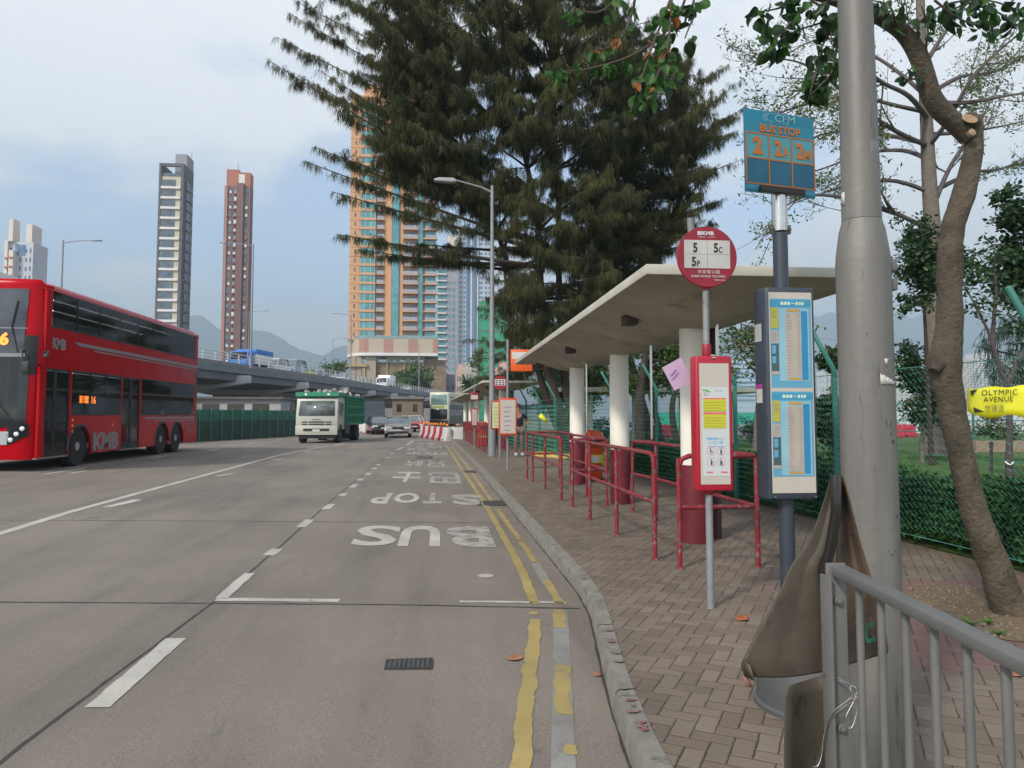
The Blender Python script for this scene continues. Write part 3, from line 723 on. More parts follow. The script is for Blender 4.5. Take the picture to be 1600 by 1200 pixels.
mb = MB(); M_scuff = mat('blue black scuff', (0.05, 0.055, 0.09), 0.7, 0, 0.3, 60)
for px, py, w_, h_, tl in ((1374, 678, 5, 3, 20), (1378, 690, 7, 6, -20), (1366, 660, 2, 14, 10), (1374, 664, 1.5, 16, -14), (1382, 808, 8, 4, 10), (1362, 862, 3, 2, 0), (1368, 868, 9, 1.5, 30), (1375, 862, 6, 1.2, 45), (1345, 735, 2, 2, 0), (1352, 1040, 3, 2, 0), (1340, 520, 2, 5, 0), (1388, 560, 2, 3, 0), (1330, 625, 1.2, 18, 5)):
    xl_ = (px - 1360) / 1150 * 2.85; s_ = 2.74 / 1150; th0 = math.asin(max(-.98, min(.98, xl_ / 0.1068))); z0_ = zat(py, 2.74, 1360) - PZ; P_ = []
    for k in range(9):
        a = k * 0.698; q = (w_ * s_ * 0.5 * math.cos(a) * (1 + .3 * math.sin(3 * a)), h_ * s_ * 0.5 * math.sin(a)); q = (q[0] * math.cos(R(tl)) - q[1] * math.sin(R(tl)), q[0] * math.sin(R(tl)) + q[1] * math.cos(R(tl)))
        al = th0 + q[0] / 0.1068; P_.append((0.1072 * math.sin(al), -0.1072 * math.cos(al), z0_ + q[1]))
    mb.add(P_, [tuple(range(9))])
mb.parts('scuff_mark', M_scuff, lp, fixn=False)
# ---- short drum beside the post
p = gz(1262, 1100, PZ)
dr = MB(); dr.lathe((0, 0, 0), [(0.285, 0), (0.285, 0.02), (0.272, 0.03), (0.268, 0.22), (0.262, 0.235), (0.24, 0.24)], 40)
tag(dr.build('metal_drum', mat('drum grey metal', (0.09, 0.093, 0.093), 0.6, 0.3, 0.15, 4), loc=(0, 0, 0)), 'low round grey drum on the pavement under the crumpled metal plate', 'drum').location = (1.83, 3.55, PZ)

# ---- steel pedestrian barrier in the right foreground
br = empty('pedestrian_barrier', (1.0, 1.5, PZ), 0, 'grey steel barrier with upright bars in the lower right corner', 'barrier')
A = Vector((1.035, 1.86, 1.15)); B = Vector((0.945, 1.12, 1.15)); dirv = (B - A).normalized(); END = A + dirv * 2.2
ang = math.atan2(dirv.y, dirv.x)
rail = MB(); mid = (A + END) / 2
rail.box((mid.x, mid.y, 1.145), ((END - A).length, 0.045, 0.026), ang)
rail.build('top_rail', M_barrier, br, world=True, bevel=0.006)
mb = MB(); mb.box((mid.x, mid.y, PZ + 0.12), ((END - A).length, 0.04, 0.02), ang); mb.build('bottom_rail', M_barrier, br, world=True, bevel=0.004)
L = 0.115
k = 0
while L < 2.1:
    p = A + dirv * L; mb = MB(); mb.tube((p.x, p.y, PZ + 0.12), (p.x, p.y, 1.135), 0.0088, n=12); mb.build('bar', M_barrier, br, world=True); L += 0.112
mb = MB(); mb.box((A.x + 0.0, A.y + 0.018, (PZ + 1.14) / 2 + 0.02), (0.052, 0.012, 1.14 - PZ)); mb.box((A.x - 0.03, A.y + 0.012, (PZ + 1.14) / 2), (0.008, 0.05, 1.12 - PZ))
mb.build('end_post', M_barrier, br, world=True, bevel=0.002)
for z in (zat(940, 1.86, 1316), zat(1140, 1.86, 1325)):
    mb = MB(); mb.lathe((A.x, A.y + 0.01, z), [(0.012, 0), (0.012, -0.004), (0.0075, -0.006), (0.0075, -0.012), (0.003, -0.014)], 12, ax='Y'); mb.build('bolt', M_barrier, br, world=True)

# ---- crumpled steel plate tied to the barrier post
M_plate = mat('brown weathered sheet metal', (0.060, 0.049, 0.035), 0.65, 0.1, 0.35, 6, bump=0.4, bscale=14, dirt=((0.030, 0.025, 0.019), 11, 0.54), stretch=(1, 1, 0.5))
pl = empty('metal_plate', (0.98, 2.0, PZ), 0, 'bent rusty brown sheet metal plate wired to the barrier end post', 'metal sheet')
# left wing: outline in bearings, curved in depth
left = [(1300, 742), (1283, 795), (1262, 850), (1237, 882), (1215, 930), (1190, 975), (1165, 1022), (1158, 1040), (1163, 1056)]
right = [(1310, 742), (1306, 800), (1296, 860), (1286, 890), (1292, 930), (1298, 975), (1298, 1010), (1296, 1030), (1294, 1048)]
lc = curve([Vector((x_, y_, 0)) for x_, y_ in left], 5); rc_ = curve([Vector((x_, y_, 0)) for x_, y_ in right], 5)
rows = []
for i, (l, r) in enumerate(zip(lc, rc_)):
    row = []; v = i / (len(lc) - 1)
    for j in range(21):
        u = j / 20; px = l.x + (r.x - l.x) * u; py = l.y + (r.y - l.y) * u + (6 * math.sin(u * 3.14) * max(0, v - .8) * 5)
        Yd = 2.02 + 0.05 * (1 - u) ** 2 * v + 0.006 * noise.noise(Vector((u * 1.5, v * 2.2, 0.5))) + 0.03 * max(0, u - 0.8) - 0.012 * abs(u - 0.45)
        row.append(at(px, py, Yd))
    rows.append(row)
mb = MB(); mb.sheet(rows)
# curled lower corner
mb.sheet([[at(1158, 1040, 2.075), at(1163, 1056, 2.075)], [at(1162, 1030, 2.05), at(1176, 1062, 2.03)], [at(1172, 1040, 2.03), at(1180, 1064, 2.01)]])
mb.build('left_wing', M_plate, pl, world=True, solid=0.003)
mb = MB(); mb.sheet([[at(1158, 1038, 2.08), at(1164, 1072, 2.08)], [at(1165, 1048, 2.08), at(1176, 1074, 2.07)]]); mb.build('folded_corner', mat('pink primer', (0.36, 0.17, 0.13), 0.7), pl, world=True, solid=0.002)
ridge = [(1302, 742), (1303, 800), (1293, 860), (1283, 895), (1291, 935), (1298, 985), (1298, 1060), (1297, 1130), (1296, 1210)]
mb = MB()
mb.sheet([[at(px - 4, py, 1.99), at(px + 3, py, 1.955), at(px + 10, py, 1.99), at(px + 12, py, 2.05)] for px, py in ridge])
mb.build('fold_ridge', mat('dark folded steel', (0.03, 0.026, 0.022), 0.5, 0.3, 0.2), pl, world=True, solid=0.003)
rows = []
for (l, r) in (((1310, 742), (1318, 743)), ((1310, 790), (1328, 782)), ((1308, 850), (1345, 850)), ((1308, 900), (1360, 897)), ((1308, 950), (1374, 950)), ((1308, 1000), (1384, 990)), ((1308, 1040), (1388, 1015)), ((1310, 1043), (1386, 1021))):
    rows.append([at(l[0] + (r[0] - l[0]) * j / 6, l[1] + (r[1] - l[1]) * j / 6, 2.03 + 0.05 * math.sin(j / 6 * 3.1)) for j in range(7)])
mb = MB(); mb.sheet(rows); mb.build('right_wing', mat('brown sheet metal face', (0.10, 0.072, 0.050), 0.7, 0.1, 0.35, 6, bump=0.3, bscale=14, dirt=((0.055, 0.042, 0.03), 10, 0.55)), pl, world=True, solid=0.003)
mb = MB(); P0 = at(1347, 1010, 1.985); text_into(mb, 'IC.', P0, at(1369, 1002, 1.985) - P0, at(1347, 976, 1.985) - P0, 0.03); mb.build('green_lettering', mat('green stencil', (0.01, 0.12, 0.07), 0.6), pl, world=True, fixn=False)
rows = []
for l, r in (((1232, 1072), (1296, 1052)), ((1227, 1090), (1296, 1080)), ((1226, 1150), (1296, 1150)), ((1226, 1240), (1296, 1240)), ((1226, 1500), (1296, 1500))):
    rows.append([at(l[0] + (r[0] - l[0]) * j / 6, l[1] + (r[1] - l[1]) * j / 6, 1.93 + 0.03 * math.sin(j / 6 * 3.1) + 0.05 * j / 6) for j in range(7)])
mb = MB(); mb.sheet(rows); mb.build('lower_panel', M_plate, pl, world=True, solid=0.003)
wr = MB()
for dxy in (0, 4):
    wr.path(curve([at(px + dxy * .6, py + dxy, Yd) for px, py, Yd in [(1277, 1053, 1.90), (1300, 1056, 1.86), (1318, 1064, 1.84), (1334, 1074, 1.835), (1338, 1085, 1.83), (1320, 1098, 1.83), (1303, 1112, 1.84), (1292, 1135, 1.87), (1283, 1170, 1.89), (1272, 1205, 1.9)]]), 0.0013, 5)
wr.path(curve([at(*q) for q in [(1334, 1076, 1.83), (1340, 1100, 1.83), (1334, 1130, 1.83), (1326, 1138, 1.83), (1322, 1120, 1.83), (1334, 1095, 1.83), (1339, 1078, 1.83), (1329, 1072, 1.825), (1330, 1084, 1.82), (1338, 1092, 1.83)]]), 0.0013, 5)
wr.path(curve([at(*q) for q in [(1337, 1080, 1.84), (1318, 1100, 1.85), (1296, 1120, 1.87), (1287, 1150, 1.88), (1284, 1178, 1.88), (1278, 1196, 1.88), (1270, 1198, 1.88)]]), 0.0013, 5)
tag(wr.build('tie_wire', M_steel, loc=at(1320, 1100, 1.84)), 'loose galvanised tie wire looped round the barrier and plate', 'wire')

# ---- railings of the near queue
def railset(path_, posts, label, curved=(0, 0), zt=1.165, zm=0.69, r=0.024, M=M_rail, group='red queue railings', zfun=lambda x, y: PZ):
    root = empty('queue_railing', (path_[0][0], path_[0][1], PZ), 0, label, 'railing', group)
    P = [Vector((x, y, 0)) for x, y in path_]
    def rounded(z, e0, e1):
        out = []
        if e0: out += [P[0] + Vector((0, 0, z - 0.10)), P[0] + Vector((0, 0, z - 0.03)) + (P[1] - P[0]).normalized() * 0.03]
        out.append(P[0] + Vector((0, 0, z)) + (P[1] - P[0]).normalized() * (0.10 if e0 else 0))
        for i in range(1, len(P) - 1):
            a = (P[i - 1] - P[i]).normalized(); b = (P[i + 1] - P[i]).normalized()
            out += [P[i] + a * 0.07 + Vector((0, 0, z)), P[i] + (a + b) * 0.02 + Vector((0, 0, z)), P[i] + b * 0.07 + Vector((0, 0, z))]
        d = (P[-2] - P[-1]).normalized(); out.append(P[-1] + Vector((0, 0, z)) + d * (0.10 if e1 else 0))
        if e1: out += [P[-1] + Vector((0, 0, z - 0.03)) + d * 0.03, P[-1] + Vector((0, 0, z - 0.10))]
        return out
    mb = MB(); mb.path(rounded(zt, True, True), r, 12); mb.build('top_rail', M, root, world=True)
    mb = MB(); mb.path(rounded(zm, False, False), r * 0.92, 12); mb.build('mid_rail', M, root, world=True)
    for x, y in posts:
        mb = MB(); mb.tube((x, y, PZ - 0.01), (x, y, zt - 0.02), r, n=12); mb.lathe((x, y, PZ), [(r * 1.5, 0), (r * 1.4, 0.012)], 12); mb.build('post', M, root, world=True)
    return root
railset([(2.20, 6.72), (2.95, 6.72), (2.88, 9.75), (2.78, 10.6)], [(2.20, 6.72), (2.95, 6.72), (2.88, 9.75), (2.78, 10.6)], 'chipped red queue railing nearest the camera behind the red stop pole')
railset([(2.09, 7.15), (2.02, 11.34), (2.58, 11.42), (2.50, 14.2)], [(2.09, 7.15), (2.07, 8.65), (2.01, 9.94), (2.02, 11.34), (2.58, 11.42), (2.54, 12.8)], 'chipped red queue railing with worn bare top bar beside the middle shelter column')
railset([(1.97, 12.1), (1.89, 16.3), (2.62, 16.3), (2.60, 14.6)], [(1.97, 12.1), (1.97, 14.0), (1.93, 15.6), (1.89, 16.3), (2.62, 16.3), (2.60, 14.6)], 'red queue railing in front of the orange bin at the far shelter column')
def offx(y): return kx(y) - 1.16
sets = [(27.2, 31.5, 'second'), (32.3, 36.5, 'third'), (37.2, 41.5, 'fourth')]
lab = ['red railing along the kerb just past the thin lamp post', 'red railing between the far lamp post and the crowd barrels', 'red railing nearest the white water barrier at the far shelter']
for (a, b, _), lb in zip(sets, lab):
    x = kx(a) + 0.75; x2 = kx(b) + 0.72; n = 5
    railset([(x, a), (x2, b), (x2 + 0.75, b)], [(x + (x2 - x) * i / n, a + (b - a) * i / n) for i in range(n + 1)] + [(x2 + 0.75, b)], lb)
    railset([(x + 0.8, a), (x2 + 1.0, b - .3)], [(x + 0.8 + (x2 + .2 - x) * i / 3, a + (b - .3 - a) * i / 3) for i in range(4)], lb.replace('along the kerb', 'set back from the kerb').replace('red railing', 'inner red railing'))

# ---- shelters
M_roofc = mat('weathered shelter concrete', (0.40, 0.375, 0.315), 0.9, 0, 0.2, 0.9, dirt=((0.30, 0.275, 0.225), 1.6, 0.56), bump=0.1, bscale=20)
M_fascia = mat('white fascia paint', (0.42, 0.40, 0.34), 0.8, 0, 0.12, 2, dirt=((0.28, 0.27, 0.22), 5, 0.60))
M_colwhite = mat('white column paint', (0.74, 0.71, 0.62), 0.75, 0, 0.10, 2, dirt=((0.52, 0.47, 0.36), 2.2, 0.60), stretch=(2, 2, 0.5))
M_colred = mat('maroon column paint', (0.13, 0.010, 0.020), 0.5, 0, 0.15, 3, dirt=((0.28, 0.10, 0.08), 8, 0.70))
def shelter(label, xf, xb, y0, y1, zu, xc, cols, bulge=0.24, th=0.09, lights=True, poles=(), group='concrete bus shelters', skew=0.0, redz=0.86, colr=0.155):
    root = empty('bus_shelter', (xc, y0, PZ), 0, label, 'bus shelter', group)
    nx, ny = 18, 26
    sk = lambda y: skew * (y - y0)
    def under(x, y):
        u = min((x - xf) / (xc - xf), (xb - x) / (xb - xc)); v = min((y - y0) / 1.5, (y1 - y) / 1.5)
        return zu - bulge * (1 - (1 - sst(0, 1, u)) ) * sst(0, 1, v)
    X = [xf + (xb - xf) * i / nx for i in range(nx + 1)]; Y = [y0 + 1.5 * i / 7 for i in range(8)] + [y0 + 1.5 + (y1 - y0 - 3) * i / 8 for i in range(1, 8)] + [y1 - 1.5 + 1.5 * i / 7 for i in range(8)]
    mb = MB(); mb.sheet([[(x + sk(y), y, under(x, y)) for y in Y] for x in X]); mb.build('roof_soffit', M_roofc, root, world=True)
    mb = MB(); P = [(xf + sk(y0), y0), (xb + sk(y0), y0), (xb + sk(y1), y1), (xf + sk(y1), y1)]
    e = 0.004; Po = [(xf - e + sk(y0), y0 - e), (xb + e + sk(y0), y0 - e), (xb + e + sk(y1), y1 + e), (xf - e + sk(y1), y1 + e)]
    mb.prism(Po, zu + 0.001, zu + th, 'XY'); mb.build('roof_edge', M_fascia, root, world=True, bevel=0.008)
    mb = MB()
    for i in range(40):
        s_ = random.random() * (y1 - y0) + y0; blob(mb, (xf + sk(s_) + random.uniform(0.02, 0.3), s_), 0.05, 0.12, zu + th + 0.01, i, 8)
    for x, y in cols:
        mb = MB(); mb.lathe((x, y, 0), [(colr, PZ + redz), (colr * 0.985, zu - bulge + 0.03)], 28); mb.build('column', M_colwhite, root, world=True)
        mb = MB(); mb.lathe((x, y, 0), [(colr + 0.004, PZ - 0.01), (colr + 0.004, PZ + redz)], 28); mb.build('column_base', M_colred, root, world=True)
    if lights:
        for q in range(3):
            for xx in (xf + 0.42,):
                y = y0 + 2.2 + q * (y1 - y0 - 3.5) / 2; z = under(xx, y)
                mb = MB(); mb.box((xx + sk(y), y, z - 0.03), (0.16, 0.20, 0.12)); mb.build('ceiling_lamp', mat('rusty lamp casing', (0.06, 0.045, 0.035), 0.7), root, world=True, bevel=0.01)
    for x, y, ztop in poles:
        mb = MB(); mb.tube((x, y, 1.17), (x, y, ztop), 0.018, n=10); mb.lathe((x, y, 0), [(0.10, ztop + 0.04), (0.07, ztop - 0.01)], 14); mb.build('steel_pole', M_steel, root, world=True)
        mb = MB(); mb.tube((x, y, 1.17), (x, y, 1.22), 0.026, n=10); mb.build('pole_socket', M_rail, root, world=True)
    return root
shelter('large concrete bus shelter with white and maroon columns nearest the camera', 1.74, 3.90, 6.1, 17.5, 2.75, 2.84, [(2.84, 8.1), (2.86, 11.7), (2.80, 15.1)],
        poles=[(2.93, 7.6, 2.62), (2.87, 9.9, 2.52), (2.70, 13.6, 2.52)])
shelter('second concrete bus shelter beyond the thin lamp post', kx(28) + 0.68, kx(28) + 3.1, 28.3, 42.5, 2.78, kx(28) + 1.9, [(kx(31) + 1.75, 31), (kx(35) + 1.75, 35), (kx(39) + 1.75, 39)], skew=-0.028, poles=[])
shelter('third and farthest concrete bus shelter next to the flyover', kx(47) + 1.0, kx(47) + 3.8, 47, 70, 2.85, kx(47) + 2.2, [(kx(50) + 2.0, 50), (kx(56) + 2.0, 56), (kx(62) + 2.0, 62)], skew=-0.03, lights=False)
# drain pipe beside the first column
mb = MB(); mb.tube((3.16, 8.3, PZ), (3.16, 8.3, 2.56), 0.055, n=14)
tag(mb.build('drain_pipe', M_barkdark if False else mat('dark maroon pipe', (0.06, 0.02, 0.02), 0.6), loc=(3.16, 8.3, PZ)), 'dark rainwater pipe standing behind the nearest maroon column', 'pipe')
# park pavilion behind the fence
pvx = at(876, 608, 34).x; pv_ = empty('park_pavilion', (9.0, 34, PZ), 0, 'low pavilion with thin white flat roof in the park behind the fence', 'pavilion')
mb = MB(); mb.bb(pvx, 34, 2.62, 15.5, 38, 2.84); mb.build('flat_roof', M_fascia, pv_, world=True, bevel=0.02)
for x in (7.3, 9.6, 12, 14.6):
    mb = MB(); mb.tube((x, 36, 0.1), (x, 36, 2.62), 0.16, n=14); mb.build('column', M_colwhite, pv_, world=True)

# ---- near bus stop (red)
ks = empty('bus_stop_sign', (1.98, 5.35, PZ), 0, 'red and white round bus stop sign on a grey pole listing routes 5 5C 5P', 'bus stop', 'bus stop signs')
mb = MB(); mb.lathe((0, 0, 0), [(0.027, 0), (0.027, 1.2), (0.024, 1.25), (0.024, 2.5)], 20); mb.build('pole', M_steelp, ks)
zc = 2.735 - PZ; rr = 0.232
mb = MB(); mb.lathe((0, -0.035, zc), [(rr - 0.004, 0.012), (rr, 0.008), (rr, -0.008), (rr - 0.004, -0.012)], 64, ax='Y'); mb.build('sign_disc', M_redpaint, ks)
mb = MB(); mb.lathe((0, 0, 0), [(0.034, 0.83), (0.040, 0.86)], 18); mb.lathe((0, 0, 0), [(0.034, 1.84), (0.034, 1.95)], 18); mb.box((0, -0.01, zc - 0.19), (0.065, 0.045, 0.11)); mb.parts('clamp', M_redpaint, ks, bevel=0.003)
mb = MB(); mb.tube((-0.075, 0.03, zc - 0.1), (-0.10, 0.03, zc + 0.31), 0.026, n=16); mb.build('rear_tube', M_steelp, ks)
def sgn(root, y, m, name, fn, off=0.0, bev=0):
    mb = MB(); fn(mb); return mb.build(name, m, root, fixn=False)
FY = -0.049
mb = MB(); wl, wr_, wt, wb_ = -0.178, 0.176, zc + 0.125, zc - 0.088
mb.bb(wl, FY - 0.001, wb_, wr_, FY + 0.003, wt); wp = mb.build('route_panel', M_plateW, ks)
mb = MB(); mb.bb(-0.0008, FY - 0.0018, wb_, 0.0008, FY, wt); mb.bb(wl, FY - 0.0018, zc + 0.018, wr_, FY, zc + 0.0195)
ux, uz = (1, 0, 0), (0, 0, 1)
text_h(mb, '5', (-0.11, FY - 0.003, zc + 0.030), ux, uz, 0.074, 0.035, wscale=0.75); text_h(mb, '5', (0.050, FY - 0.003, zc + 0.030), ux, uz, 0.074, 0.035, wscale=0.75); text_h(mb, 'C', (0.088, FY - 0.003, zc + 0.030), ux, uz, 0.046, 0.02, wscale=0.7)
text_h(mb, '5', (-0.122, FY - 0.003, zc - 0.077), ux, uz, 0.074, 0.035, wscale=0.75); text_h(mb, 'P', (-0.082, FY - 0.003, zc - 0.077), ux, uz, 0.046, 0.02, wscale=0.8)
mb.build('route_numbers', M_txtB, ks, fixn=False)
mb = MB(); 
mb.bb(-0.074, FY - 0.003, zc + 0.163, -0.040, FY, zc + 0.193); text_h(mb, 'KMB', (-0.036, FY - 0.003, zc + 0.163), ux, uz, 0.030, 0.05, wscale=1.15)
text_into(mb, '九龍巴士', (-0.073, FY - 0.003, zc + 0.144), (0.062, 0, 0), (0, 0, 0.010), 0.01); text_into(mb, 'KOWLOON BUS', (0.004, FY - 0.003, zc + 0.145), (0.058, 0, 0), (0, 0, 0.007), 0.01)
text_into(mb, '宋皇臺公園', (-0.078, FY - 0.003, zc - 0.128), (0.17, 0, 0), (0, 0, 0.027), 0.0)
text_into(mb, 'SUNG WONG TOI PARK', (-0.128, FY - 0.003, zc - 0.158), (0.265, 0, 0), (0, 0, 0.018), 0.015)
text_into(mb, 'MA04-S-1150-0', (0.050, FY - 0.003, zc - 0.182), (0.085, 0, 0), (0, 0, 0.011), 0.02)
mb.build('sign_lettering', M_txtW, ks, fixn=False)
mb = MB(); mb.add([(-0.069 + i * 0.005, FY - 0.004, zc + 0.166 + 0.0 * i) for i in range(0)], []) if False else None
# notice case
z0, z1 = 0.99 - PZ, 1.985 - PZ; x0, x1 = -0.115, 0.165
mb = MB(); mb.bb(x0, -0.075, z0, x1, 0.055, z1); cs = mb.build('notice_case', mat('red case plastic', (0.34, 0.008, 0.024), 0.4, 0, 0.06, 4), ks, bevel=0.016, seg=3)
mb = MB(); mb.bb(x0 + 0.028, -0.078, z0 + 0.05, x1 - 0.028, -0.074, z1 - 0.055); mb.build('case_window', M_cream, cs, bevel=0.0)
FN = -0.0785; cx_ = (x0 + x1) / 2
def rc(mb, a, b, c, d, y=FN): mb.bb(a, y - 0.0015, b, c, y, d)
zf = lambda py: 0.99 - PZ + (765 - py) * (0.995 / 207.0)
xf_ = lambda px: x0 + (px - 1077) * (0.28 / 63.5)
mb = MB(); rc(mb, xf_(1087), zf(742), xf_(1133), zf(606)); mb.build('notice_sheet', mat('white paper', (0.48, 0.50, 0.50), 0.6, 0, 0.03), cs)
F2 = FN - 0.0022
mb = MB(); rc(mb, xf_(1089), zf(644), xf_(1128), zf(625), F2); rc(mb, xf_(1089), zf(669), xf_(1128), zf(648), F2); mb.parts('yellow_notice', mat('yellow paper', (0.46, 0.45, 0.025), 0.6, 0, 0.04), cs)
mb = MB(); rc(mb, xf_(1089), zf(625), xf_(1128), zf(623), F2); rc(mb, xf_(1089), zf(648), xf_(1128), zf(645), F2); rc(mb, xf_(1094), zf(737), xf_(1104), zf(735), F2); rc(mb, xf_(1118), zf(737), xf_(1129), zf(735), F2)
def ring(mb, c, r, t, y):
    n = 28; mb.mark(); b = len(mb.v)
    for rr_ in (r, r - t):
        for i in range(n): a = 2 * math.pi * i / n; mb.v.append((c[0] + rr_ * math.cos(a), y, c[1] + rr_ * math.sin(a)))
    for i in range(n): j = (i + 1) % n; mb.f.append((b + i, b + j, b + n + j, b + n + i)); mb.mi.append(0)
for px in (1101, 1118.5):
    for py in (704, 720.5): ring(mb, (xf_(px), zf(py)), 0.031, 0.002, F2 - 0.001)
mb.parts('red_marks', mat('red ink', (0.62, 0.10, 0.10), 0.6), cs, fixn=False)
mb = MB()
for i in range(4): rc(mb, xf_(1090), zf(629.5 + i * 4.4), xf_(1127 - (i * 3) % 9), zf(628.7 + i * 4.4), F2 - 0.002)
for i in range(4): rc(mb, xf_(1090), zf(653.5 + i * 4.2), xf_(1127 - (i * 5) % 9), zf(652.7 + i * 4.2), F2 - 0.002)
mb.build('fine_print', mat('olive ink', (0.38, 0.36, 0.05), 0.6), cs)
mb = MB(); text_into(mb, '請讓需要人士', (xf_(1094), F2, zf(687)), (xf_(1124) - xf_(1094), 0, 0), (0, 0, zf(683) - zf(687)), 0.02); text_into(mb, '優先上車', (xf_(1098), F2, zf(694)), (xf_(1122) - xf_(1098), 0, 0), (0, 0, zf(688) - zf(694)), 0.02)
rc(mb, xf_(1096), zf(697), xf_(1126), zf(696.4), F2); mb.build('blue_lettering', mat('pale blue ink', (0.16, 0.38, 0.62), 0.6), cs, fixn=False)
mb = MB()
for px, py, kind in ((1101, 704, 0), (1118.5, 704, 1), (1101.5, 720.5, 2), (1118, 720.5, 3)):
    X, Z = xf_(px), zf(py); y = F2 - 0.001
    if kind == 0: ring(mb, (X + 0.002, Z - 0.008), 0.012, 0.003, y); mb.box((X - 0.004, y, Z + 0.006), (0.005, 0.001, 0.02)); mb.box((X + 0.004, y, Z - 0.002), (0.012, 0.001, 0.004)); hx = X - 0.005
    else: mb.box((X, y, Z - 0.002), (0.012 if kind != 2 else 0.010, 0.001, 0.024)); mb.box((X - (0.004 if kind != 2 else 0), y, Z - 0.018), (0.004, 0.001, 0.014)); mb.box((X + 0.004, y, Z - 0.018), (0.004, 0.001, 0.014)); hx = X
    if kind == 3: mb.box((X + 0.012, y, Z - 0.01), (0.0025, 0.001, 0.028))
    if kind == 2: mb.box((X + 0.006, y, Z - 0.002), (0.008, 0.001, 0.009))
    b = len(mb.v)
    for i in range(12): a = i * math.pi / 6; mb.v.append((hx + 0.0042 * math.cos(a), y - 0.001, Z + 0.0185 + 0.0042 * math.sin(a)))
    mb.f.append(tuple(range(b, b + 12))); mb.mi.append(0)
mb.build('pictograms', mat('dark slate ink', (0.04, 0.05, 0.07), 0.6), cs, fixn=False)
mb = MB(); mb.box((xf_(1093), F2, zf(611)), (0.04, 0.001, 0.012)); mb.box((xf_(1098), F2 - 0.001, zf(613)), (0.03, 0.001, 0.007)); mb.build('leaf_emblem', mat('green ink', (0.10, 0.33, 0.08), 0.6), cs)
mb = MB()
for a_ in (((xf_(1091), zf(618)), (0.034, 0.003)), ((xf_(1091) - 0.015, zf(616)), (0.003, 0.016))): mb.box((a_[0][0] + 0.015, F2 - 0.002, a_[0][1]), (a_[1][0], 0.001, a_[1][1]))
text_into(mb, '第一期', (xf_(1111), F2, zf(613)), (0.045, 0, 0), (0, 0, 0.010), 0.0); mb.build('heading_marks', mat('grey green ink', (0.12, 0.2, 0.16), 0.6), cs, fixn=False)
mb = MB(); mb.box((cx_, -0.05, z1 + 0.004), (0.032, 0.03, 0.014)); mb.box((cx_, -0.082, z1 - 0.015), (0.03, 0.006, 0.012)); mb.parts('latch', M_steel, cs, bevel=0.003)
# pink leaflet tucked behind
c0 = at(1058, 585, 5.45); a_ = R(28); u1 = Vector((math.cos(a_), 0, math.sin(a_))); u2 = Vector((-math.sin(a_), 0, math.cos(a_)))
pk = MB(); wv = lambda s_, t: c0 + u1 * s_ + u2 * t + Vector((0, 0.02 * s_ + 0.05 * s_ * s_, 0))
pk.sheet([[wv(-0.08 + 0.17 * i / 8, -0.10), wv(-0.08 + 0.17 * i / 8, 0.10)] for i in range(9)])
po = pk.build('paper_leaflet', mat('pink paper', (0.46, 0.33, 0.46), 0.7, 0, 0.04), loc=c0, solid=0.001, smooth=False); tag(po, 'pink paper leaflet sticking out tilted behind the red notice case', 'leaflet')
mb = MB()
for s_, ln in ((0.045, 0.07), (0.075, 0.06)):
    for q in range(2): mb.box(u1 * (-0.03 + q * 0.016) + u2 * (s_ - 0.05) + Vector((0, -0.006, 0)), (ln, 0.001, 0.005), M=Matrix.Rotation(-R(50), 3, 'Y'))
mb.build('printed_lines', mat('violet ink', (0.28, 0.16, 0.40), 0.7), po)

# ---- blue bus stop with the dark timetable case
cs2 = empty('bus_stop_sign', (2.60, 5.4, PZ), 0, 'tall blue square bus stop sign above a dark timetable case beside the big lamp post', 'bus stop', 'bus stop signs')
M_navy = mat('dark slate casing', (0.035, 0.045, 0.06), 0.4, 0.1, 0.12, 4)
mb = MB(); mb.lathe((0, 0, 0), [(0.09, 0), (0.09, 0.012), (0.056, 0.02), (0.056, 2.82)], 24); mb.build('pole', M_navy, cs2)
zt = lambda py: zat(py, 5.4, 1226) - PZ
mb = MB(); mb.lathe((0, 0, 0), [(0.058, zt(362)), (0.058, zt(298))], 28); mb.build('sleeve', M_steel, cs2)
mb = MB(); mb.bb(-0.085, -0.012, zt(366), 0.085, 0.012, zt(352)); mb.lathe((-0.075, -0.012, zt(359)), [(0.012, 0), (0.012, -0.01)], 10, ax='Y'); mb.lathe((0.075, -0.012, zt(359)), [(0.012, 0), (0.012, -0.01)], 10, ax='Y'); mb.parts('sleeve_clamp', mat('dull bolt metal', (0.13, 0.11, 0.09), 0.4, 0.7), cs2, bevel=0.003)
z0, z1 = zt(778), zt(453); x0, x1 = -0.195, 0.215
mb = MB(); mb.prism([(x0, -0.06), (x0 + 0.02, -0.10), (x0 + 0.06, -0.115), (x1 - 0.05, -0.115), (x1 - 0.01, -0.10), (x1, -0.06), (x1, 0.06), (x1 - 0.01, 0.10), (x1 - 0.05, 0.115), (x0 + 0.06, 0.115), (x0 + 0.02, 0.10), (x0, 0.06)], z0, z1, 'XY')
cc = mb.build('timetable_case', M_navy, cs2, bevel=0.014, seg=3)
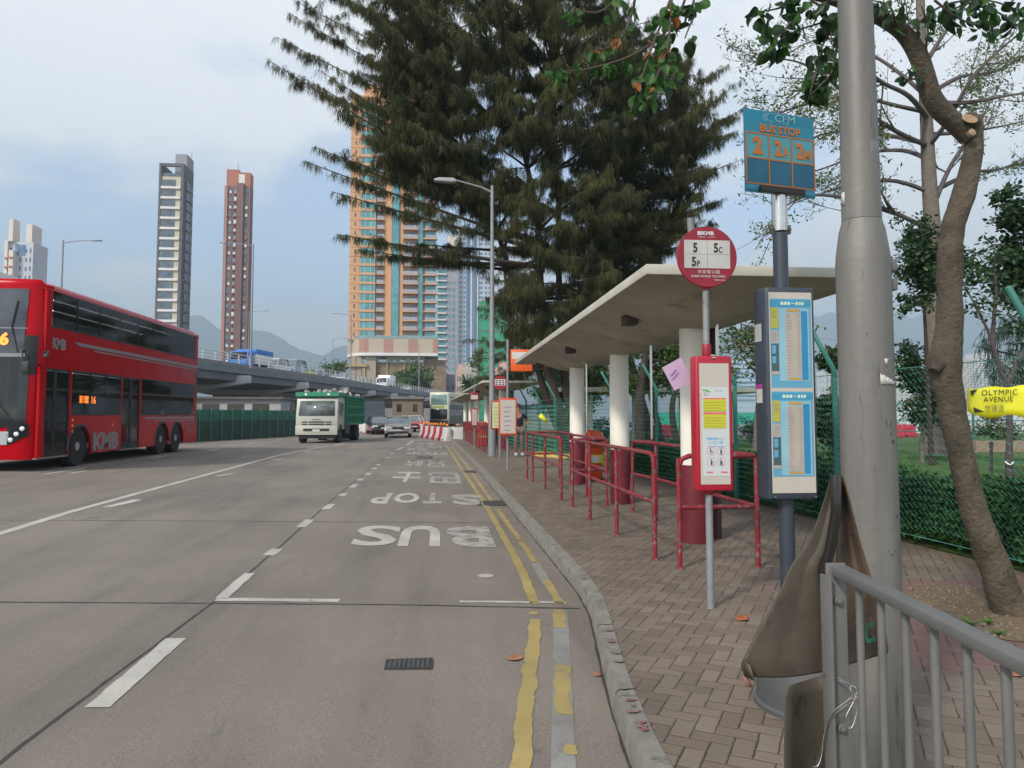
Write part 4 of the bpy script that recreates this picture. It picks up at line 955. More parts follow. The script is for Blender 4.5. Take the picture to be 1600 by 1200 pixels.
# the printed face, a flat panel set into the front
Xp = lambda px: x0 + 0.045 + (px - 1203) * ((x1 - x0 - 0.09) / 73.0)
Zp = lambda py: z0 + (778 - py) * ((z1 - z0) / 325.0)
fy = -0.1165
def rp_(mb, a, b, c, d, y): mb.bb(Xp(a), y - 0.0012, Zp(d), Xp(c), y, Zp(b))
mb = MB(); rp_(mb, 1201, 461, 1278, 768, fy); mb.build('case_window', M_cream, cc)
BL = mat('poster blue', (0.09, 0.29, 0.43), 0.5, 0, 0.04); BD = mat('poster mid blue', (0.02, 0.19, 0.37), 0.5); BP = mat('poster pale blue', (0.21, 0.39, 0.47), 0.5)
PY = mat('poster yellow', (0.38, 0.34, 0.05), 0.5); PO = mat('poster orange', (0.45, 0.24, 0.04), 0.5); PC = mat('poster cream', (0.36, 0.32, 0.27), 0.5); PDK = mat('poster dark', (0.05, 0.08, 0.08), 0.5)
for oy, num in ((0, '2'), (143, '2A')):
    h = 139
    mb = MB(); rp_(mb, 1203, 471 + oy, 1276, 608 + oy - (0 if oy == 0 else 8), fy - 0.0016); pb = mb.build('timetable_poster', BL, cc)
    mb = MB(); rp_(mb, 1218, 486 + oy, 1272, 598 + oy, fy - 0.0032); mb.build('pale_field', BP, pb)
    mb = MB(); rp_(mb, 1258, 490 + oy, 1269, 596 + oy, fy - 0.0048); mb.build('stop_column', BD, pb)
    mb = MB(); rp_(mb, 1203, 473 + oy, 1276, 483 + oy, fy - 0.0030); mb.build('poster_header', mat('header blue', (0.035, 0.24, 0.38), 0.5), pb)
    mb = MB(); rp_(mb, 1230, 493 + oy, 1257, 590 + oy, fy - 0.0048); mb.build('fare_table', PC, pb)
    mb = MB(); rp_(mb, 1232, 487 + oy, 1256, 491 + oy, fy - 0.0050); rp_(mb, 1232, 592 + oy, 1256, 596 + oy, fy - 0.0050); mb.parts('orange_caption', PO, pb)
    mb = MB(); rp_(mb, 1204, 485 + oy, 1217, 517 + oy, fy - 0.0032); mb.build('yellow_box', PY, pb)
    mb = MB(); rp_(mb, 1204, 520 + oy, 1217, 540 + oy, fy - 0.0032); rp_(mb, 1204, 583 + oy, 1217, 588 + oy, fy - 0.0045); mb.parts('cream_box', PC, pb)
    mb = MB(); rp_(mb, 1204, 541 + oy, 1217, 587 + oy, fy - 0.0032); mb.build('photo_frame', PDK, pb)
    mb = MB(); rp_(mb, 1205, 543 + oy, 1212, 556 + oy, fy - 0.0044); rp_(mb, 1205, 560 + oy, 1212, 571 + oy, fy - 0.0044); mb.parts('small_picture', BL, pb)
    mb = MB(); o_ = (Xp(1206), fy - 0.004, Zp(481 + oy)); text_into(mb, num, o_, (Xp(1209.5 if num == '2' else 1214) - Xp(1206), 0, 0), (0, 0, Zp(475) - Zp(481)), 0.02)
    for a_, b_ in ((1222, 1227), (1228.5, 1233), (1234.5, 1239), (1241, 1247), (1249, 1253), (1255, 1258), (1259.5, 1263)): rp_(mb, a_, 476 + oy + (1.8 if a_ == 1241 else 0), b_, 480.6 + oy - (1.8 if a_ == 1241 else 0), fy - 0.004)
    mb.build('header_lettering', mat('pale green lettering', (0.52, 0.62, 0.45), 0.5), pb, fixn=False)
    mb = MB()
    for i in range(21):
        y = 496 + oy + i * 4.4; ln = 5 + (i * 7) % 6
        rp_(mb, 1232, y, 1232 + ln, y + 0.9, fy - 0.0062); rp_(mb, 1255 - (4 + (i * 5) % 5), y, 1255, y + 0.9, fy - 0.0062)
    for i in range(5): rp_(mb, 1206, 490 + oy + i * 2.6, 1215 - (i % 3) * 2, 490.7 + oy + i * 2.6, fy - 0.0046)
    for i in range(6): rp_(mb, 1206, 523 + oy + i * 2.6, 1216 - (i % 2) * 3, 523.7 + oy + i * 2.6, fy - 0.0046)
    mb.build('fine_print', mat('grey ink', (0.22, 0.20, 0.18), 0.5), pb)
mb = MB(); mb.box((x0 + 0.10 - 0.085, -0.122, 0), (0, 0, 0)) if False else None
def side_label(zc_, h_, w_, m, nm):
    mb = MB(); mb.box((x0 + 0.004 - 0.006, -0.01, zc_), (0.002, w_, h_), M=Matrix.Rotation(R(0), 3, 'Z')); mb.build(nm, m, cc)
side_label(Zp(522), 0.135, 0.115, M_plateW, 'white_sticker'); side_label(Zp(615), 0.055, 0.10, M_plateW, 'small_sticker'); side_label(Zp(606), 0.035, 0.10, mat('magenta sticker', (0.40, 0.03, 0.25), 0.5), 'magenta_sticker'); side_label(Zp(626), 0.05, 0.10, M_plateW, 'small_sticker')
for px in (1206, 1277):
    mb = MB(); mb.lathe((Xp(px), fy, Zp(773.5)), [(0.007, 0), (0.006, -0.004)], 10, ax='Y'); mb.build('screw', M_steel, cc)
# the square flag
sg = Matrix.Rotation(R(13), 3, 'Z'); cz = zt(243); S_ = 0.65
def fb(mb, a, b, c, d, y):  # fractions of the square
    cen = sg @ Vector((S_ * ((a + c) / 2 - 0.5), y, 0)); mb.box((cen.x + 0.0, cen.y - 0.03, cz + S_ * ((b + d) / 2 - 0.5)), (S_ * (c - a), 0.003, S_ * (d - b)), M=sg)
mb = MB(); cen = sg @ Vector((0, 0.004, 0)); mb.box((cen.x, cen.y - 0.03, cz), (S_, 0.012, S_), M=sg); fl = mb.build('sign_board', mat('sign blue', (0.008, 0.155, 0.25), 0.45, 0, 0.05), cs2, bevel=0.005)
mb = MB(); fb(mb, 0.01, 0.72, 0.99, 0.86, -0.004); fb(mb, 0.01, 0.03, 0.99, 0.10, -0.004); mb.parts('light_band', mat('lighter sign blue', (0.02, 0.19, 0.29), 0.45), fl)
mb = MB()
for i in range(3): fb(mb, 0.02 + i * 0.325, 0.42, 0.325 + i * 0.325, 0.70, -0.005)
mb.parts('route_cell', mat('pale teal cell', (0.065, 0.26, 0.31), 0.5), fl)
mb = MB()
for i in range(3): fb(mb, 0.02 + i * 0.325, 0.115, 0.325 + i * 0.325, 0.40, -0.005)
mb.parts('empty_cell', mat('deep teal cell', (0.007, 0.095, 0.165), 0.5), fl)
mb = MB()
for z_ in (0.105, 0.41, 0.71): fb(mb, 0.012, z_ - 0.007, 0.992, z_ + 0.007, -0.0075)
for x_ in (0.015, 0.335, 0.662, 0.988): fb(mb, x_ - 0.007, 0.105, x_ + 0.007, 0.71, -0.009)
def fo(a, b, y=-0.011): v = sg @ Vector((S_ * (a - 0.5), y, 0)); return (v.x, v.y - 0.03, cz + S_ * (b - 0.5))
ux = sg @ Vector((1, 0, 0))
text_into(mb, 'BUS STOP', fo(0.21, 0.735), ux * S_ * 0.58, (0, 0, S_ * 0.095), 0.035)
text_into(mb, '2', fo(0.11, 0.455), ux * S_ * 0.135, (0, 0, S_ * 0.215), 0.05); text_into(mb, '2', fo(0.41, 0.46), ux * S_ * 0.11, (0, 0, S_ * 0.20), 0.05); text_into(mb, 'A', fo(0.53, 0.46), ux * S_ * 0.085, (0, 0, S_ * 0.13), 0.04)
text_into(mb, '2', fo(0.72, 0.46), ux * S_ * 0.11, (0, 0, S_ * 0.20), 0.05); text_into(mb, 'M', fo(0.84, 0.46), ux * S_ * 0.10, (0, 0, S_ * 0.13), 0.04)
mb.build('orange_lettering', M_orangetxt, fl, fixn=False)
mb = MB(); text_into(mb, 'CFM', fo(0.43, 0.885), ux * S_ * 0.28, (0, 0, S_ * 0.085), -0.015)
def ln(a, b, r=0.0013): mb.tube(fo(*a), fo(*b), r, n=4)
for dx_ in (0, 0.025, 0.05):
    ln((0.29 + dx_, 0.965), (0.265 + dx_, 0.93)); ln((0.265 + dx_, 0.93), (0.262 + dx_, 0.875))
ln((0.262, 0.872), (0.33, 0.868)); ln((0.40, 0.868), (0.55, 0.862)); ln((0.32, 0.965), (0.42, 0.968))
for cx2 in (0.365, 0.59):
    for i in range(10): a = i * .628; b = a + .628; ln((cx2 + 0.022 * math.cos(a), 0.868 + 0.022 * math.sin(a)), (cx2 + 0.022 * math.cos(b), 0.868 + 0.022 * math.sin(b)))
mb.build('bus_emblem', mat('pale emblem lines', (0.30, 0.50, 0.45), 0.5), fl, fixn=False)
mb = MB(); cen = sg @ Vector((0.0, 0, 0)); mb.box((cen.x, cen.y - 0.05, cz - S_ * 0.46), (S_ * 0.62, 0.05, 0.05), M=sg); mb.build('bracket', mat('black bracket', (0.03, 0.028, 0.026), 0.35, 0.5), cs2, bevel=0.004)

# ---- yellow direction sheet on the curved tree
yo_ = at(1520, 628, 5.35)
ysh = empty('direction_sign', yo_, 0, 'yellow plastic sheet reading OLYMPIC AVENUE with a black arrow tied by the curved tree', 'sign')
def yp(px, py, dy_=0.0): v = at(px, py, 5.35 - 0.12 * ((px - 1515) / 90.0)); return Vector((v.x, v.y + dy_, v.z)) - yo_
mb = MB(); rows = []
for i in range(13):
    px = 1512 + 105 * i / 12; t0 = 607 - 5 * i / 12 + 1.5 * math.sin(i * 1.1); b0 = 651 - 3.0 * math.sin(i * 0.9 + 1) + (-6 if i == 0 else 0); rows.append([yp(px, t0 + (b0 - t0) * q / 4, 0.006 * math.sin(i * 0.8 + q)) for q in range(5)])
mb.sheet(rows); mb.build('sheet', M_yellow, ysh, solid=0.002)
mb = MB(); o_ = yp(1532, 619, -0.012); 
for s_, px, py, w_, h_ in (('OLYMPIC', 1532, 618, 56, 8.5), ('AVENUE', 1535, 628.5, 46, 8)):
    text_into(mb, s_, yp(px, py, -0.012), yp(px + w_, py - 1.5, -0.012) - yp(px, py, -0.012), yp(px, py - h_, -0.012) - yp(px, py, -0.012), 0.0, spacing=1.12)
mb.add([yp(1514, 611, -0.012), yp(1526, 607.5, -0.012), yp(1517, 619, -0.012)], [(0, 1, 2)]); mb.add([yp(1519, 636, -0.012), yp(1536, 643, -0.012), yp(1521, 645, -0.012)], [(0, 1, 2)])
mb.build('black_lettering', M_txtB, ysh, fixn=False)
mb = MB(); text_into(mb, '世運道', yp(1537, 643.5, -0.012), yp(1567, 643, -0.012) - yp(1537, 643.5, -0.012), yp(1537, 632, -0.012) - yp(1537, 643.5, -0.012), -0.005); mb.build('chinese_lettering', mat('thin grey lettering', (0.16, 0.16, 0.05), 0.6), ysh, fixn=False)

# ---- the manholes and drain covers, leaves
def cover(a, b, name, label, lat=False):
    p = GP(*a); q = GP(*b); x0, x1 = min(p[0], q[0]), max(p[0], q[0]); y0, y1 = min(p[1], q[1]), max(p[1], q[1]); c = ((x0 + x1) / 2, (y0 + y1) / 2); z = road_z(*c)
    root = empty(name, (*c, z), 0, label, 'drain cover', 'iron covers in the road')
    mb = MB(); mb.bb(-(x1 - x0) / 2, -(y1 - y0) / 2, 0.0, (x1 - x0) / 2, (y1 - y0) / 2, 0.007); mb.build('frame', mat('dark cast iron', (0.045, 0.042, 0.042), 0.6, 0.4, 0.3, 20, bump=0.4, bscale=90), root)
    mb = MB(); n = 9; w2, h2 = (x1 - x0) / 2 - 0.015, (y1 - y0) / 2 - 0.015
    for i in range(n): xx = -w2 + 2 * w2 * (i + 0.5) / n; mb.bb(xx - w2 / n * 0.55, -h2, 0.007, xx + w2 / n * 0.55, h2, 0.010)
    mb.build('cover_plate', mat('worn cast iron', (0.08, 0.075, 0.07), 0.55, 0.4, 0.4, 30), root)
cover((600, 1047), (676, 1030), 'drain_cover', 'small dark iron cover in the near lane'); cover((744, 790), (786, 783), 'drain_cover', 'dark gully grate crossing the yellow lines by the word STOP')
cover((722, 738.5), (743, 735.5), 'drain_cover', 'small gully grate on the yellow lines halfway along the bay'); cover((650, 716), (676, 713.5), 'drain_cover', 'thin dark iron cover among the farthest road lettering')
def dryleaf(p, s_, rz, label, flip=1, m=None):
    mb = MB(); rows = []
    for i in range(7):
        u = i / 6; wv_ = 0.42 * math.sin(math.pi * u ** 0.8) * s_ + 0.001; rows.append([((u - 0.5) * s_, -wv_, 0.18 * s_ * (u - 0.4) ** 2 + 0.25 * wv_), ((u - 0.5) * s_, 0, 0.02 * s_ + 0.35 * s_ * abs(u - .5) ** 1.5), ((u - 0.5) * s_, wv_, 0.3 * wv_ + 0.2 * s_ * u * u)])
    mb.sheet(rows); mb.tube((-0.5 * s_, 0, 0.12 * s_), (-0.72 * s_, 0.03 * s_, 0.16 * s_), 0.0012, n=5)
    o = mb.build('fallen_leaf', m or mat('dry brown leaf', (0.30, 0.13, 0.06), 0.7, 0, 0.3, 30), loc=(0, 0, 0), solid=0.0008); o.location = p; o.rotation_euler = (0, 0, rz); tag(o, label, 'leaf', 'fallen leaves')
g_ = GP(805, 1031); dryleaf((*g_, road_z(*g_) + 0.004), 0.10, 0.1, 'pale brown fallen leaf lying on the yellow line'); dryleaf(gz(1160, 968, PZ + .003), 0.11, 0.5, 'curled rust brown leaf on the pavers by the red stop pole', m=mat('rust leaf', (0.32, 0.09, 0.03), 0.7))
g_ = GP(934, 1056); dryleaf((*g_, road_z(*g_) + 0.006), 0.055, 1.0, 'small brown leaf in the gutter near the kerb'); dryleaf(gz(1588, 1055, PZ + .003), 0.07, 0.3, 'small dark leaf on the pink pavers behind the barrier bars')
dryleaf(gz(1485, 872, PZ + .003), 0.07, 1.3, 'dark leaf on the pavers in front of the hedge'); g_ = GP(893, 913); dryleaf((*g_, road_z(*g_) + 0.006), 0.03, 1.0, 'tiny pale leaf in the gutter where the bay begins')
# weeds at the pit
wd_ = MB()
def weed(c, n, h, seed):
    random.seed(seed); mb = MB()
    for i in range(n):
        a = random.uniform(0, 6.28); l = h * random.uniform(.6, 1.2); d = Vector((math.cos(a), math.sin(a), 0)); sd_ = Vector((-d.y, d.x, 0)) * l * 0.16; rows = []
        for k in range(6):
            u = k / 5; p = Vector(c) + d * l * 0.8 * u + Vector((0, 0, l * (0.9 * u - 0.45 * u * u))); wv_ = math.sin(math.pi * min(1, u * 0.9 + 0.08)); rows.append([p - sd_ * wv_, p + Vector((0, 0, -0.004)), p + sd_ * wv_])
        mb.sheet(rows)
    return mb
M_weed = leafmat('weed leaves', (0.05, 0.16, 0.02), (0.10, 0.26, 0.04), 5, 0.3)
for i, (px, py, n_, h, lb) in enumerate([(1519, 978, 8, 0.10, 'broad leaved green weed at the tree pit edge'), (1545, 975, 6, 0.07, 'small spreading weed beside the curved trunk'), (1560, 992, 14, 0.06, 'tuft of short grass at the foot of the curved tree')]):
    p = gz(px, py, PZ + 0.01); o = weed(p, n_, h, i).build('weed', M_weed, loc=p, fixn=False); tag(o, lb, 'weed', 'weeds in the tree pit')
random.seed(5)
# moss tufts at post feet

# =================================================================== VEHICLES
def wheel(root, c, r, wd, rimm=M_rim, side=1, name='wheel', detail=True):
    """axle along x; side=+1 the outer face looks to +x"""
    n = 28 if detail else 14
    mb = MB(); mb.lathe(c, [(r * 0.62, -wd / 2), (r * 0.94, -wd / 2), (r, -wd * 0.35), (r, wd * 0.35), (r * 0.94, wd / 2), (r * 0.62, wd / 2)], n, ax='X'); o = mb.build(name, M_rubber, root)
    mb = MB(); s = side
    mb.lathe(c, [(r * 0.63, s * wd * 0.30), (r * 0.60, s * wd * 0.46), (r * 0.50, s * wd * 0.40), (r * 0.28, s * wd * 0.30), (r * 0.22, s * wd * 0.50), (r * 0.08, s * wd * 0.52)], n, ax='X')
    if detail:
        for k in range(10):
            a = k * math.pi / 5; mb.box((c[0] + s * wd * 0.42, c[1] + r * 0.36 * math.cos(a), c[2] + r * 0.36 * math.sin(a)), (0.03, r * 0.09, r * 0.09))
    mb.build('rim', rimm, o)
    return o

# ---- the red double decker: local x = 0 on its kerb side (towards the camera), -2.5 on the far side; y from nose to tail
BX, BY, BL_ = -9.1, 17.55, 11.05
bz = road_z(BX, 22)
bus = empty('double_decker_bus', (BX, BY, bz), 0, 'red double decker bus with grey stripes coming in at the left edge', 'bus')
def by_(px, py=620): return onx(px, py, BX).y - BY
def bzz(px, py): return onx(px, py, BX).z - bz
M_busred = mat('glossy red bus paint', (0.40, 0.003, 0.009), 0.16, 0, 0.06, 1.0, spec=0.12)
M_busgrey = mat('silver grey stripe', (0.24, 0.215, 0.22), 0.35, 0.2, 0.05)
Wd = 2.5; H_ = 4.42; xin = -Wd
front_y = lambda z: 0.04 + 0.16 * sst(2.6, 4.4, z) + 0.10 * sst(0.0, 0.0001, 0) * 0
# bands
W0, W1 = 1.30, 2.38        # lower windows
U0, U1 = 3.36, 4.20        # upper windows
mb = MB()
d1a, d1b, d2a, d2b = by_(62), by_(109), by_(190.5), by_(219)
w1a, w1b, w2a, w2b = by_(112), by_(189), by_(221), by_(303)
fw, r1, r2 = by_(124, 700), by_(253, 700), by_(276, 700)
WR = 0.50
def wallrun(x, th, segs, z0, z1):
    for a, b in segs: mb.bb(x, a, z0, x - th, b, z1)
# kerb-side skirt with wheel arches and two doorways
def skirt(x, th, doors):
    arches = [(fw, 0.60), (r1, 0.60), (r2, 0.60)]
    poly_top = W0
    ed = [0.35, *sum([[a, b] for a, b in doors], []), BL_ - 0.05]
    for a, b in zip(ed[::2], ed[1::2]):
        P = [(a, poly_top)]; P.append((a, 0.30))
        for c, r in arches:
            if a < c < b:
                for k in range(13):
                    an = math.pi - math.pi * k / 12; yy = min(max(c + r * math.cos(an), a + 0.02), b - 0.02); P.append((yy, 0.42 + r * math.sin(an) if 0 < k < 12 else 0.30))
        P += [(b, 0.30), (b, poly_top)]
        # split the concave outline into vertical strips
        xs_ = sorted(set([round(p[0], 4) for p in P])); low = lambda y: min([0.30] ) 
        for u0, u1 in zip(xs_, xs_[1:]):
            if u1 - u0 < 1e-3: continue
            def lo(y):
                best = 0.30
                for c, r in arches:
                    if abs(y - c) < r and a < c < b: best = max(best, 0.42 + math.sqrt(max(0, r * r - (y - c) ** 2)))
                return best
            z0_, z1_ = lo(u0 + 1e-4), lo(u1 - 1e-4)
            mb.add([(x, u0, z0_), (x, u1, z1_), (x, u1, poly_top), (x, u0, poly_top), (x - th, u0, z0_), (x - th, u1, z1_), (x - th, u1, poly_top), (x - th, u0, poly_top)], [(0, 1, 2, 3), (7, 6, 5, 4), (0, 4, 5, 1), (3, 2, 6, 7)])
skirt(0, 0.06, [(d1a, d1b), (d2a, d2b)]); skirt(xin + 0.06, 0.06, [])
for x in (0, xin + 0.06):
    wallrun(x, 0.06, [(0.30, BL_ - 0.12)], W1 if x else W1 + 0.0, U0)
    pil = [(0.30, d1a), (d1b, w1a), (w1b, d2a), (d2b, w2a), (w2b, BL_ - 0.12)]
    wallrun(x, 0.06, pil, W0, W1)
    ups = [0.62 + i * 1.27 for i in range(9)]
    wallrun(x, 0.06, [(0.30, 0.55), (BL_ - 0.35, BL_ - 0.12)], U0, U1)
rf = []
for (x, z) in [(0, U1), (-0.02, 4.28), (-0.10, 4.37), (-0.25, H_), (-Wd + 0.25, H_), (-Wd + 0.10, 4.37), (-Wd + 0.02, 4.28), (-Wd, U1)]: rf.append((x, z))
n0 = len(mb.v); ysx = [0.30, 0.45, 0.75, 2.0, 5.0, 8.0, BL_ - 0.5, BL_ - 0.2, BL_ - 0.05]
dz = [-0.14, -0.05, 0, 0, 0, 0, 0, -0.05, -0.16]
mb.sheet([[(x * 1.0, y, (z + (d if z > U1 + 0.05 else 0))) for x, z in rf] for y, d in zip(ysx, dz)])
# front mask with raked nose; rounded corner columns
def nose(x, z): 
    e = min(-x, x + Wd); rr_ = 0.42; c = rr_ - math.sqrt(max(0, rr_ ** 2 - (rr_ - min(rr_, e)) ** 2))
    return 0.00 + c * 0.85 + 0.18 * sst(2.4, 4.42, z) + 0.03 * abs(x + Wd / 2) ** 2 - 0.04 * sst(0.3, 1.2, z) * (1 - sst(1.2, 2.4, z))
xs_ = [0, -0.03, -0.08, -0.16, -0.26, -0.42, -0.7, -1.25, -1.8, -2.08, -2.24, -2.34, -2.42, -2.47, -2.5]
zs_ = [0.28, 0.5, 0.8, 1.1, 1.4, 1.8, 2.4, 2.9, 3.3, 3.7, 4.1, 4.25, 4.35, 4.42]
mb.sheet([[(x, nose(x, z) if z < 4.4 else nose(x, z) + 0.05, z if -x > 0.1 and -x < 2.4 else min(z, 4.30)) for z in zs_] for x in xs_])
mb.bb(0, 0.30, U1 - 0.02, -0.05, 0.34, U1); mb.bb(-0.02, BL_ - 0.12, 0.35, -Wd + 0.02, BL_ - 0.05, 4.28)
mb.sheet([[(0, BL_ - 0.12, z), (-0.03, BL_ - 0.03, z), (-0.12, BL_, z), (-Wd + 0.12, BL_, z), (-Wd, BL_ - 0.12, z)] for z in (0.35, 1.5, 3.0, 4.24)])
bbody = mb.build('body', M_busred, bus)
# interior: floors, ceilings, seats
mb = MB(); mb.bb(-0.07, 0.5, 0.36, -Wd + 0.07, BL_ - 0.2, 0.42); mb.bb(-0.07, 0.5, 2.42, -Wd + 0.07, BL_ - 0.2, 2.50); mb.bb(-0.07, 0.6, 4.22, -Wd + 0.07, BL_ - 0.2, 4.26)
for i in range(9):
    y = 1.4 + i * 1.0
    for x in (-0.45, -2.0): mb.box((x, y, 2.95), (0.75, 0.12, 0.75)); mb.box((x, y + 0.3, 2.72), (0.75, 0.4, 0.1))
    if i > 4:
        for x in (-0.45, -2.0): mb.box((x, y, 1.25), (0.75, 0.12, 0.75))
mb.build('interior', mat('bus interior', (0.07, 0.05, 0.06), 0.7, 0, 0.3), bus)
mb = MB(); 
for x in (-0.75, -1.75): mb.box((x, BL_ / 2 + 0.2, 4.20), (0.06, BL_ - 2.0, 0.02))
mb.box((-0.7, 3.8, 2.40), (0.05, 4.0, 0.02)); mb.parts('ceiling_light', emis('cabin lamp', (0.9, 0.95, 1.0), 3.0), bus)
mb = MB()
for y in (d1a + .25, d1a + .85): mb.path([(-0.2, y, 0.5), (-0.2, y, 1.25), (-0.25, y + .3, 1.3), (-0.3, y + .35, 0.5)], 0.02, 8)
mb.parts('hand_rail', mat('yellow grab rail', (0.62, 0.36, 0.02), 0.4), bus)
# window glass
def pane(name, a, b, z0, z1, x=0.004, m=M_glass_bus, th=0.006, parent=bus):
    mb = MB(); mb.bb(x, a, z0, x - th, b, z1); return mb.build(name, m, parent)
M_frame = mat('black window rubber', (0.012, 0.012, 0.012), 0.5)
ub = [0.56] + [1.75 + i * 1.23 for i in range(7)] + [BL_ - 0.42]
for a, b in zip(ub, ub[1:]):
    p_ = pane('upper_window', a + 0.012, b - 0.012, U0, U1 + 0.0)
mb = MB()
for a in ub[1:-1]: mb.bb(0.003, a - 0.02, U0, -0.03, a + 0.02, U1)
mb.bb(0.007, 0.55, U0 - 0.02, -0.01, BL_ - 0.36, U0 + 0.015); mb.parts('window_bar', M_frame, bus)
for (a, b), k in (((w1a, w1b), 3), ((w2a, w2b), 4)):
    for i in range(k):
        pane('lower_window', a + (b - a) * i / k + 0.012, a + (b - a) * (i + 1) / k - 0.012, W0, W1)
    mb = MB(); 
    for i in range(1, k): y = a + (b - a) * i / k; mb.bb(0.002, y - 0.025, W0, -0.03, y + 0.025, W1)
    mb.bb(0.008, a, W0 - 0.02, -0.01, b, W0 + 0.02); mb.bb(0.008, a, W1 - 0.02, -0.01, b, W1 + 0.02); mb.parts('window_bar', M_frame, bus)
for a, b in ((d1a, d1b), (d2a, d2b)):
    dr_ = MB(); m_ = (a + b) / 2
    for u, v in ((a, m_), (m_, b)):
        dr_.bb(-0.01, u + .01, 0.32, -0.045, u + 0.07, W1 + 0.02); dr_.bb(-0.01, v - 0.07, 0.32, -0.045, v - .01, W1 + 0.02); dr_.bb(-0.012, u, 0.32, -0.043, v, 0.44); dr_.bb(-0.012, u, W1 - 0.05, -0.043, v, W1 + 0.02)
    D_ = dr_.build('door', M_frame, bus)
    for u, v in ((a, m_), (m_, b)): pane('door_glass', u + 0.07, v - 0.07, 0.44, W1 - 0.05, -0.02, M_glass_bus, 0.006, D_)
    mb = MB(); mb.bb(0.004, a, 0.28, -0.1, b, 0.315); mb.build('door_sill', M_busgrey, D_)
    mb = MB(); mb.bb(0.003, a - 0.03, 0.3, -0.05, a - 0.002, W1 + .06); mb.bb(0.003, b + 0.002, 0.3, -0.05, b + 0.03, W1 + .06); mb.bb(0.0035, a - 0.03, W1 + 0.02, -0.05, b + 0.03, W1 + 0.06); mb.build('door_frame', M_busred, D_)
# stripes and lettering
mb = MB(); ya, yb = by_(115, 540), BL_ - 0.05
za = 3.16 - 0.0
def strip(y0, y1, z0, z1, x=0.006, tip=0.0): mb.add([(x, y0, z0 + (z1 - z0)), (x, y0 + tip, z0), (x, y1, z0), (x, y1, z1)], [(0, 1, 2, 3)])
strip(ya, yb, 3.02, 3.10, tip=0.35); strip(ya + 1.0, yb, 2.94, 2.975, tip=0.25)
strip(w2a + .2, yb - 0.3, 1.16, 1.22, tip=0.2); strip(w2a + 1.0, yb - 0.3, 1.09, 1.12, tip=.1)
text_into(mb, 'KMB', (0.006, by_(82, 537), bzz(82, 544) - 0.01), (0, by_(103, 540) - by_(82, 540), 0), (0, 0, 0.27), 0.05)
text_into(mb, 'KMB', (0.006, by_(145, 700), 0.34), (0, by_(184, 700) - by_(145, 700), 0), (0, 0, 0.48), 0.06)
text_into(mb, 'www.kmb.hk', (0.006, by_(291, 680), 0.95), (0, 0.55, 0), (0, 0, 0.08), 0.02); text_into(mb, '乘搭九巴', (0.006, by_(291, 680), 0.72), (0, 0.55, 0), (0, 0, 0.12), 0.01)
mb.build('livery_marks', M_busgrey, bus, fixn=False)
mb = MB(); text_into(mb, '彩雲', (-0.04, by_(123, 633), 1.58), (0, by_(138, 633) - by_(123, 633), 0), (0, 0, 0.20), 0.02); text_into(mb, '16', (-0.04, by_(142.5, 633), 1.58), (0, by_(149, 633) - by_(142.5, 633), 0), (0, 0, 0.20), 0.02)
b_ = mb.build('side_led_display', emis('orange led', (1.0, 0.22, 0.02), 1.6), bus, fixn=False); b_.location.x = 0.046
mb = MB()
for z in (1.16, 1.02, 0.88): mb.lathe((0.003, by_(113, 650), z), [(0.04, 0), (0.035, 0.02)], 12, ax='X')
mb.lathe((0.003, by_(175, 660), 1.02), [(0.04, 0), (0.035, 0.02)], 12, ax='X'); mb.parts('marker_light', M_amber, bus)
mb = MB(); mb.bb(0.004, by_(304, 670), 0.95, -0.01, BL_ - 0.14, 1.35); mb.bb(0.004, BL_ - 0.32, 1.9, -0.01, BL_ - 0.14, 2.9); mb.parts('engine_vent', M_black, bus)
for y in (fw, r1, r2):
    mb = MB(); P = []
    for r_, xx in ((0.60, 0.012), (0.66, 0.012), (0.66, -0.02)):
        P.append([(xx, y + r_ * math.cos(math.pi * k / 16), 0.42 + r_ * math.sin(math.pi * k / 16)) for k in range(17)])
    mb.sheet(P); mb.build('wheel_arch', mat('dark grey arch', (0.05, 0.045, 0.045), 0.5), bus)
    wheel(bus, (-0.20, y, WR), WR, 0.30); wheel(bus, (-Wd + 0.20, y, WR), WR, 0.30, side=-1)
    mb = MB(); mb.bb(-0.5, y - 0.62, 0.4, -2.0, y + 0.62, 1.1); mb.bb(-0.05, y - .6, 1.02, -.5, y + .6, 1.04); mb.parts('wheel_well', M_black, bus)
mb = MB(); mb.bb(-0.15, 0.4, 0.30, -2.35, BL_ - 0.3, 0.36); mb.build('chassis', M_black, bus)
mb = MB()
for i in range(8):
    y = 0.62 + i * 1.23
    mb.bb(0.0025, y, W1 + 0.08, -0.01, y + 0.008, U0 - 0.03)
for y in (w1a + .05, (w1a + w1b) / 2, w2a + 0.05, r1 - 0.75, r2 + 0.7): mb.bb(0.0025, y, 0.32, -0.01, y + 0.008, W0 - .03)
mb.parts('panel_seam', mat('dark seam', (0.03, 0.004, 0.006), 0.6), bus)
mb = MB(); mb.bb(0.0022, 0.4, W1 + 0.62, -0.01, BL_ - .15, W1 + 0.628); mb.build('body_moulding', MATS['dark seam'], bus)
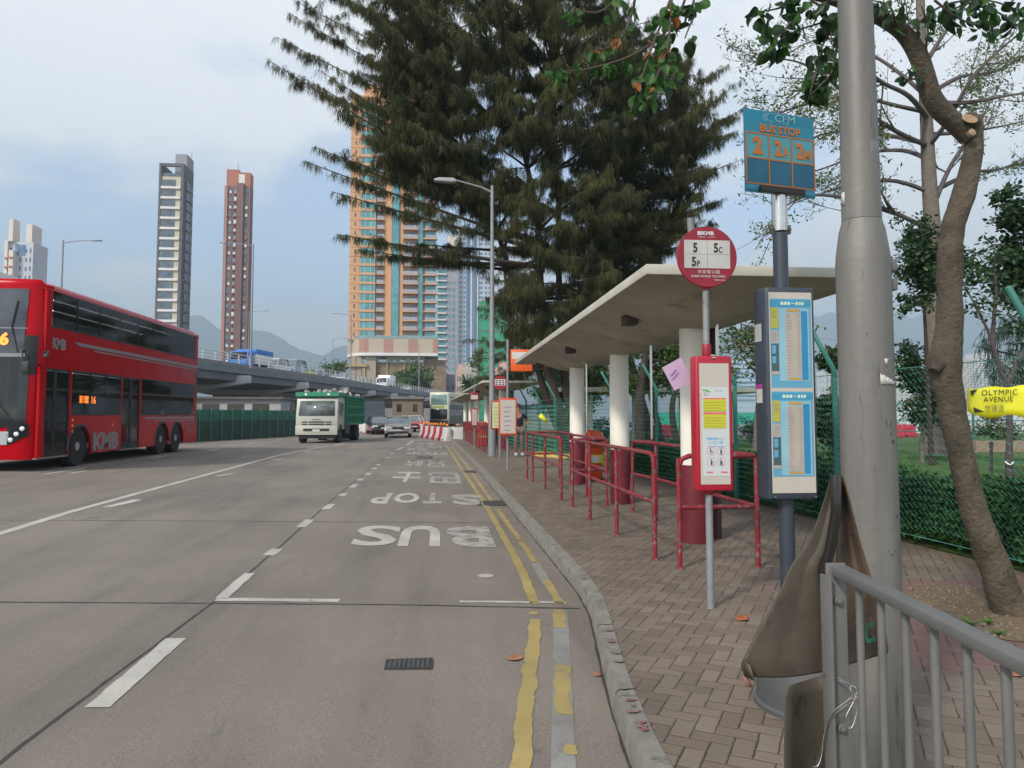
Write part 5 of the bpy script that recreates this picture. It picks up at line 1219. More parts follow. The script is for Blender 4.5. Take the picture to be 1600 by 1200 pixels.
# windscreens on the nose
def nosepatch(x0, x1, z0, z1, off, nx=10, nz=8, zcurve=None):
    return [[(x0 + (x1 - x0) * i / nx, nose(x0 + (x1 - x0) * i / nx, zz_) - off, zz_) for zz_ in [(z0 if zcurve is None else zcurve(i / nx)) + (z1 - (z0 if zcurve is None else zcurve(i / nx))) * j / nz for j in range(nz + 1)]] for i in range(nx + 1)]
mb = MB(); mb.sheet(nosepatch(-0.34, -2.16, 2.62, 4.18, 0.012)); us_ = mb.build('upper_windscreen', mat('upper windscreen glass', (0.05, 0.058, 0.065), 0.05, 0, 0.7, 1.2, spec=0.45), bus)
mb = MB(); mb.sheet(nosepatch(-0.22, -2.28, 1.12, 2.62, 0.014, zcurve=lambda u: 1.12 - 0.18 * math.sin(u * math.pi))); mb.build('lower_windscreen', M_glass_dark, bus)
mb = MB(); mb.sheet(nosepatch(-0.10, -0.34, 2.2, 3.1, 0.010, 4, 6)); mb.build('black_corner_trim', M_frame, bus)
mb = MB(); mb.sheet(nosepatch(-0.30, -2.2, 2.60, 2.68, 0.018)); mb.sheet(nosepatch(-0.3, -2.2, 3.25, 3.27, 0.018)); mb.parts('screen_divider', mat('grey trim', (0.2, 0.2, 0.2), 0.4), bus)
mb = MB(); text_into(mb, '16', (-0.98, nose(-0.85, 2.9) - 0.024, 2.86), (0.33, 0.0, 0), (0, 0.02, 0.30), 0.05); mb.build('led_number', emis('amber led', (1.0, 0.30, 0.02), 2.2), bus, fixn=False)
mb = MB(); mb.sheet(nosepatch(-0.16, -0.58, 0.62, 1.10, 0.016, 5, 4, zcurve=lambda u: 0.82 - 0.22 * u)); mb.build('headlight_pod', M_glass_dark, bus)
for x, z in ((-0.27, 0.98), (-0.38, 0.86), (-0.50, 0.73)):
    mb = MB(); mb.lathe((x, nose(x, z) - 0.02, z), [(0.055, 0), (0.05, -0.02), (0.02, -0.03)], 14, ax='Y'); mb.build('headlight', mat('lamp glass', (0.75, 0.77, 0.8), 0.1, 0.4), bus)
mb = MB(); mb.sheet(nosepatch(-0.55, -1.95, 0.62, 0.92, 0.016)); mb.build('silver_bumper_panel', mat('silver panel', (0.45, 0.47, 0.5), 0.35, 0.4), bus)
mb = MB(); mb.path([(0.0, 0.25, 2.72), (0.16, 0.10, 2.74), (0.22, -0.05, 2.66)], 0.025, 8); mb.path([(-0.30, 0.0, 2.72), (-0.25, -0.18, 2.70), (-0.20, -0.22, 2.5)], 0.02, 8); mb.box((0.20, -0.05, 2.62), (0.10, 0.08, 0.08)); mb.box((-0.16, -0.16, 2.36), (0.13, 0.08, 0.26)); mb.build('mirror', M_black, bus, bevel=0.02)
mb = MB(); mb.path([(-0.5, nose(-.5, 1.3) - .03, 1.2), (-0.9, nose(-.9, 1.6) - .04, 1.7), (-1.3, -0.05, 1.95)], 0.012, 6); mb.path([(-0.45, nose(-.45, 3) - .04, 2.72), (-0.62, nose(-.6, 3.3) - .04, 3.3), (-0.55, nose(-.55, 3.9) - .04, 3.9)], 0.014, 6); mb.parts('wiper', M_black, bus)

# ---- green and white tipper truck
TY = 41.0; tz = 0.0
tx = xat(530, TY, 650)      # right (kerb side) edge of the cab
trk = empty('tipper_truck', (tx - 1.2, TY, road_z(tx, TY)), R(-5), 'white cabbed tipper truck with a green ribbed body carrying rubble', 'truck')
M_tw = mat('off white cab paint', (0.42, 0.42, 0.36), 0.35, 0, 0.05, 2); M_tg = mat('green tipper paint', (0.02, 0.22, 0.12), 0.5, 0, 0.12, 2, dirt=((0.05, 0.14, 0.09), 3, 0.6))
mb = MB(); mb.prism([(-0.0, 0.72), (-0.03, 1.45), (0.16, 2.42), (0.30, 2.52), (1.75, 2.52), (1.75, 0.72), (1.25, 0.72), (1.15, 0.98), (0.55, 0.98), (0.45, 0.72)][::1], -1.14, 1.14, 'YZ')
mb.build('cab', M_tw, trk, bevel=0.05)
mb = MB(); mb.add([(-0.98, -0.03 + 0.005, 1.50), (0.98, -0.025, 1.50), (0.92, 0.115, 2.30), (-0.92, 0.115, 2.30)], [(0, 1, 2, 3)]); 
o = mb.build('windscreen', mat('hazy windscreen', (0.12, 0.145, 0.15), 0.08, 0, 0.5, 1.3, spec=0.9), trk, solid=0.03, fixn=False); o.location.y = -0.02
for s_ in (-1, 1):
    mb = MB(); mb.bb(s_ * 1.145, 0.45, 1.45, s_ * 1.16, 1.25, 2.15); mb.build('side_window', M_glass_dark, trk)
    mb = MB(); mb.bb(s_ * 0.80, -0.06, 0.62, s_ * 1.08, -0.02, 0.92); mb.build('headlight', mat('truck lamp', (0.35, 0.34, 0.33), 0.15, 0.3), trk, bevel=0.01)
    mb = MB(); mb.box((s_ * 1.36, -0.05, 1.95), (0.18, 0.08, 0.42)); mb.path([(s_ * 1.14, 0.1, 2.2), (s_ * 1.36, -0.05, 2.2)], 0.02, 6); mb.path([(s_ * 1.14, 0.1, 1.7), (s_ * 1.36, -0.05, 1.75)], 0.02, 6); mb.build('mirror', M_black, trk)
mb = MB(); mb.bb(-1.14, -0.08, 0.45, 1.14, 0.12, 0.97); mb.build('bumper', M_tw, trk, bevel=0.03)
mb = MB(); 
for z in (1.00, 1.13): mb.bb(-0.42, -0.05, z, 0.42, -0.01, z + 0.06); mb.bb(-0.80, -0.05, z, -0.50, -0.01, z + 0.05); mb.bb(0.50, -0.05, z, 0.80, -0.01, z + 0.05)
mb.bb(-0.70, -0.10, 0.66, 0.70, -0.07, 0.80); mb.bb(-1.0, 0.1, 0.25, 1.0, 0.3, 0.5); mb.bb(-1.12, -0.02, 0.965, 1.12, 0.0, 0.985); mb.build('grille', M_black, trk)
mb = MB(); mb.bb(-0.2, -0.11, 0.62, 0.2, -0.10, 0.76); pl_ = mb.build('number_plate', M_plateW, trk)
mb = MB(); text_into(mb, 'ISUZU', (-0.22, -0.055, 1.26), (0.44, 0, 0), (0, 0, 0.06), 0.03); mb.path([(-0.8, -0.02, 1.55), (-0.2, -0.03, 1.50)], 0.015, 5); mb.path([(0.1, -0.02, 1.52), (0.75, -0.03, 1.53)], 0.015, 5); mb.parts('wiper', M_black, trk, fixn=False)
mb = MB(); mb.bb(-1.18, 0.02, 2.55, 1.18, 1.9, 2.78); mb.bb(-1.20, 1.85, 0.95, 1.20, 7.0, 1.05)
for s_ in (-1, 1):
    mb.bb(s_ * 1.12, 1.85, 1.0, s_ * 1.17, 7.0, 2.65)
    for i in range(14): y = 1.9 + i * 0.39; mb.bb(s_ * 1.17, y, 1.0, s_ * 1.24, y + 0.09, 2.62)
    for z in (1.0, 1.5, 2.0, 2.58): mb.bb(s_ * 1.17, 1.85, z, s_ * 1.23, 7.0, z + 0.07)
mb.bb(-1.15, 1.85, 1.0, 1.15, 1.92, 2.6); mb.bb(-1.15, 6.95, 1.0, 1.15, 7.0, 2.4); mb.build('tipper_body', M_tg, trk)
mb = MB()
for i in range(60):
    c_ = (random.uniform(-1, 1), random.uniform(0.3, 6.6), 2.62 + random.uniform(0, 0.22)); s_ = random.uniform(0.1, 0.3); mb.box(c_, (s_, s_ * 1.4, s_ * .7), M=Matrix.Rotation(random.uniform(0, 3), 3, Vector((random.random(), random.random(), random.random()))))
tag(mb.build('rubble_load', mat('pale rubble', (0.30, 0.285, 0.26), 0.9, 0, 0.4, 3), trk), kind='stuff')
mb = MB()
for y in (0.06,): mb.box((-0.62, 0.018, 2.66), (0.10, 0.01, 0.12)); mb.box((0.62, 0.018, 2.66), (0.14, 0.01, 0.10))
mb.parts('white_patch', M_white, trk)
for y, dual in ((0.85, 0), (5.2, 1)):
    for s_ in (-1, 1): wheel(trk, (s_ * 0.95, y, 0.48), 0.48, 0.30 if not dual else 0.5, mat('dusty wheel', (0.12, 0.11, 0.10), 0.7), s_)
mb = MB(); mb.bb(-0.5, 0.5, 0.5, 0.5, 6.9, 0.95); mb.bb(0.55, 2.3, 0.45, 1.05, 3.6, 0.95); mb.bb(-0.9, 4.6, 0.1, 0.9, 4.7, 0.7); mb.build('chassis', M_black, trk)

# ---- cars
def car(name, label, x, y, z, rz, paint, cat='car', L=4.7, Wc=1.82, Hc=1.46, kind='saloon', group=None, detail=True, roofcol=None):
    """nose at local y=0 looking to -y"""
    root = empty(name, (x, y, z), rz, label, cat, group); hw = Wc / 2
    if kind == 'saloon':
        low = [(0.02, 0.30), (0.0, 0.55), (0.10, 0.72), (1.15, 0.92), (3.75, 0.98), (4.60, 0.95), (4.70, 0.70), (4.68, 0.30)]; gh = [(1.15, 0.90), (1.95, 1.40), (2.35, 1.46), (3.35, 1.42), (4.05, 0.97)]
    elif kind == 'van':
        low = [(0.02, 0.30), (0.0, 0.75), (0.12, 0.95), (0.75, 1.10), (4.6, 1.10), (4.68, 0.9), (4.68, 0.30)]; gh = [(0.75, 1.08), (1.45, 1.80), (1.75, 1.92), (4.35, 1.92), (4.62, 1.1)]
    else:
        low = [(0.02, 0.30), (0.0, 0.60), (0.10, 0.80), (1.1, 1.0), (4.5, 1.02), (4.6, 0.7), (4.6, 0.30)]; gh = [(1.05, 0.98), (1.75, 1.50), (2.1, 1.58), (3.9, 1.55), (4.45, 1.0)]
    fL, fH = L / 4.7, Hc / (1.46 if kind == 'saloon' else 1.92 if kind == 'van' else 1.58)
    def loft(prof, ws):
        rows = []
        zmid = (prof[0][1] + prof[-1][1]) / 2
        return rows
    def body(prof, wf, m, nm, inset_top):
        mb = MB(); n = len(prof); cols = []
        for u in (-1, -0.96, -0.75, 0, 0.75, 0.96, 1):
            cols.append([(u * hw * wf(z_), (y_ + (0.10 * abs(u) ** 3 if i < n / 2 else -0.10 * abs(u) ** 3)) * fL, (z_ - (0.05 if abs(u) == 1 and z_ > 0.5 else 0)) * fH) for i, (y_, z_) in enumerate(prof)])
        mb.sheet(cols)
        k = n; b = 0; mb.f.append(tuple(range(0, n))); mb.mi.append(0); e = 6 * n; mb.f.append(tuple(range(e, e + n))); mb.mi.append(0)
        mb.f.append(tuple([c_ * n for c_ in range(7)] + [c_ * n + n - 1 for c_ in reversed(range(7))])); mb.mi.append(0)
        return mb.build(nm, m, root)
    bd = body(low, lambda z_: 1.0 - 0.05 * max(0, z_ - 0.7), paint, 'body', 0)
    roof_h = max(q[1] for q in gh)
    gl = body(gh, lambda z_: 0.90 - 0.22 * (z_ - gh[0][1]), M_glass_car, 'window_glass', 0)
    top = [p for p in gh if p[1] > roof_h - 0.12]
    mb = MB(); wt_ = hw * (0.90 - 0.22 * (roof_h - gh[0][1])) + 0.012
    mb.sheet([[(u * wt_, p[0] * fL, (p[1] + 0.012 - (0.02 if abs(u) == 1 else 0)) * fH) for p in top] for u in (-1, -.9, 0, .9, 1)])
    for s_ in (-1, 1):   # pillars
        for (ya_, za_), (yb_, zb_) in ((gh[0], top[0]), (gh[-1], top[-1]), ((2.6 if kind == 'saloon' else 2.5, gh[0][1]), (2.65, roof_h))):
            wa = hw * 0.90 + 0.006; wb2 = hw * (0.90 - 0.22 * (zb_ - gh[0][1])) + 0.006
            mb.path([(s_ * wa, ya_ * fL, za_ * fH), (s_ * wb2, yb_ * fL, zb_ * fH)], 0.03, 5)
    mb.build('roof', roofcol or paint, root)
    for s_ in (-1, 1):
        mb = MB(); mb.box((s_ * hw * 0.70, 0.07 * fL, 0.66 * fH), (hw * 0.42, 0.12, 0.12)); mb.build('headlight', mat('car lamp glass', (0.62, 0.66, 0.70), 0.1, 0.2), root, bevel=0.03)
        for y_ in (0.85 * fL, 3.70 * fL): wheel(root, (s_ * (hw - 0.11), y_, 0.31), 0.31, 0.2, side=s_, detail=detail)
        mb = MB(); mb.box((s_ * (hw + 0.06), 1.45 * fL, 1.0 * fH), (0.18, 0.10, 0.12)); mb.build('mirror', paint, root, bevel=0.02)
    mb = MB(); mb.bb(-hw * 0.42, -0.012, 0.60 * fH, -0.02, 0.06, 0.74 * fH); mb.bb(0.02, -0.012, 0.60 * fH, hw * 0.42, 0.06, 0.74 * fH); mb.bb(-hw * 0.75, -0.012, 0.32 * fH, hw * 0.75, 0.05, 0.44 * fH); mb.build('grille', M_black, root, bevel=0.01)
    mb = MB(); mb.bb(-0.22, -0.02, 0.46 * fH, 0.22, 0.0, 0.56 * fH); mb.build('number_plate', M_plateW, root)
    return root
P_silver = mat('silver brown car paint', (0.36, 0.33, 0.31), 0.22, 0.5, 0.05, 2, spec=0.8); P_black = mat('black car paint', (0.02, 0.02, 0.025), 0.2, 0, 0.1, 2, spec=0.8)
P_red = mat('red taxi paint', (0.42, 0.015, 0.02), 0.25, 0, 0.05, 2, spec=0.7); P_white = mat('white car paint', (0.70, 0.71, 0.72), 0.25, 0, 0.03, 2); P_blue = mat('pale blue car paint', (0.28, 0.36, 0.44), 0.25, 0.3, 0.04, 2); P_grey = mat('grey car paint', (0.16, 0.17, 0.18), 0.25, 0.3, 0.05, 2); P_yel = mat('yellow green van paint', (0.55, 0.52, 0.08), 0.3)
Y_ = 50.0; car('parked_car' if False else 'saloon_car', 'silver brown saloon driving towards the camera in the middle lane', xat(622, Y_), Y_, 0, R(3), P_silver, detail=True)
Y_ = 58.0; car('saloon_car', 'black car half hidden behind the silver saloon on its left', xat(600, Y_), Y_, 0, R(12), P_black, detail=False)
Y_ = 66.0; car('taxi', 'red taxi just right of the silver saloon', xat(648, Y_), Y_, 0, R(14), P_red, 'taxi', detail=False, group='red taxis', roofcol=mat('taxi silver roof', (0.5, 0.5, 0.5), 0.3))
Y_ = 80.0; car('taxi', 'farther red taxi behind the first red one near the barriers', xat(655, Y_), Y_, 0, R(14), P_red, 'taxi', detail=False, group='red taxis', roofcol=MATS['taxi silver roof'])

# ---- far double decker by the barriers
Y_ = 92.0; fb_ = empty('double_decker_bus', (xat(686, Y_), Y_, 0.0), R(-16), 'cream fronted double decker bus in the distance under the flyover edge', 'bus')
M_fcream = mat('cream bus paint', (0.52, 0.50, 0.38), 0.35, 0, 0.05, 2)
mb = MB(); mb.bb(-1.25, 0, 0.35, 1.25, 11.5, 4.35); mb.build('body', M_fcream, fb_, bevel=0.18, seg=3)
mb = MB(); mb.bb(-1.05, -0.02, 2.75, 1.05, 0.05, 4.05); mb.build('upper_windscreen', mat('green tinted glass', (0.12, 0.20, 0.18), 0.1, 0, 0.5, 0.8, spec=0.8), fb_, bevel=0.05)
mb = MB(); mb.bb(-1.08, -0.025, 0.95, 1.08, 0.05, 2.25); mb.build('lower_windscreen', M_glass_dark, fb_, bevel=0.05)
mb = MB(); mb.bb(-1.22, -0.03, 0.3, 1.22, 0.02, 0.9); mb.build('bumper', M_black, fb_, bevel=0.03)
mb = MB(); mb.bb(-0.7, -0.035, 2.35, 0.7, 0.0, 2.68); mb.build('destination_display', mat('dim display', (0.25, 0.33, 0.10), 0.4), fb_)
for a, b in ((2.9, 3.8), (1.3, 2.2)):
    for i in range(7): mb = MB(); mb.bb(1.245, 0.8 + i * 1.5, a, 1.262, 2.15 + i * 1.5, b); mb.build('side_window', M_glass_dark, fb_)
mb = MB(); mb.bb(1.246, 0.4, 0.4, 1.258, 11.2, 2.85); mb.build('side_panel', mat('dark side panel', (0.05, 0.05, 0.05), 0.4), fb_)
for y in (2.6, 8.6, 9.9):
    for s_ in (-1, 1): wheel(fb_, (s_ * 1.1, y, 0.5), 0.5, 0.28, side=s_, detail=False)

# ---- water barriers
M_bred = mat('red plastic barrier', (0.38, 0.014, 0.04), 0.45, 0, 0.1, 3); M_bwht = mat('white plastic barrier', (0.50, 0.485, 0.46), 0.5, 0, 0.08, 3)
def barrier(x, y, z, rz, m, label, lamp=True, w=0.95, group='water filled barriers by the bus lane', nm='water_barrier'):
    root = empty(nm, (x, y, z), rz, label, 'barrier', group)
    mb = MB(); mb.prism([(-0.24, 0.0), (-0.24, 0.12), (-0.13, 0.42), (-0.10, 0.82), (0.10, 0.82), (0.13, 0.42), (0.24, 0.12), (0.24, 0.0)], -w / 2, w / 2, 'YZ'); mb.build('body', m, root, bevel=0.03)
    mb = MB(); mb.lathe((0.0, 0, 0), [(0.05, 0.81), (0.05, 0.86), (0.03, 0.87)], 12); mb.box((0, -0.24, 0.10), (0.25, 0.02, 0.08)); mb.parts('cap', M_black, root)
    if lamp:
        mb = MB(); mb.tube((0.15, 0, 0.80), (0.15, 0, 0.92), 0.03, n=8); mb.build('lamp_stalk', M_black, root)
        mb = MB(); hh = random.uniform(-0.04, 0.04); mb.lathe((0.15 + hh, 0, 0.98 + hh), [(0.05, -0.07), (0.075, -0.05), (0.075, 0.05), (0.045, 0.07)], 14, ax='Z'); mb.build('amber_lamp', M_amber, root)
    return root
a = Vector((-1.20, 50.5)); b = Vector((0.30, 43.3)); n = 9
ordn = ['first', 'second', 'third', 'fourth', 'fifth', 'sixth', 'seventh', 'eighth', 'ninth']
for i in range(n):
    p = a.lerp(b, i / (n - 1)); red = i % 2 == 1
    barrier(p.x, p.y, 0, R(-72), M_bred if red else M_bwht, f"{'red' if red else 'white'} water barrier with amber lamp, {ordn[i]} from the far end of the bus lane row")
barrier(0.82, 43.2, 0, R(2), M_bwht, 'large white water barrier closing the bus lane end beside the kerb', w=0.85)
a = Vector((-8.6, 64.5)); b = Vector((-4.6, 62.0))
ordn = ['first', 'second', 'third', 'fourth', 'fifth', 'sixth', 'seventh']
for i in range(7):
    p = a.lerp(b, i / 6); red = i % 2 == 0
    barrier(p.x, p.y, 0, R(-25), M_bred if red else M_bwht, f"{'red' if red else 'white'} water barrier, {ordn[i]} from the truck in the row across the road", lamp=i % 3 == 1, w=0.7, group='water filled barriers behind the truck')

# =================================================================== FLYOVER
FP = [(-33.5, 20), (-27.7, 50), (-23.0, 73.7), (-19.2, 92), (-15.7, 108), (-10.9, 138), (-5.2, 170), (2.0, 210), (9.4, 262), (26, 340), (60, 440)]
def fyx(y):
    for (x0, y0), (x1, y1) in zip(FP, FP[1:]):
        if y <= y1: return x0 + (x1 - x0) * (y - y0) / (y1 - y0)
    return FP[-1][0]
fl_ = empty('flyover', (-27.7, 50, 0), 0, 'long grey concrete flyover with white railings curving across behind the vehicles', 'flyover')
ysf = [20 + 6 * i for i in range(38)] + [250 + 15 * i for i in range(13)]
FW = 16.0
sec = [(0.0, 7.0), (0.0, 5.95), (-0.35, 5.9), (-0.5, 5.15), (-2.6, 4.75), (-FW + 2.6, 4.75), (-FW + .5, 5.15), (-FW, 5.95), (-FW, 7.0), (-FW + 0.3, 7.0), (-FW + .3, 6.55), (-0.3, 6.55), (-0.3, 7.0), (0, 7.0)]
mb = MB(); mb.sheet([[(fyx(y) + sx_, y, z) for sx_, z in sec] for y in ysf]); mb.build('deck', M_conc, fl_, world=True)
mb = MB(); mb.sheet([[(fyx(y) + 0.012, y, z) for z in (6.98, 6.66)] for y in ysf]); mb.build('parapet_band', mat('stained parapet', (0.20, 0.20, 0.20), 0.9, 0, 0.25, 1.2, stretch=(1, 1, 4)), fl_, world=True, fixn=False)
M_frail = mat('white bridge railing paint', (0.50, 0.50, 0.50), 0.6, 0, 0.1, 2)
for sx_ in (-0.15, -FW + 0.15):
    mb = MB()
    for z in (7.32, 7.62, 7.95): mb.path([(fyx(y) + sx_, y, z) for y in ysf], 0.045 if z < 7.9 else 0.055, 6)
    mb.parts('rail', M_frail, fl_, world=True)
    y = 45 if sx_ > -1 else 60; k_ = 0
    while y < 260 and k_ < (70 if sx_ > -1 else 28): mb = MB(); mb.box((fyx(y) + sx_, y, 7.48), (0.12, 0.16, 0.98)); mb.build('rail_post', M_frail, fl_, world=True, smooth=False); y += 2.4 if sx_ > -1 else 4.8; k_ += 1
for y in (49.5, 65.5, 81.6, 97.4, 113.3, 129.5, 146, 162, 178, 195, 213, 232):
    x = fyx(y); mb = MB(); mb.prism([(x + 0.8, 4.95), (x + 0.8, 5.75), (x - FW - 0.35, 5.75), (x - FW - .35, 4.95), (x - 11, 4.0), (x - 5, 4.0)], y - 0.5, y + 0.5, 'XZ'); mb.build('crosshead', mat('pale crosshead concrete', (0.42, 0.43, 0.44), 0.85, 0, 0.1, 0.6), fl_, world=True, bevel=0.05)
    mb = MB(); mb.bb(x - 11.0, y - 0.65, -0.1, x - 5.0, y + 0.65, 4.1); mb.build('pier', M_pier, fl_, world=True, bevel=0.15)
# traffic on the flyover
def flyveh(px, Y, off, fn, **k): return (fyx(Y) + off, Y)
ZD = 6.55
rzf = lambda Y: -math.atan2(fyx(Y + 4) - fyx(Y), 4)
def fcar(px, py, off, label, paint, kind='saloon', **k):
    # distance at which the lane crosses this bearing
    best = min((abs(at(px, py, Y).x - (fyx(Y) + off)), Y) for Y in np.arange(40, 260, 0.5)); Y = best[1]
    return car('van' if kind == 'van' else 'saloon_car', label, fyx(Y) + off, Y, ZD, rzf(Y), paint, 'van' if kind == 'van' else 'car', kind=kind, group='traffic on the flyover', detail=False, **k)
fcar(420, 560, -2.6, 'white van on the flyover right behind the blue lorry', P_white, 'van', L=5.0, Hc=2.1)
fcar(447, 560, -2.7, 'pale blue van on the flyover, second behind the blue lorry', P_blue, 'van', L=5.2, Hc=2.4)
fcar(466, 570, -2.4, 'yellow green car on the flyover above the truck cab', P_yel)
fcar(483, 572, -2.6, 'grey car on the flyover between the yellow car and the white estate', P_grey)
fcar(495, 575, -2.8, 'dark van on the flyover above the truck', P_black, 'van')
fcar(524, 583, -2.0, 'white saloon on the flyover above the tipper body', P_white)
fcar(566, 593, -2.2, 'silver car on the flyover in front of the box lorry', P_silver)
fcar(630, 605, -2.3, 'small white car on the flyover behind the box lorry', P_white)
fcar(668, 610, -2.3, 'pale car far along the flyover left of the far bus', P_blue)
fcar(695, 616, -2.3, 'tiny white car at the far end of the flyover', P_white)
fcar(398, 556, -5.5, 'grey car in the outer flyover lane beside the blue lorry', P_grey)
def lorry(px, py, off, label, boxcol, cabcol, L=7.5, Hb=3.4, cover=None):
    best = min((abs(at(px, py, Y).x - (fyx(Y) + off)), Y) for Y in np.arange(40, 260, 0.5)); Y = best[1]
    root = empty('box_lorry', (fyx(Y) + off, Y, ZD), rzf(Y), label, 'lorry', 'traffic on the flyover')
    mb = MB(); mb.prism([(0, 0.5), (-0.02, 1.3), (0.2, 2.3), (1.7, 2.35), (1.7, 0.5)], -1.1, 1.1, 'YZ'); mb.build('cab', cabcol, root, bevel=0.06)
    mb = MB(); mb.add([(-0.95, -0.02, 1.35), (0.95, -0.02, 1.35), (0.9, 0.17, 2.2), (-0.9, 0.17, 2.2)], [(0, 1, 2, 3)]); mb.build('windscreen', M_glass_dark, root, solid=0.04, fixn=False)
    mb = MB(); mb.bb(-1.2, 1.85, 0.9, 1.2, L, Hb); mb.build('cargo_box', boxcol, root, bevel=0.03)
    if cover:
        mb = MB(); mb.bb(-1.23, 1.8, Hb - 0.55, 1.23, L + .05, Hb + 0.06); mb.build('cargo_cover', cover, root, bevel=0.05)
    mb = MB(); mb.bb(-0.5, 0.4, 0.45, 0.5, L - .1, 0.9); mb.build('chassis', M_black, root)
    for y in (0.9, L - 1.6):
        for s_ in (-1, 1): wheel(root, (s_ * 0.95, y, 0.45), 0.45, 0.3, side=s_, detail=False)
    return root
M_tarp = mat('blue tarpaulin', (0.03, 0.16, 0.48), 0.6, 0, 0.15, 1.5)
lorry(372, 552, -2.8, 'lorry with a bright blue tarpaulin cover on the flyover by the brown tower', M_white, M_tarp, 6.4, 2.6, M_tarp)
lorry(596, 592, -2.4, 'white box lorry on the flyover in front of the round green tree', M_white, P_white, 6.5, 2.9)
# green hoarding under the flyover
ho = empty('site_hoarding', (-13, 44, 0), 0, 'long green mesh site hoarding with posts below the flyover left of the truck', 'hoarding')
HP = [(-17.8, 32), (-15.3, 40), (-13.6, 45), (-11.3, 52), (-9.6, 60), (-9.8, 75)]
M_ho1 = mat('dark green hoarding mesh', (0.035, 0.065, 0.05), 0.85, 0, 0.25, 1.5, stretch=(1, 1, 3)); M_ho2 = mat('green hoarding panel', (0.03, 0.13, 0.085), 0.7, 0, 0.25, 2)
mb = MB(); mb2 = MB()
for (x0, y0), (x1, y1) in zip(HP, HP[1:]):
    for m_, za, zb, t in ((mb, -0.1, 1.20, 0.05), (mb2, 1.20, 1.85, 0.03)):
        d = Vector((x1 - x0, y1 - y0, 0)); nrm = Vector((d.y, -d.x, 0)).normalized() * t; A_ = Vector((x0, y0, 0)); B_ = Vector((x1, y1, 0))
        m_.add([A_ + Vector((0, 0, za)), B_ + Vector((0, 0, za)), B_ + Vector((0, 0, zb)), A_ + Vector((0, 0, zb)), A_ - nrm + Vector((0, 0, za)), B_ - nrm + Vector((0, 0, za)), B_ - nrm + Vector((0, 0, zb)), A_ - nrm + Vector((0, 0, zb))], [(0, 1, 2, 3), (4, 7, 6, 5), (3, 2, 6, 7), (0, 4, 5, 1)])
mb.parts('lower_mesh', M_ho1, ho, world=True); mb2.parts('upper_panel', M_ho2, ho, world=True)
for (x0, y0), (x1, y1) in zip(HP, HP[1:]):
    L = math.hypot(x1 - x0, y1 - y0); n = int(L / 1.0)
    for i in range(n):
        x, y = x0 + (x1 - x0) * i / n, y0 + (y1 - y0) * i / n; mb = MB(); mb.box((x + 0.08, y, 0.95), (0.05, 0.05, 1.95)); mb.build('post', M_fpost, ho, world=True)
# things seen under the flyover
sh = empty('site_office', (-22, 66, 0), 0, 'low pale site cabin with dark windows under the flyover behind the hoarding', 'cabin')
mb = MB(); mb.bb(-30, 66, 0, -14, 72, 2.9); mb.build('wall', mat('pale cabin wall', (0.34, 0.34, 0.34), 0.8), sh, world=True); mb = MB(); mb.bb(-30.3, 65.6, 2.9, -13.7, 72.3, 3.1); mb.build('roof', mat('grey roof edge', (0.09, 0.085, 0.085), 0.7), sh, world=True)
for i in range(7): mb = MB(); mb.bb(-29 + i * 2.1, 65.95, 1.5, -27.6 + i * 2.1, 66.05, 2.5); mb.build('window', M_glass_dark, sh, world=True)
sh = empty('site_hut', (-4, 88, 0), 0, 'small brown brick hut under the flyover behind the taxis', 'hut')
mb = MB(); mb.bb(xat(613, 88), 88, 0, xat(660, 88), 94, 3.4); mb.build('wall', mat('brown hut wall', (0.17, 0.13, 0.09), 0.9, 0, 0.2, 2), sh, world=True); mb = MB(); mb.bb(xat(611, 88), 87.7, 3.4, xat(662, 88), 94.3, 3.7); mb.build('roof', M_concdark, sh, world=True)
for px in (620, 645): mb = MB(); mb.bb(xat(px, 88), 87.95, 1.9, xat(px + 7, 88), 88.05, 2.8); mb.build('window', M_glass_dark, sh, world=True)
wl_ = MB(); wl_.bb(-40, 120, 0, 4, 120.4, 2.6); tag(wl_.build('boundary_wall', mat('grey boundary wall', (0.20, 0.21, 0.21), 0.9, 0, 0.2, 1), loc=(-18, 120, 0)), 'low grey boundary wall far under the flyover', 'wall')
bp = MB(); bp.bb(xat(566, 90), 90, 0, xat(601, 90), 90.4, 3.2); tag(bp.build('blue_pier', mat('blue grey painted pier', (0.045, 0.065, 0.08), 0.8, 0, 0.3, 1.2), loc=(xat(583, 90), 90, 0)), 'blue grey painted pier standing under the flyover right of the truck', 'netting')  # flat panel stands in for a blue painted flyover pier

# =================================================================== LAMP POSTS
def lamppost(x, y, h, arm, label, zb=0.0, r=0.09, armrise=0.3, collar=True):
    root = empty('street_lamp', (x, y, zb), 0, label, 'lamp post', 'lamp posts')
    mb = MB(); mb.lathe((0, 0, 0), ([(r * 1.35, 0), (r * 1.3, 1.35), (r * 1.0, 1.6)] if collar else [(r, 0)]) + [(r * 0.55, h)], 14); mb.build('pole', M_steelp, root)
    s_ = 1 if arm > 0 else -1
    mb = MB(); mb.path([(0, 0, h - 0.25), (arm * 0.3, 0, h - 0.12 + armrise * .2), (arm, 0, h - 0.10 + armrise)], [r * 0.45, r * 0.35, r * 0.3], 8); mb.build('arm', M_steelp, root)
    mb = MB(); mb.prism([(arm - s_ * 0.05, -0.06), (arm + s_ * 0.15, -0.10), (arm + s_ * 0.75, -0.07), (arm + s_ * 0.80, 0.0), (arm + s_ * 0.6, 0.06), (arm + s_ * 0.1, 0.06)], -0.13, 0.13, 'XZ')
    o = mb.build('lamp_head', mat('lamp head grey', (0.28, 0.29, 0.30), 0.5), root, bevel=0.03); o.location = (0, 0, h - 0.10 + armrise)
    return root
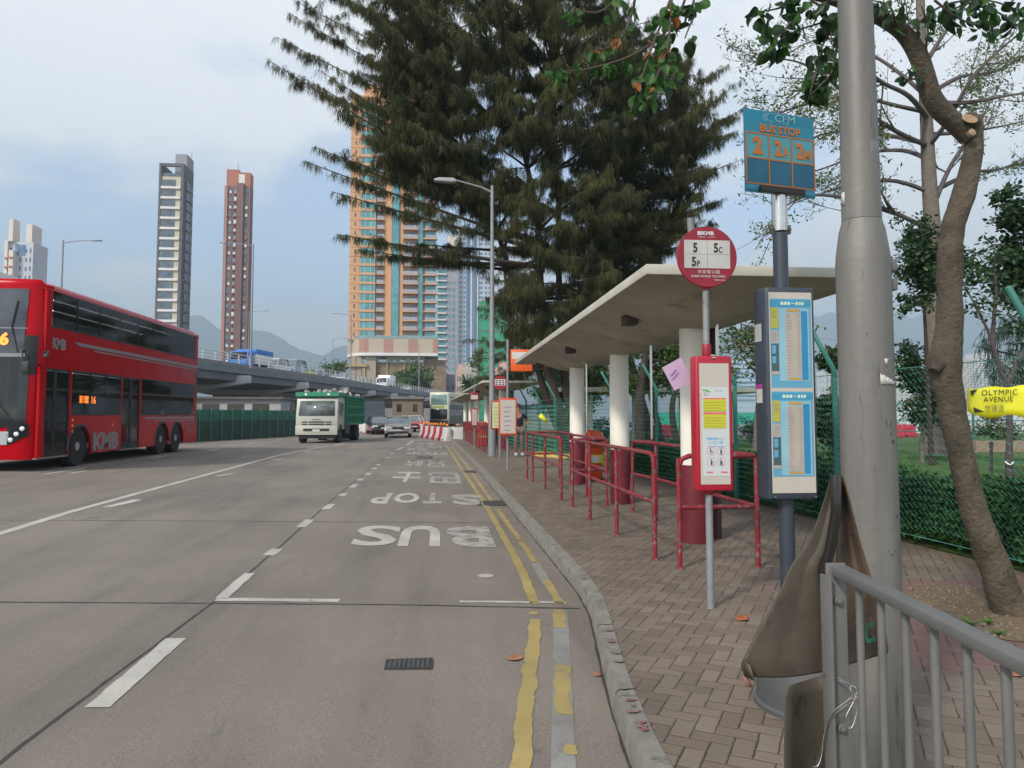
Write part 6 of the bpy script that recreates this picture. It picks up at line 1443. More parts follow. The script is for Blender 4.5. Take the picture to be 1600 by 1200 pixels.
Y_ = 25.3; lamppost(1.72, Y_, zat(290, Y_, 767) - PZ, -1.25, 'thin grey lamp post standing on the pavement in front of the big dark tree', PZ, 0.10, 0.25)
Y_ = 60; lamppost(xat(98, Y_, 400), Y_, zat(375, Y_, 98), 2.1, 'left most lamp post rising behind the red bus', 0, 0.10, 0.15)
for px, ytop, Y_, arm, lb in ((392, 381, 81, -2.8, 'tall lamp post on the flyover overlapping the brown tower'), (388, 486, 150, 3.0, 'shorter lamp post with arm to the right beside the brown tower base'), (548, 491, 120, -2.2, 'lamp post on the flyover at the left edge of the orange tower'),
                              (520, 529, 190, 2.6, 'small far lamp post left of the orange tower base'), (655, 538, 165, -2.5, 'lamp post on the flyover in front of the brown stone podium'), (712, 560, 120, -2.0, 'slim lamp post between the far bus and the shelters'), (690, 590, 230, -2.0, 'tiny far lamp post above the flyover end')):
    zb = ZD if Y_ not in (190, 150) and px != 712 else 0; lamppost(xat(px, Y_, 560), Y_, zat(ytop, Y_, px) - zb, arm, lb, zb, 0.12, 0.2, False)
lamppost(at(1305, 530, 120).x, 120, at(1305, 530, 120).z, -2.2, 'distant lamp post seen right of the timetable case', 0, 0.1, 0.2, False)

# =================================================================== FAR BUS STOPS, BINS, PERSON
def stop2(x, y, disc, panel, label, top, signm=None, pr=0.03):
    root = empty('bus_stop_sign', (x, y, PZ), 0, label, 'bus stop', 'bus stop signs')
    mb = MB(); mb.tube((0, 0, 0), (0, 0, top - PZ), pr, n=12); mb.build('pole', M_steelp, root)
    if disc:
        zc_, r_ = disc; mb = MB(); mb.lathe((0, -0.05, zc_ - PZ), [(r_, 0.01), (r_, -0.01)], 32, ax='Y'); mb.build('sign_disc', M_redpaint, root)
        mb = MB(); mb.bb(-r_ * .76, -0.065, zc_ - PZ - r_ * .42, r_ * .76, -0.061, zc_ - PZ + r_ * .5); w_ = mb.build('route_panel', M_plateW, root)
        mb = MB()
        for i in range(3):
            for j in range(3): mb.bb(-r_ * .66 + j * r_ * .48, -0.068, zc_ - PZ - r_ * .34 + i * r_ * .28, -r_ * .66 + j * r_ * .48 + r_ * .3, -0.066, zc_ - PZ - r_ * .34 + i * r_ * .28 + r_ * .16)
        mb.build('route_marks', M_txtB, root)
    if panel:
        for xo, z0_, z1_, w_, kind in panel:
            mb = MB(); mb.bb(xo - w_ / 2, -0.12, z0_ - PZ, xo + w_ / 2, 0.04, z1_ - PZ); cs_ = mb.build('notice_case', mat('red case plastic', (0.48, 0.012, 0.035)) if kind != 'o' else mat('orange red case plastic', (0.55, 0.05, 0.02), 0.4), root, bevel=0.015)
            mb = MB(); mb.bb(xo - w_ / 2 + 0.035, -0.124, z0_ - PZ + 0.05, xo + w_ / 2 - 0.035, -0.119, z1_ - PZ - 0.05); mb.build('case_window', M_cream if kind != 'g' else mat('pale green poster', (0.40, 0.50, 0.22), 0.5), cs_)
            mb = MB(); hh_ = z1_ - z0_
            for i in range(6): z_ = z0_ - PZ + 0.12 + i * (hh_ - 0.25) / 6; mb.bb(xo - w_ * 0.22, -0.127, z_, xo + w_ * (0.1 + 0.04 * (i % 3)), -0.1245, z_ + 0.025)
            mb.build('printed_lines', mat('purple grey ink', (0.25, 0.20, 0.30), 0.6), cs_)
    return root
Z = lambda px, py, Y: at(px, py, Y).z
X = lambda px, py, Y: at(px, py, Y).x
Y_ = 18.9; x_ = X(793, 720, Y_); s2 = stop2(x_, Y_, None, [(0.0, Z(793, 680, Y_), Z(793, 622, Y_), 0.46, 'o')], 'bus stop pole with an orange red notice case and an orange flag above it', Z(790, 530, Y_))
mb = MB(); mb.bb(0.08, -0.02, Z(800, 580, Y_) - PZ, 0.64, 0.02, Z(800, 546, Y_) - PZ); fo_ = mb.build('orange_flag', mat('orange sign', (0.68, 0.10, 0.01), 0.45), s2, bevel=0.01)
mb = MB(); mb.bb(0.12, -0.026, Z(800, 561, Y_) - PZ, 0.48, -0.021, Z(800, 550, Y_) - PZ); mb.build('white_box', M_plateW, fo_)
Y_ = 24.0; stop2(X(781, 700, Y_), Y_, (Z(780, 598, Y_), 0.225), [(-0.12, Z(778, 671, Y_), Z(778, 626, Y_), 0.34, 'g')], 'round red bus stop sign just behind the pole with the orange flag', Z(780, 590, Y_))
Y_ = 31.6; s3 = stop2(X(741, 700, Y_), Y_, None, [(0.0, Z(741, 666, Y_), Z(741, 638, Y_), 0.27, 'r')], 'small red bus stop with a rectangular route board left of the thin lamp post', Z(741, 604, Y_))
mb = MB(); mb.bb(-0.19, -0.06, Z(741, 626, Y_) - PZ, 0.19, -0.03, Z(741, 617, Y_) - PZ + 0.1); o = mb.build('route_board', M_redpaint, s3, bevel=0.02); mb = MB(); mb.bb(-0.15, -0.066, Z(741, 624, Y_) - PZ, 0.15, -0.061, Z(741, 618, Y_) - PZ + 0.02); mb.build('white_box', M_plateW, o)

def bin_(x, y, label):
    root = empty('litter_bin', (x, y, PZ), 0, label, 'litter bin', 'orange litter bins')
    mb = MB(); mb.lathe((0, 0, 0), [(0.20, 0.03), (0.23, 0.10), (0.24, 0.70), (0.25, 0.72)], 24); mb.build('body', M_orange, root)
    mb = MB(); mb.lathe((0, 0, 0), [(0.235, 0.74), (0.262, 0.76), (0.262, 0.96), (0.22, 1.04), (0.10, 1.08), (0.01, 1.085)], 24); mb.build('hood', M_orange, root)
    mb = MB(); mb.bb(-0.16, -0.27, 0.80, 0.16, -0.24, 0.92); mb.build('opening', M_black, root)
    mb = MB(); mb.lathe((0, 0, 0), [(0.243, 0.38), (0.247, 0.56)], 24, cap=False); mb.build('yellow_band', mat('yellow label', (0.6, 0.5, 0.05), 0.5), root)
    mb = MB(); mb.bb(-0.10, -0.262, 0.40, 0.10, -0.236, 0.54); mb.build('white_label', M_plateW, root)
    mb = MB(); mb.lathe((0, 0, 0), [(0.24, 0), (0.24, 0.04)], 24); mb.build('base', M_black, root)
bin_(X(925, 700, 15.9), 15.9, 'orange litter bin beside the farthest column of the near shelter')
bin_(X(755, 690, 33.2), 33.2, 'far orange litter bin behind the red railings under the second shelter')

# person (seen from behind and the side, hands on hips, leaning forward)
pe = empty('person', (X(811, 700, 25.6), 25.6, PZ), 0, 'person in navy shirt and grey trousers leaning forward, hands on hips, behind the notice case', 'person')
def skin(name, verts, edges, radii, m, parent, sub=2, root_i=0):
    me = bpy.data.meshes.new(name); me.from_pydata(verts, edges, []); o = bpy.data.objects.new(name, me); C.objects.link(o); o.parent = parent
    me.materials.append(m); md = o.modifiers.new('skin', 'SKIN'); md.use_smooth_shade = True
    for i, r_ in enumerate(radii): me.skin_vertices[0].data[i].radius = r_ if isinstance(r_, tuple) else (r_, r_)
    me.skin_vertices[0].data[root_i].use_root = True
    s_ = o.modifiers.new('sub', 'SUBSURF'); s_.levels = sub; s_.render_levels = sub; return o
M_skin = mat('skin', (0.38, 0.21, 0.14), 0.6, 0, 0.05); M_hair = mat('black hair', (0.015, 0.012, 0.01), 0.6)
bv = [(0, 0, 0.93), (0, -0.05, 1.10), (-0.02, -0.10, 1.28), (-0.03, -0.14, 1.42), (-0.04, -0.20, 1.50), (-0.05, -0.24, 1.60), (-0.06, -0.26, 1.70),
      (-0.19, -0.12, 1.40), (-0.34, 0.02, 1.20), (-0.18, -0.04, 1.02), (0.16, -0.10, 1.40), (0.34, 0.03, 1.20), (0.17, -0.02, 1.02),
      (-0.09, 0.0, 0.88), (-0.11, -0.03, 0.50), (-0.11, 0.05, 0.10), (-0.11, -0.10, 0.04), (0.09, 0.0, 0.88), (0.10, -0.04, 0.50), (0.12, 0.06, 0.10), (0.12, -0.09, 0.04)]
be = [(0, 1), (1, 2), (2, 3), (3, 4), (4, 5), (5, 6), (3, 7), (7, 8), (8, 9), (3, 10), (10, 11), (11, 12), (0, 13), (13, 14), (14, 15), (15, 16), (0, 17), (17, 18), (18, 19), (19, 20)]
br_ = [(.14, .10), (.13, .095), (.15, .10), (.12, .08), .055, (.075, .09), (.07, .085), .055, .042, .032, .055, .042, .032, (.085, .085), .058, .042, .04, (.085, .085), .058, .042, .04]
skin('body', bv, be, br_, M_skin, pe)
skin('shirt', [bv[i] for i in (0, 1, 2, 3)] + [bv[7], (-0.27, -0.05, 1.29), bv[10], (0.26, -0.04, 1.29)], [(0, 1), (1, 2), (2, 3), (3, 4), (4, 5), (3, 6), (6, 7)], [(.155, .115), (.15, .11), (.17, .12), (.12, .09), .072, .062, .072, .062], mat('navy cloth', (0.012, 0.016, 0.035), 0.85), pe)
skin('trousers', [bv[0], bv[13], bv[14], (-0.11, 0.045, 0.12), bv[17], bv[18], (0.12, 0.055, 0.12)], [(0, 1), (1, 2), (2, 3), (0, 4), (4, 5), (5, 6)], [(.16, .12), (.105, .105), .08, .068, (.105, .105), .08, .068], mat('grey brown cloth', (0.13, 0.095, 0.09), 0.9), pe)
for s_ in (-1, 1):
    mb = MB(); mb.box((s_ * 0.115, -0.03, 0.045), (0.10, 0.28, 0.08)); mb.build('shoe', mat('pale blue shoes', (0.45, 0.50, 0.60), 0.6), pe, bevel=0.03)
    mb = MB()
    for k in range(5): mb.path([(s_ * 0.17, -0.03, 1.02), (s_ * 0.13, -0.06 - 0.012 * k + .02, 0.99 - 0.012 * k), (s_ * 0.10, -0.09 - 0.01 * k, 0.97 - 0.014 * k)], [0.014, 0.010, 0.007], 6)
    mb.build('fingers', M_skin, pe)
mb = MB(); mb.lathe((-0.06, -0.245, 1.70), [(0.02, -0.09), (0.085, -0.05), (0.098, 0.02), (0.075, 0.08), (0.02, 0.105)], 16); mb.build('hair', M_hair, pe)
mb = MB(); mb.box((-0.06, -0.36, 1.665), (0.03, 0.04, 0.05)); mb.build('nose', M_skin, pe, bevel=0.01)

# =================================================================== BUILDINGS
def facade_windows(root, cells, m, nm='window', y=0.0, th=0.12):
    """cells: (x0, z0, x1, z1) on the plane y in local coordinates; one mesh per window"""
    for x0, z0, x1, z1 in cells:
        mb = MB(); mb.bb(x0, y - th * 0.5, z0, x1, y + th, z1); mb.build(nm, m, root, fixn=False, smooth=False)
# --- dark framed cream tower
Y_ = 224.5; zl = lambda py: zat(py, Y_, 270); xl = lambda px, py=400: at(px, py, Y_).x
x0, x1 = xl(244, 420), xl(283, 420); W_ = x1 - x0; D_ = 8.6
ta = empty('tower_block', (x0, Y_, 0), 0, 'tower with cream and white bands in a dark grey frame, left of the brown one', 'tower')
M_dk = mat('dark grey cladding', (0.085, 0.085, 0.10), 0.7, 0, 0.08, 0.1); M_crm = mat('cream render', (0.50, 0.44, 0.33), 0.85, 0, 0.06, 0.1); M_wb = mat('white render', (0.62, 0.61, 0.60), 0.8, 0, 0.05, 0.1); M_gr = mat('grey render', (0.26, 0.26, 0.28), 0.8, 0, 0.06, 0.1)
ztop = zl(255)
mb = MB(); mb.bb(0.6, 0.3, 0, W_ - 0.6, D_, ztop - 4); mb.build('wall', M_crm, ta)
mb = MB(); mb.bb(0, 0, 0, 0.7, D_, ztop); mb.bb(W_ - 0.8, 0, 0, W_, D_, ztop - 0.003); mb.bb(0.7, 0, ztop - 0.9, W_ - 0.8, 0.8, ztop); mb.parts('dark_frame', M_dk, ta)
mb = MB(); mb.bb(W_ - 3.4, 2.5, ztop - 5, W_ - 0.05, D_ - .1, zl(236)); mb.tube((W_ - 0.5, 8, zl(236)), (W_ - 0.5, 8, zl(222)), 0.08, n=6); mb.parts('roof_house', M_gr, ta)
mb = MB(); mb.bb(0.9, 0.5, ztop - 4.0, W_ - 0.9, 0.6, ztop - 2.9); mb.build('glass_balustrade', M_glass_grey, ta)
fl = 3.08; n = int((ztop - 6) / fl)
for i in range(n):
    z = ztop - 5.0 - 2.2 - i * fl
    if z < 5: break
    mb = MB(); mb.bb(0.7, -0.25, z - 0.55, W_ - 0.82, 0.32, z + 0.15); mb.build('balcony_band', M_wb, ta)
    mb = MB(); mb.bb(1.0, 0.12, z + 0.25, W_ * 0.66, 0.36, z + 2.25); w_ = mb.build('window', M_glass_grey, ta)
    mb = MB(); mb.bb(W_ * 0.30, 0.08, z + 0.25, W_ * 0.31, 0.13, z + 2.25); mb.bb(W_ * 0.48, 0.08, z + 0.25, W_ * 0.49, 0.13, z + 2.25); mb.build('mullion', M_dk, w_)
    if z > 25:
        mb = MB(); mb.bb(W_ - 0.02, 2.0, z + 0.2, W_ + 0.28, 5.6, z + 2.4); mb.bb(W_ - 0.02, 6.3, z + 0.4, W_ + 0.22, 7.9, z + 2.3); mb.parts('side_bay', mat('dark bay glass', (0.06, 0.06, 0.09), 0.3), ta)
        mb = MB(); mb.bb(W_ - 0.02, 1.8, z - 0.25, W_ + 0.55, 5.8, z - 0.05); mb.build('side_ledge', M_gr, ta)
# --- brown tower
Y_ = 285.0; zl = lambda py: zat(py, Y_, 370); xl = lambda px, py=450: at(px, py, Y_).x
x0, x1 = xl(347), xl(387); W_ = x1 - x0; tb = empty('tower_block', (x0, Y_, 0), 0, 'narrow brown and pink tower with stacked air conditioners, right of the cream banded one', 'tower')
M_br = mat('plum brown tiles', (0.17, 0.095, 0.09), 0.8, 0, 0.08, 0.1); M_pk = mat('pinkish tiles', (0.34, 0.18, 0.15), 0.8, 0, 0.06, 0.1); M_tc = mat('terracotta tiles', (0.36, 0.14, 0.09), 0.8, 0, 0.06, 0.1)
zt_ = zl(266); mb = MB(); mb.bb(0, 0.6, 0, W_, 5.0, zt_ - 6); mb.build('wall', M_br, tb)
mb = MB(); mb.bb(0, 0, 0, W_ * 0.12, 0.6, zt_ - 6); mb.bb(W_ * 0.985, 0.0, 0, W_ * 1.0, 0.6, zt_ - 6); mb.parts('pink_pier', M_pk, tb)
mb = MB(); mb.bb(W_ * 0.50, -0.4, 0, W_ * 0.76, 0.6, zt_ - 5); mb.build('brown_pier', M_br, tb)
mb = MB(); mb.bb(W_ * 0.04, 1, zt_ - 6, W_ * 0.52, 4.9, zt_ + .6); mb.bb(W_ * 0.52, 0.5, zt_ - 6, W_, 4.9, zt_ - 0.6); mb.tube((W_ * .4, 4, zt_), (W_ * .4, 4, zt_ + 4), 0.1, n=5); mb.parts('roof_house', M_tc, tb)
mb = MB(); mb.bb(W_ * 0.54, 0.4, zt_ - 5.0, W_ * 0.78, 0.49, zt_ - 1.4); mb.build('white_recess', M_wb, tb)
fl = 2.95; i = 0
while True:
    z = zt_ - 9.0 - i * fl; i += 1
    if z < 6: break
    mb = MB(); mb.bb(W_ * 0.14, 0.45, z, W_ * 0.32, 0.62, z + 1.9); mb.build('window', M_glass_grey, tb, smooth=False)
    if i % 2: mb = MB(); mb.bb(W_ * 0.19, 0.38, z + 0.1, W_ * 0.27, 0.46, z + 1.1); mb.build('curtain_panel', M_wb, tb)
    mb = MB(); mb.bb(W_ * 0.35, -0.5, z - 0.3, W_ * 0.49, 0.6, z + 0.05); mb.bb(W_ * 0.34, -0.3, z + 1.1, W_ * 0.36, .6, z + 1.3); mb.parts('balcony_slab', M_tc if i % 3 else M_pk, tb)
    mb = MB(); mb.bb(W_ * 0.38, 0.0, z + 0.2, W_ * 0.48, 0.5, z + 1.0 + (i % 3) * 0.3); mb.build('air_conditioner', M_wb if i % 3 != 1 else M_gr, tb)
    mb = MB(); mb.bb(W_ * 0.80, 0.5, z, W_ * 0.94, 0.62, z + 1.8); mb.build('window', M_glass_grey, tb, smooth=False)
    if i % 4 in (0, 3): mb = MB(); mb.bb(W_ * 0.82, 0.3, z, W_ * 0.91, 0.5, z + 1.0); mb.build('air_conditioner', M_wb if i % 8 < 5 else M_tc, tb)
# --- orange tower with striped podium
Y_ = 235.0; zl = lambda py: zat(py, Y_, 610); xl = lambda px, py=480: at(px, py, Y_).x
x0, x1 = xl(545), xl(680); W_ = x1 - x0; P_ = W_ / 135.0   # metres for one bearing step
to = empty('tower_block', (x0, Y_, 0), 0, 'tall orange residential tower with teal bay windows partly behind the dark tree', 'tower')
M_or = mat('orange render', (0.54, 0.30, 0.15), 0.85, 0, 0.05, 0.08)
zb_ = zl(532); zt_ = zl(150); mb = MB(); mb.bb(0, 0.4, zb_, W_, 16, zt_); mb.bb(56 * P_, -0.5, zb_, 66 * P_, 0.4, zt_ + 2.5); mb.bb(0, 0, zb_, 16 * P_, 0.42, zt_); mb.bb(78 * P_, -0.2, zb_, 84 * P_, 0.4, zt_)
mb.bb(18 * P_, 3, zt_, 60 * P_, 12, zt_ + 5); mb.build('wall', M_or, to)
mb = MB(); mb.bb(66.5 * P_, -0.7, zb_, 77.5 * P_, 0.42, zt_ - 1); mb.bb(108 * P_, -0.7, zb_, 115 * P_, 0.42, zt_ - 1); mb.parts('window_stack', M_glass_teal, to, smooth=False)
fl = 14.6 * P_; i = 0; M_orb = mat('pale orange balcony', (0.52, 0.30, 0.17), 0.85); M_brail = mat('balcony railing grey', (0.30, 0.30, 0.33), 0.6)
while True:
    z = zb_ + 0.4 + i * fl
    if z + fl > zt_: break
    mb = MB(); mb.bb(17 * P_, -0.8, z + 0.55, 40 * P_, 0.42, z + fl - 0.45)
    o = mb.build('bay_window', M_glass_teal, to, smooth=False)
    mb = MB(); 
    for q in (17, 24, 33, 39.6): mb.bb(q * P_, -0.86, z + 0.55, (q + 0.5) * P_, -0.8, z + fl - 0.45)
    mb.parts('window_bar', M_wb, o, smooth=False)
    mb = MB(); mb.bb(16.5 * P_, -1.0, z - 0.35, 41 * P_, 0.4, z + 0.5); mb.bb(-0.1, -0.12, z - 0.1, 16.4 * P_, 0.0, z + 0.25); mb.parts('floor_band', M_orb, to, smooth=False)
    mb = MB(); mb.bb(66.4 * P_, -0.74, z - 0.1, 77.6 * P_, 0.42, z + 0.3); mb.build('stack_divider', M_glass_blue, to, smooth=False)
    mb = MB(); mb.bb(119 * P_, -0.3, z + 0.6, W_ + 0.05, 0.42, z + fl - 0.5); mb.build('bay_window', M_glass_teal, to, smooth=False)
    mb = MB(); mb.bb(43 * P_, -1.3, z - 0.2, 54 * P_, 0.4, z + 0.05); mb.bb(84.5 * P_, -1.6, z - 0.25, 107 * P_, 0.4, z + 0.1); mb.bb(115.5 * P_, -1.5, z - 0.25, W_ + .6, 0.4, z + 0.1); b_ = mb.parts('balcony', M_orb, to, smooth=False)
    mb = MB(); mb.bb(43 * P_, -1.32, z + 0.05, 54 * P_, -1.25, z + 1.1); mb.bb(84.5 * P_, -1.62, z + 0.1, 107 * P_, -1.55, z + 1.1); mb.bb(119 * P_, -1.5, z + .1, W_ + .55, -1.44, z + 1.0); mb.parts('railing', M_brail, b_, smooth=False)
    mb = MB(); mb.bb(43.5 * P_, 0.3, z + 0.2, 53 * P_, 0.45, z + 2.3); mb.bb(86 * P_, 0.3, z + 0.5, 91 * P_, .45, z + 2.2); mb.bb(94 * P_, 0.3, z + 0.2, 105 * P_, 0.45, z + 2.3); mb.parts('dark_opening', M_glass_grey, to, smooth=False); mb = MB(); mb.bb(7 * P_, -0.05, z + 0.9, 9.5 * P_, 0.05, z + 2.2); mb.build('small_window', M_glass_grey, to, smooth=False)
    i += 1
    if i > 33: break
# podium
x0p = xl(539, 545); x1p = xl(684, 545)
po_ = empty('podium_building', (x0p, Y_, 0), 0, 'striped pink and cream podium with brown stone walls and columns below the orange tower', 'building')
za, zb2 = zl(557) , zl(531); W2 = x1p - x0p
stripes = [MB(), MB()]; zlow = lambda u: za
m1, m2 = mat('cream podium panel', (0.42, 0.35, 0.27), 0.8), mat('pink podium panel', (0.36, 0.20, 0.16), 0.8)
ns = 19
for i in range(ns):
    u0, u1 = i / ns, (i + 1) / ns
    yf = lambda u: -3.0 + 9.0 * (max(0, 0.22 - u) / 0.22) ** 2
    pts = [(u0 * W2, yf(u0)), (u1 * W2, yf(u1)), (u1 * W2, 14), (u0 * W2, 14)]
    stripes[(i * 7 % 5) % 2].prism(pts, za + 0.9, zb2, 'XY')
stripes[0].build('cream_panels', m1, po_); stripes[1].build('pink_panels', m2, po_)
mb = MB(); mb.prism([(u / 20 * W2, yf(u / 20) - 0.5) for u in range(21)] + [(W2, 14), (0, 14)], za, za + 0.9, 'XY'); mb.build('white_edge', M_wb, po_)
mb = MB(); mb.prism([(u / 20 * W2, yf(u / 20)) for u in range(21)] + [(W2, 13), (0, 13)], zb2 + 0.01, zb2 + 1.0, 'XY'); mb.build('glass_balustrade', mat('pale balustrade glass', (0.20, 0.27, 0.28), 0.2), po_)
for px in (549, 558, 572, 580): mb = MB(); xx = xl(px, 570) - x0p; mb.bb(xx, -2, 0, xx + 1.6, 0, za); mb.build('column', mat('beige column', (0.33, 0.28, 0.22), 0.85), po_)
sw0, sw1 = xl(577, 590) - x0p, xl(697, 590) - x0p
M_stone = mat('brown stone wall', (0.21, 0.155, 0.10), 0.9, 0, 0.30, 0.8, dirt=((0.15, 0.11, 0.08), 1.4, 0.55))
mb = MB(); mb.bb(sw0, -0.5, 0, sw1, 12, zl(566)); mb.bb(xl(661, 570) - x0p, -0.6, zl(566), sw1, 10, zl(562)); mb.build('stone_wall', M_stone, po_)
M_ybm = mat('ochre beam', (0.36, 0.27, 0.13), 0.8); mb = MB()
for (a, b, c, d) in ((604, 560, 606, 612), (604, 558, 664, 560.5), (631, 560, 633, 612), (661, 560, 662.5, 612)): mb.bb(xl(a, 580) - x0p, -1.0, zl(d), xl(b if False else c, 580) - x0p, -0.5, zl(b))
mb.build('ochre_frame', M_ybm, po_)
mb = MB()
for a in (584, 607, 618, 634, 648): mb.bb(xl(a, 562) - x0p, -0.7, zl(565.5), xl(a + 8, 562) - x0p, -0.45, zl(560.5))
mb.parts('dark_opening', M_glass_grey, po_)
mb = MB(); mb.prism([(xl(515, 575) - x0p, zl(580)), (xl(548, 575) - x0p, zl(570)), (xl(575, 575) - x0p, zl(570)), (xl(575, 575) - x0p, zl(574)), (xl(548, 575) - x0p, zl(574)), (xl(515, 575) - x0p, zl(584))], -3, 3, 'XZ'); mb.bb(xl(568, 580) - x0p, -2.5, 0, xl(572, 580) - x0p, 2, zl(571)); mb.build('entrance_canopy', M_ybm, po_)

def simple_tower(name, label, px0, px1, pytop, Y, depth, wallm, cols, floor_h, winm, z0=4.0, extra=None, cat='tower', slabs=None, roof=None, maxrows=60, group=None):
    """cols: list of (u0, u1, lo, hi) window columns, as fractions of the width and of a storey"""
    xA, xB = at(px0, pytop + 60, Y).x, at(px1, pytop + 60, Y).x; W_ = xB - xA; zt_ = zat(pytop, Y, (px0 + px1) / 2)
    root = empty(name, (xA, Y, 0), 0, label, cat, group)
    mb = MB(); mb.bb(0, 0, 0, W_, depth, zt_); mb.build('wall', wallm, root)
    if roof: mb = MB(); mb.bb(W_ * 0.25, depth * .2, zt_, W_ * 0.8, depth * .8, zt_ + roof); mb.parts('roof_house', wallm, root)
    n = min(maxrows, int((zt_ - z0 - 1) / floor_h))
    per_row = n * len(cols) > 99
    for i in range(n):
        z = zt_ - 1.5 - (i + 1) * floor_h
        if per_row:
            mb = MB()
            for u0, u1, lo, hi in cols: mb.bb(u0 * W_, -0.12, z + lo * floor_h, u1 * W_, 0.05, z + hi * floor_h)
            mb.build('window_row', winm, root, smooth=False, fixn=False)
        else:
            for u0, u1, lo, hi in cols: mb = MB(); mb.bb(u0 * W_, -0.12, z + lo * floor_h, u1 * W_, 0.05, z + hi * floor_h); mb.build('window', winm, root, smooth=False, fixn=False)
        if slabs:
            for (u0, u1, pr, m_) in slabs: mb = MB(); mb.bb(u0 * W_, -pr, z - 0.25, u1 * W_, 0.0, z + 0.35); mb.parts('balcony_slab', m_, root, smooth=False, fixn=False)
        # side faces
    if extra: extra(root, W_, zt_)
    return root, W_, zt_
M_sunlit = mat('sunlit white render', (0.62, 0.56, 0.50), 0.85, 0, 0.05, 0.1); M_gy = mat('cool grey render', (0.30, 0.30, 0.34), 0.85, 0, 0.05, 0.1); M_bl = mat('blue facade glass', (0.06, 0.15, 0.26), 0.15, 0, 0.3, 0.2, spec=0.8)  # warm white tone holds the sunlight of left-facing tower sides in its colour
def ex1(root, W_, zt_):
    mb = MB(); mb.bb(W_ * 0.46, -0.3, 0, W_ + 0.1, 6, zt_ + 0.3); mb.bb(W_ * .55, -0.5, zt_ - 8, W_ * .98, -0.3, zt_ - 7.2); mb.build('grey_wing', M_gy, root)
    for i in range(26):
        z = zt_ - 9 - i * 3.0
        if z < 8: break
        mb = MB(); mb.bb(W_ * .55, -0.42, z, W_ * .62, -0.28, z + 1.4); mb.bb(W_ * .72, -0.42, z, W_ * .84, -0.28, z + 1.5); mb.build('window', M_glass_teal, root, smooth=False, fixn=False)
simple_tower('tower_block', 'mid grey tower with stacked curved white balconies right of the orange tower', 683, 716, 414, 330, 14, M_gy, [(0.05, 0.42, 0.25, 0.85)], 2.95, M_glass_teal, slabs=[(0.0, 0.45, 1.2, M_wb)], extra=ex1)
def ex2(root, W_, zt_):
    mb = MB(); mb.bb(W_ * 0.44, -0.8, 0, W_ * 0.53, 4, zt_ + 6); mb.bb(W_ * .60, -.5, 0, W_ * .66, 4, zt_ + 4); mb.parts('blue_glass_fin', M_bl, root)
    mb = MB(); mb.bb(W_ * 0.53, -1.0, 0, W_ * 0.56, 4, zt_ + 3); mb.bb(W_ * .68, -1, 0, W_ * .70, 4, zt_ + 1); mb.parts('white_fin', M_wb, root)
    mb = MB(); mb.bb(W_ * .02, -3.5, 0, W_ * .26, 2, zt_ - 2); mb.build('lit_wing', M_sunlit, root)  # sunlit face put into the wing's warm colour
simple_tower('tower_block', 'tallest pale tower with blue glass fins half hidden by the dark tree', 698, 768, 366, 430, 18, mat('pale blue white render', (0.44, 0.46, 0.52), 0.85), [(0.04, 0.10, 0.3, 0.8), (0.15, 0.22, 0.3, 0.8), (0.29, 0.34, .3, .8), (0.38, 0.42, .3, .8), (0.72, 0.80, .3, .8), (0.85, 0.90, .3, .8), (0.93, 0.97, .3, .8)], 2.9, M_glass_blue, extra=ex2)
# scaffolded green building
Y_ = 200; xA, xB = at(750, 560, Y_).x, at(800, 560, Y_).x; g_ = empty('scaffolded_building', (xA, Y_, 0), 0, 'building wrapped in bright green safety netting behind the thin lamp post', 'building')
mb = MB(); mb.bb(0, 0, 0, xB - xA, 14, zat(470, Y_, 770)); mb.build('netting', mat('green safety netting', (0.035, 0.24, 0.14), 0.8, 0, 0.25, 0.4, stretch=(1, 1, 2)), g_)
for i in range(9): mb = MB(); mb.bb(-0.1, -0.12, 4 + i * 3.4, xB - xA, 0.0, 4.25 + i * 3.4); mb.build('scaffold_deck', mat('bamboo brown', (0.16, 0.17, 0.10), 0.9), g_)
# low old pink and cream blocks
low = [(713, 727, 577, 210, (0.50, 0.34, 0.27), 'low pale pink block left of the small palm'), (722, 742, 574, 232, (0.42, 0.40, 0.38), 'low old grey block behind the palm'), (738, 756, 580, 215, (0.46, 0.40, 0.36), 'low cream block right of the palm above the second shelter'),
       (776, 800, 574, 190, (0.50, 0.33, 0.28), 'pink low block seen between the lamp post and the round sign'), (690, 716, 592, 250, (0.25, 0.26, 0.30), 'long low grey roofed block below the mid grey tower')]
for a, b, t, Y, c, lb in low:
    simple_tower('old_block', lb, a, b, t, Y, 9, mat('old render ' + lb[:8] + str(a), c, 0.9, 0, 0.12, 0.3), [(0.08, 0.22, .35, .8), (0.34, 0.48, .35, .8), (0.60, 0.74, .35, .8), (0.82, .93, .35, .8)], 2.9, M_glass_grey, z0=1, cat='building', roof=1.6, group='old low blocks')
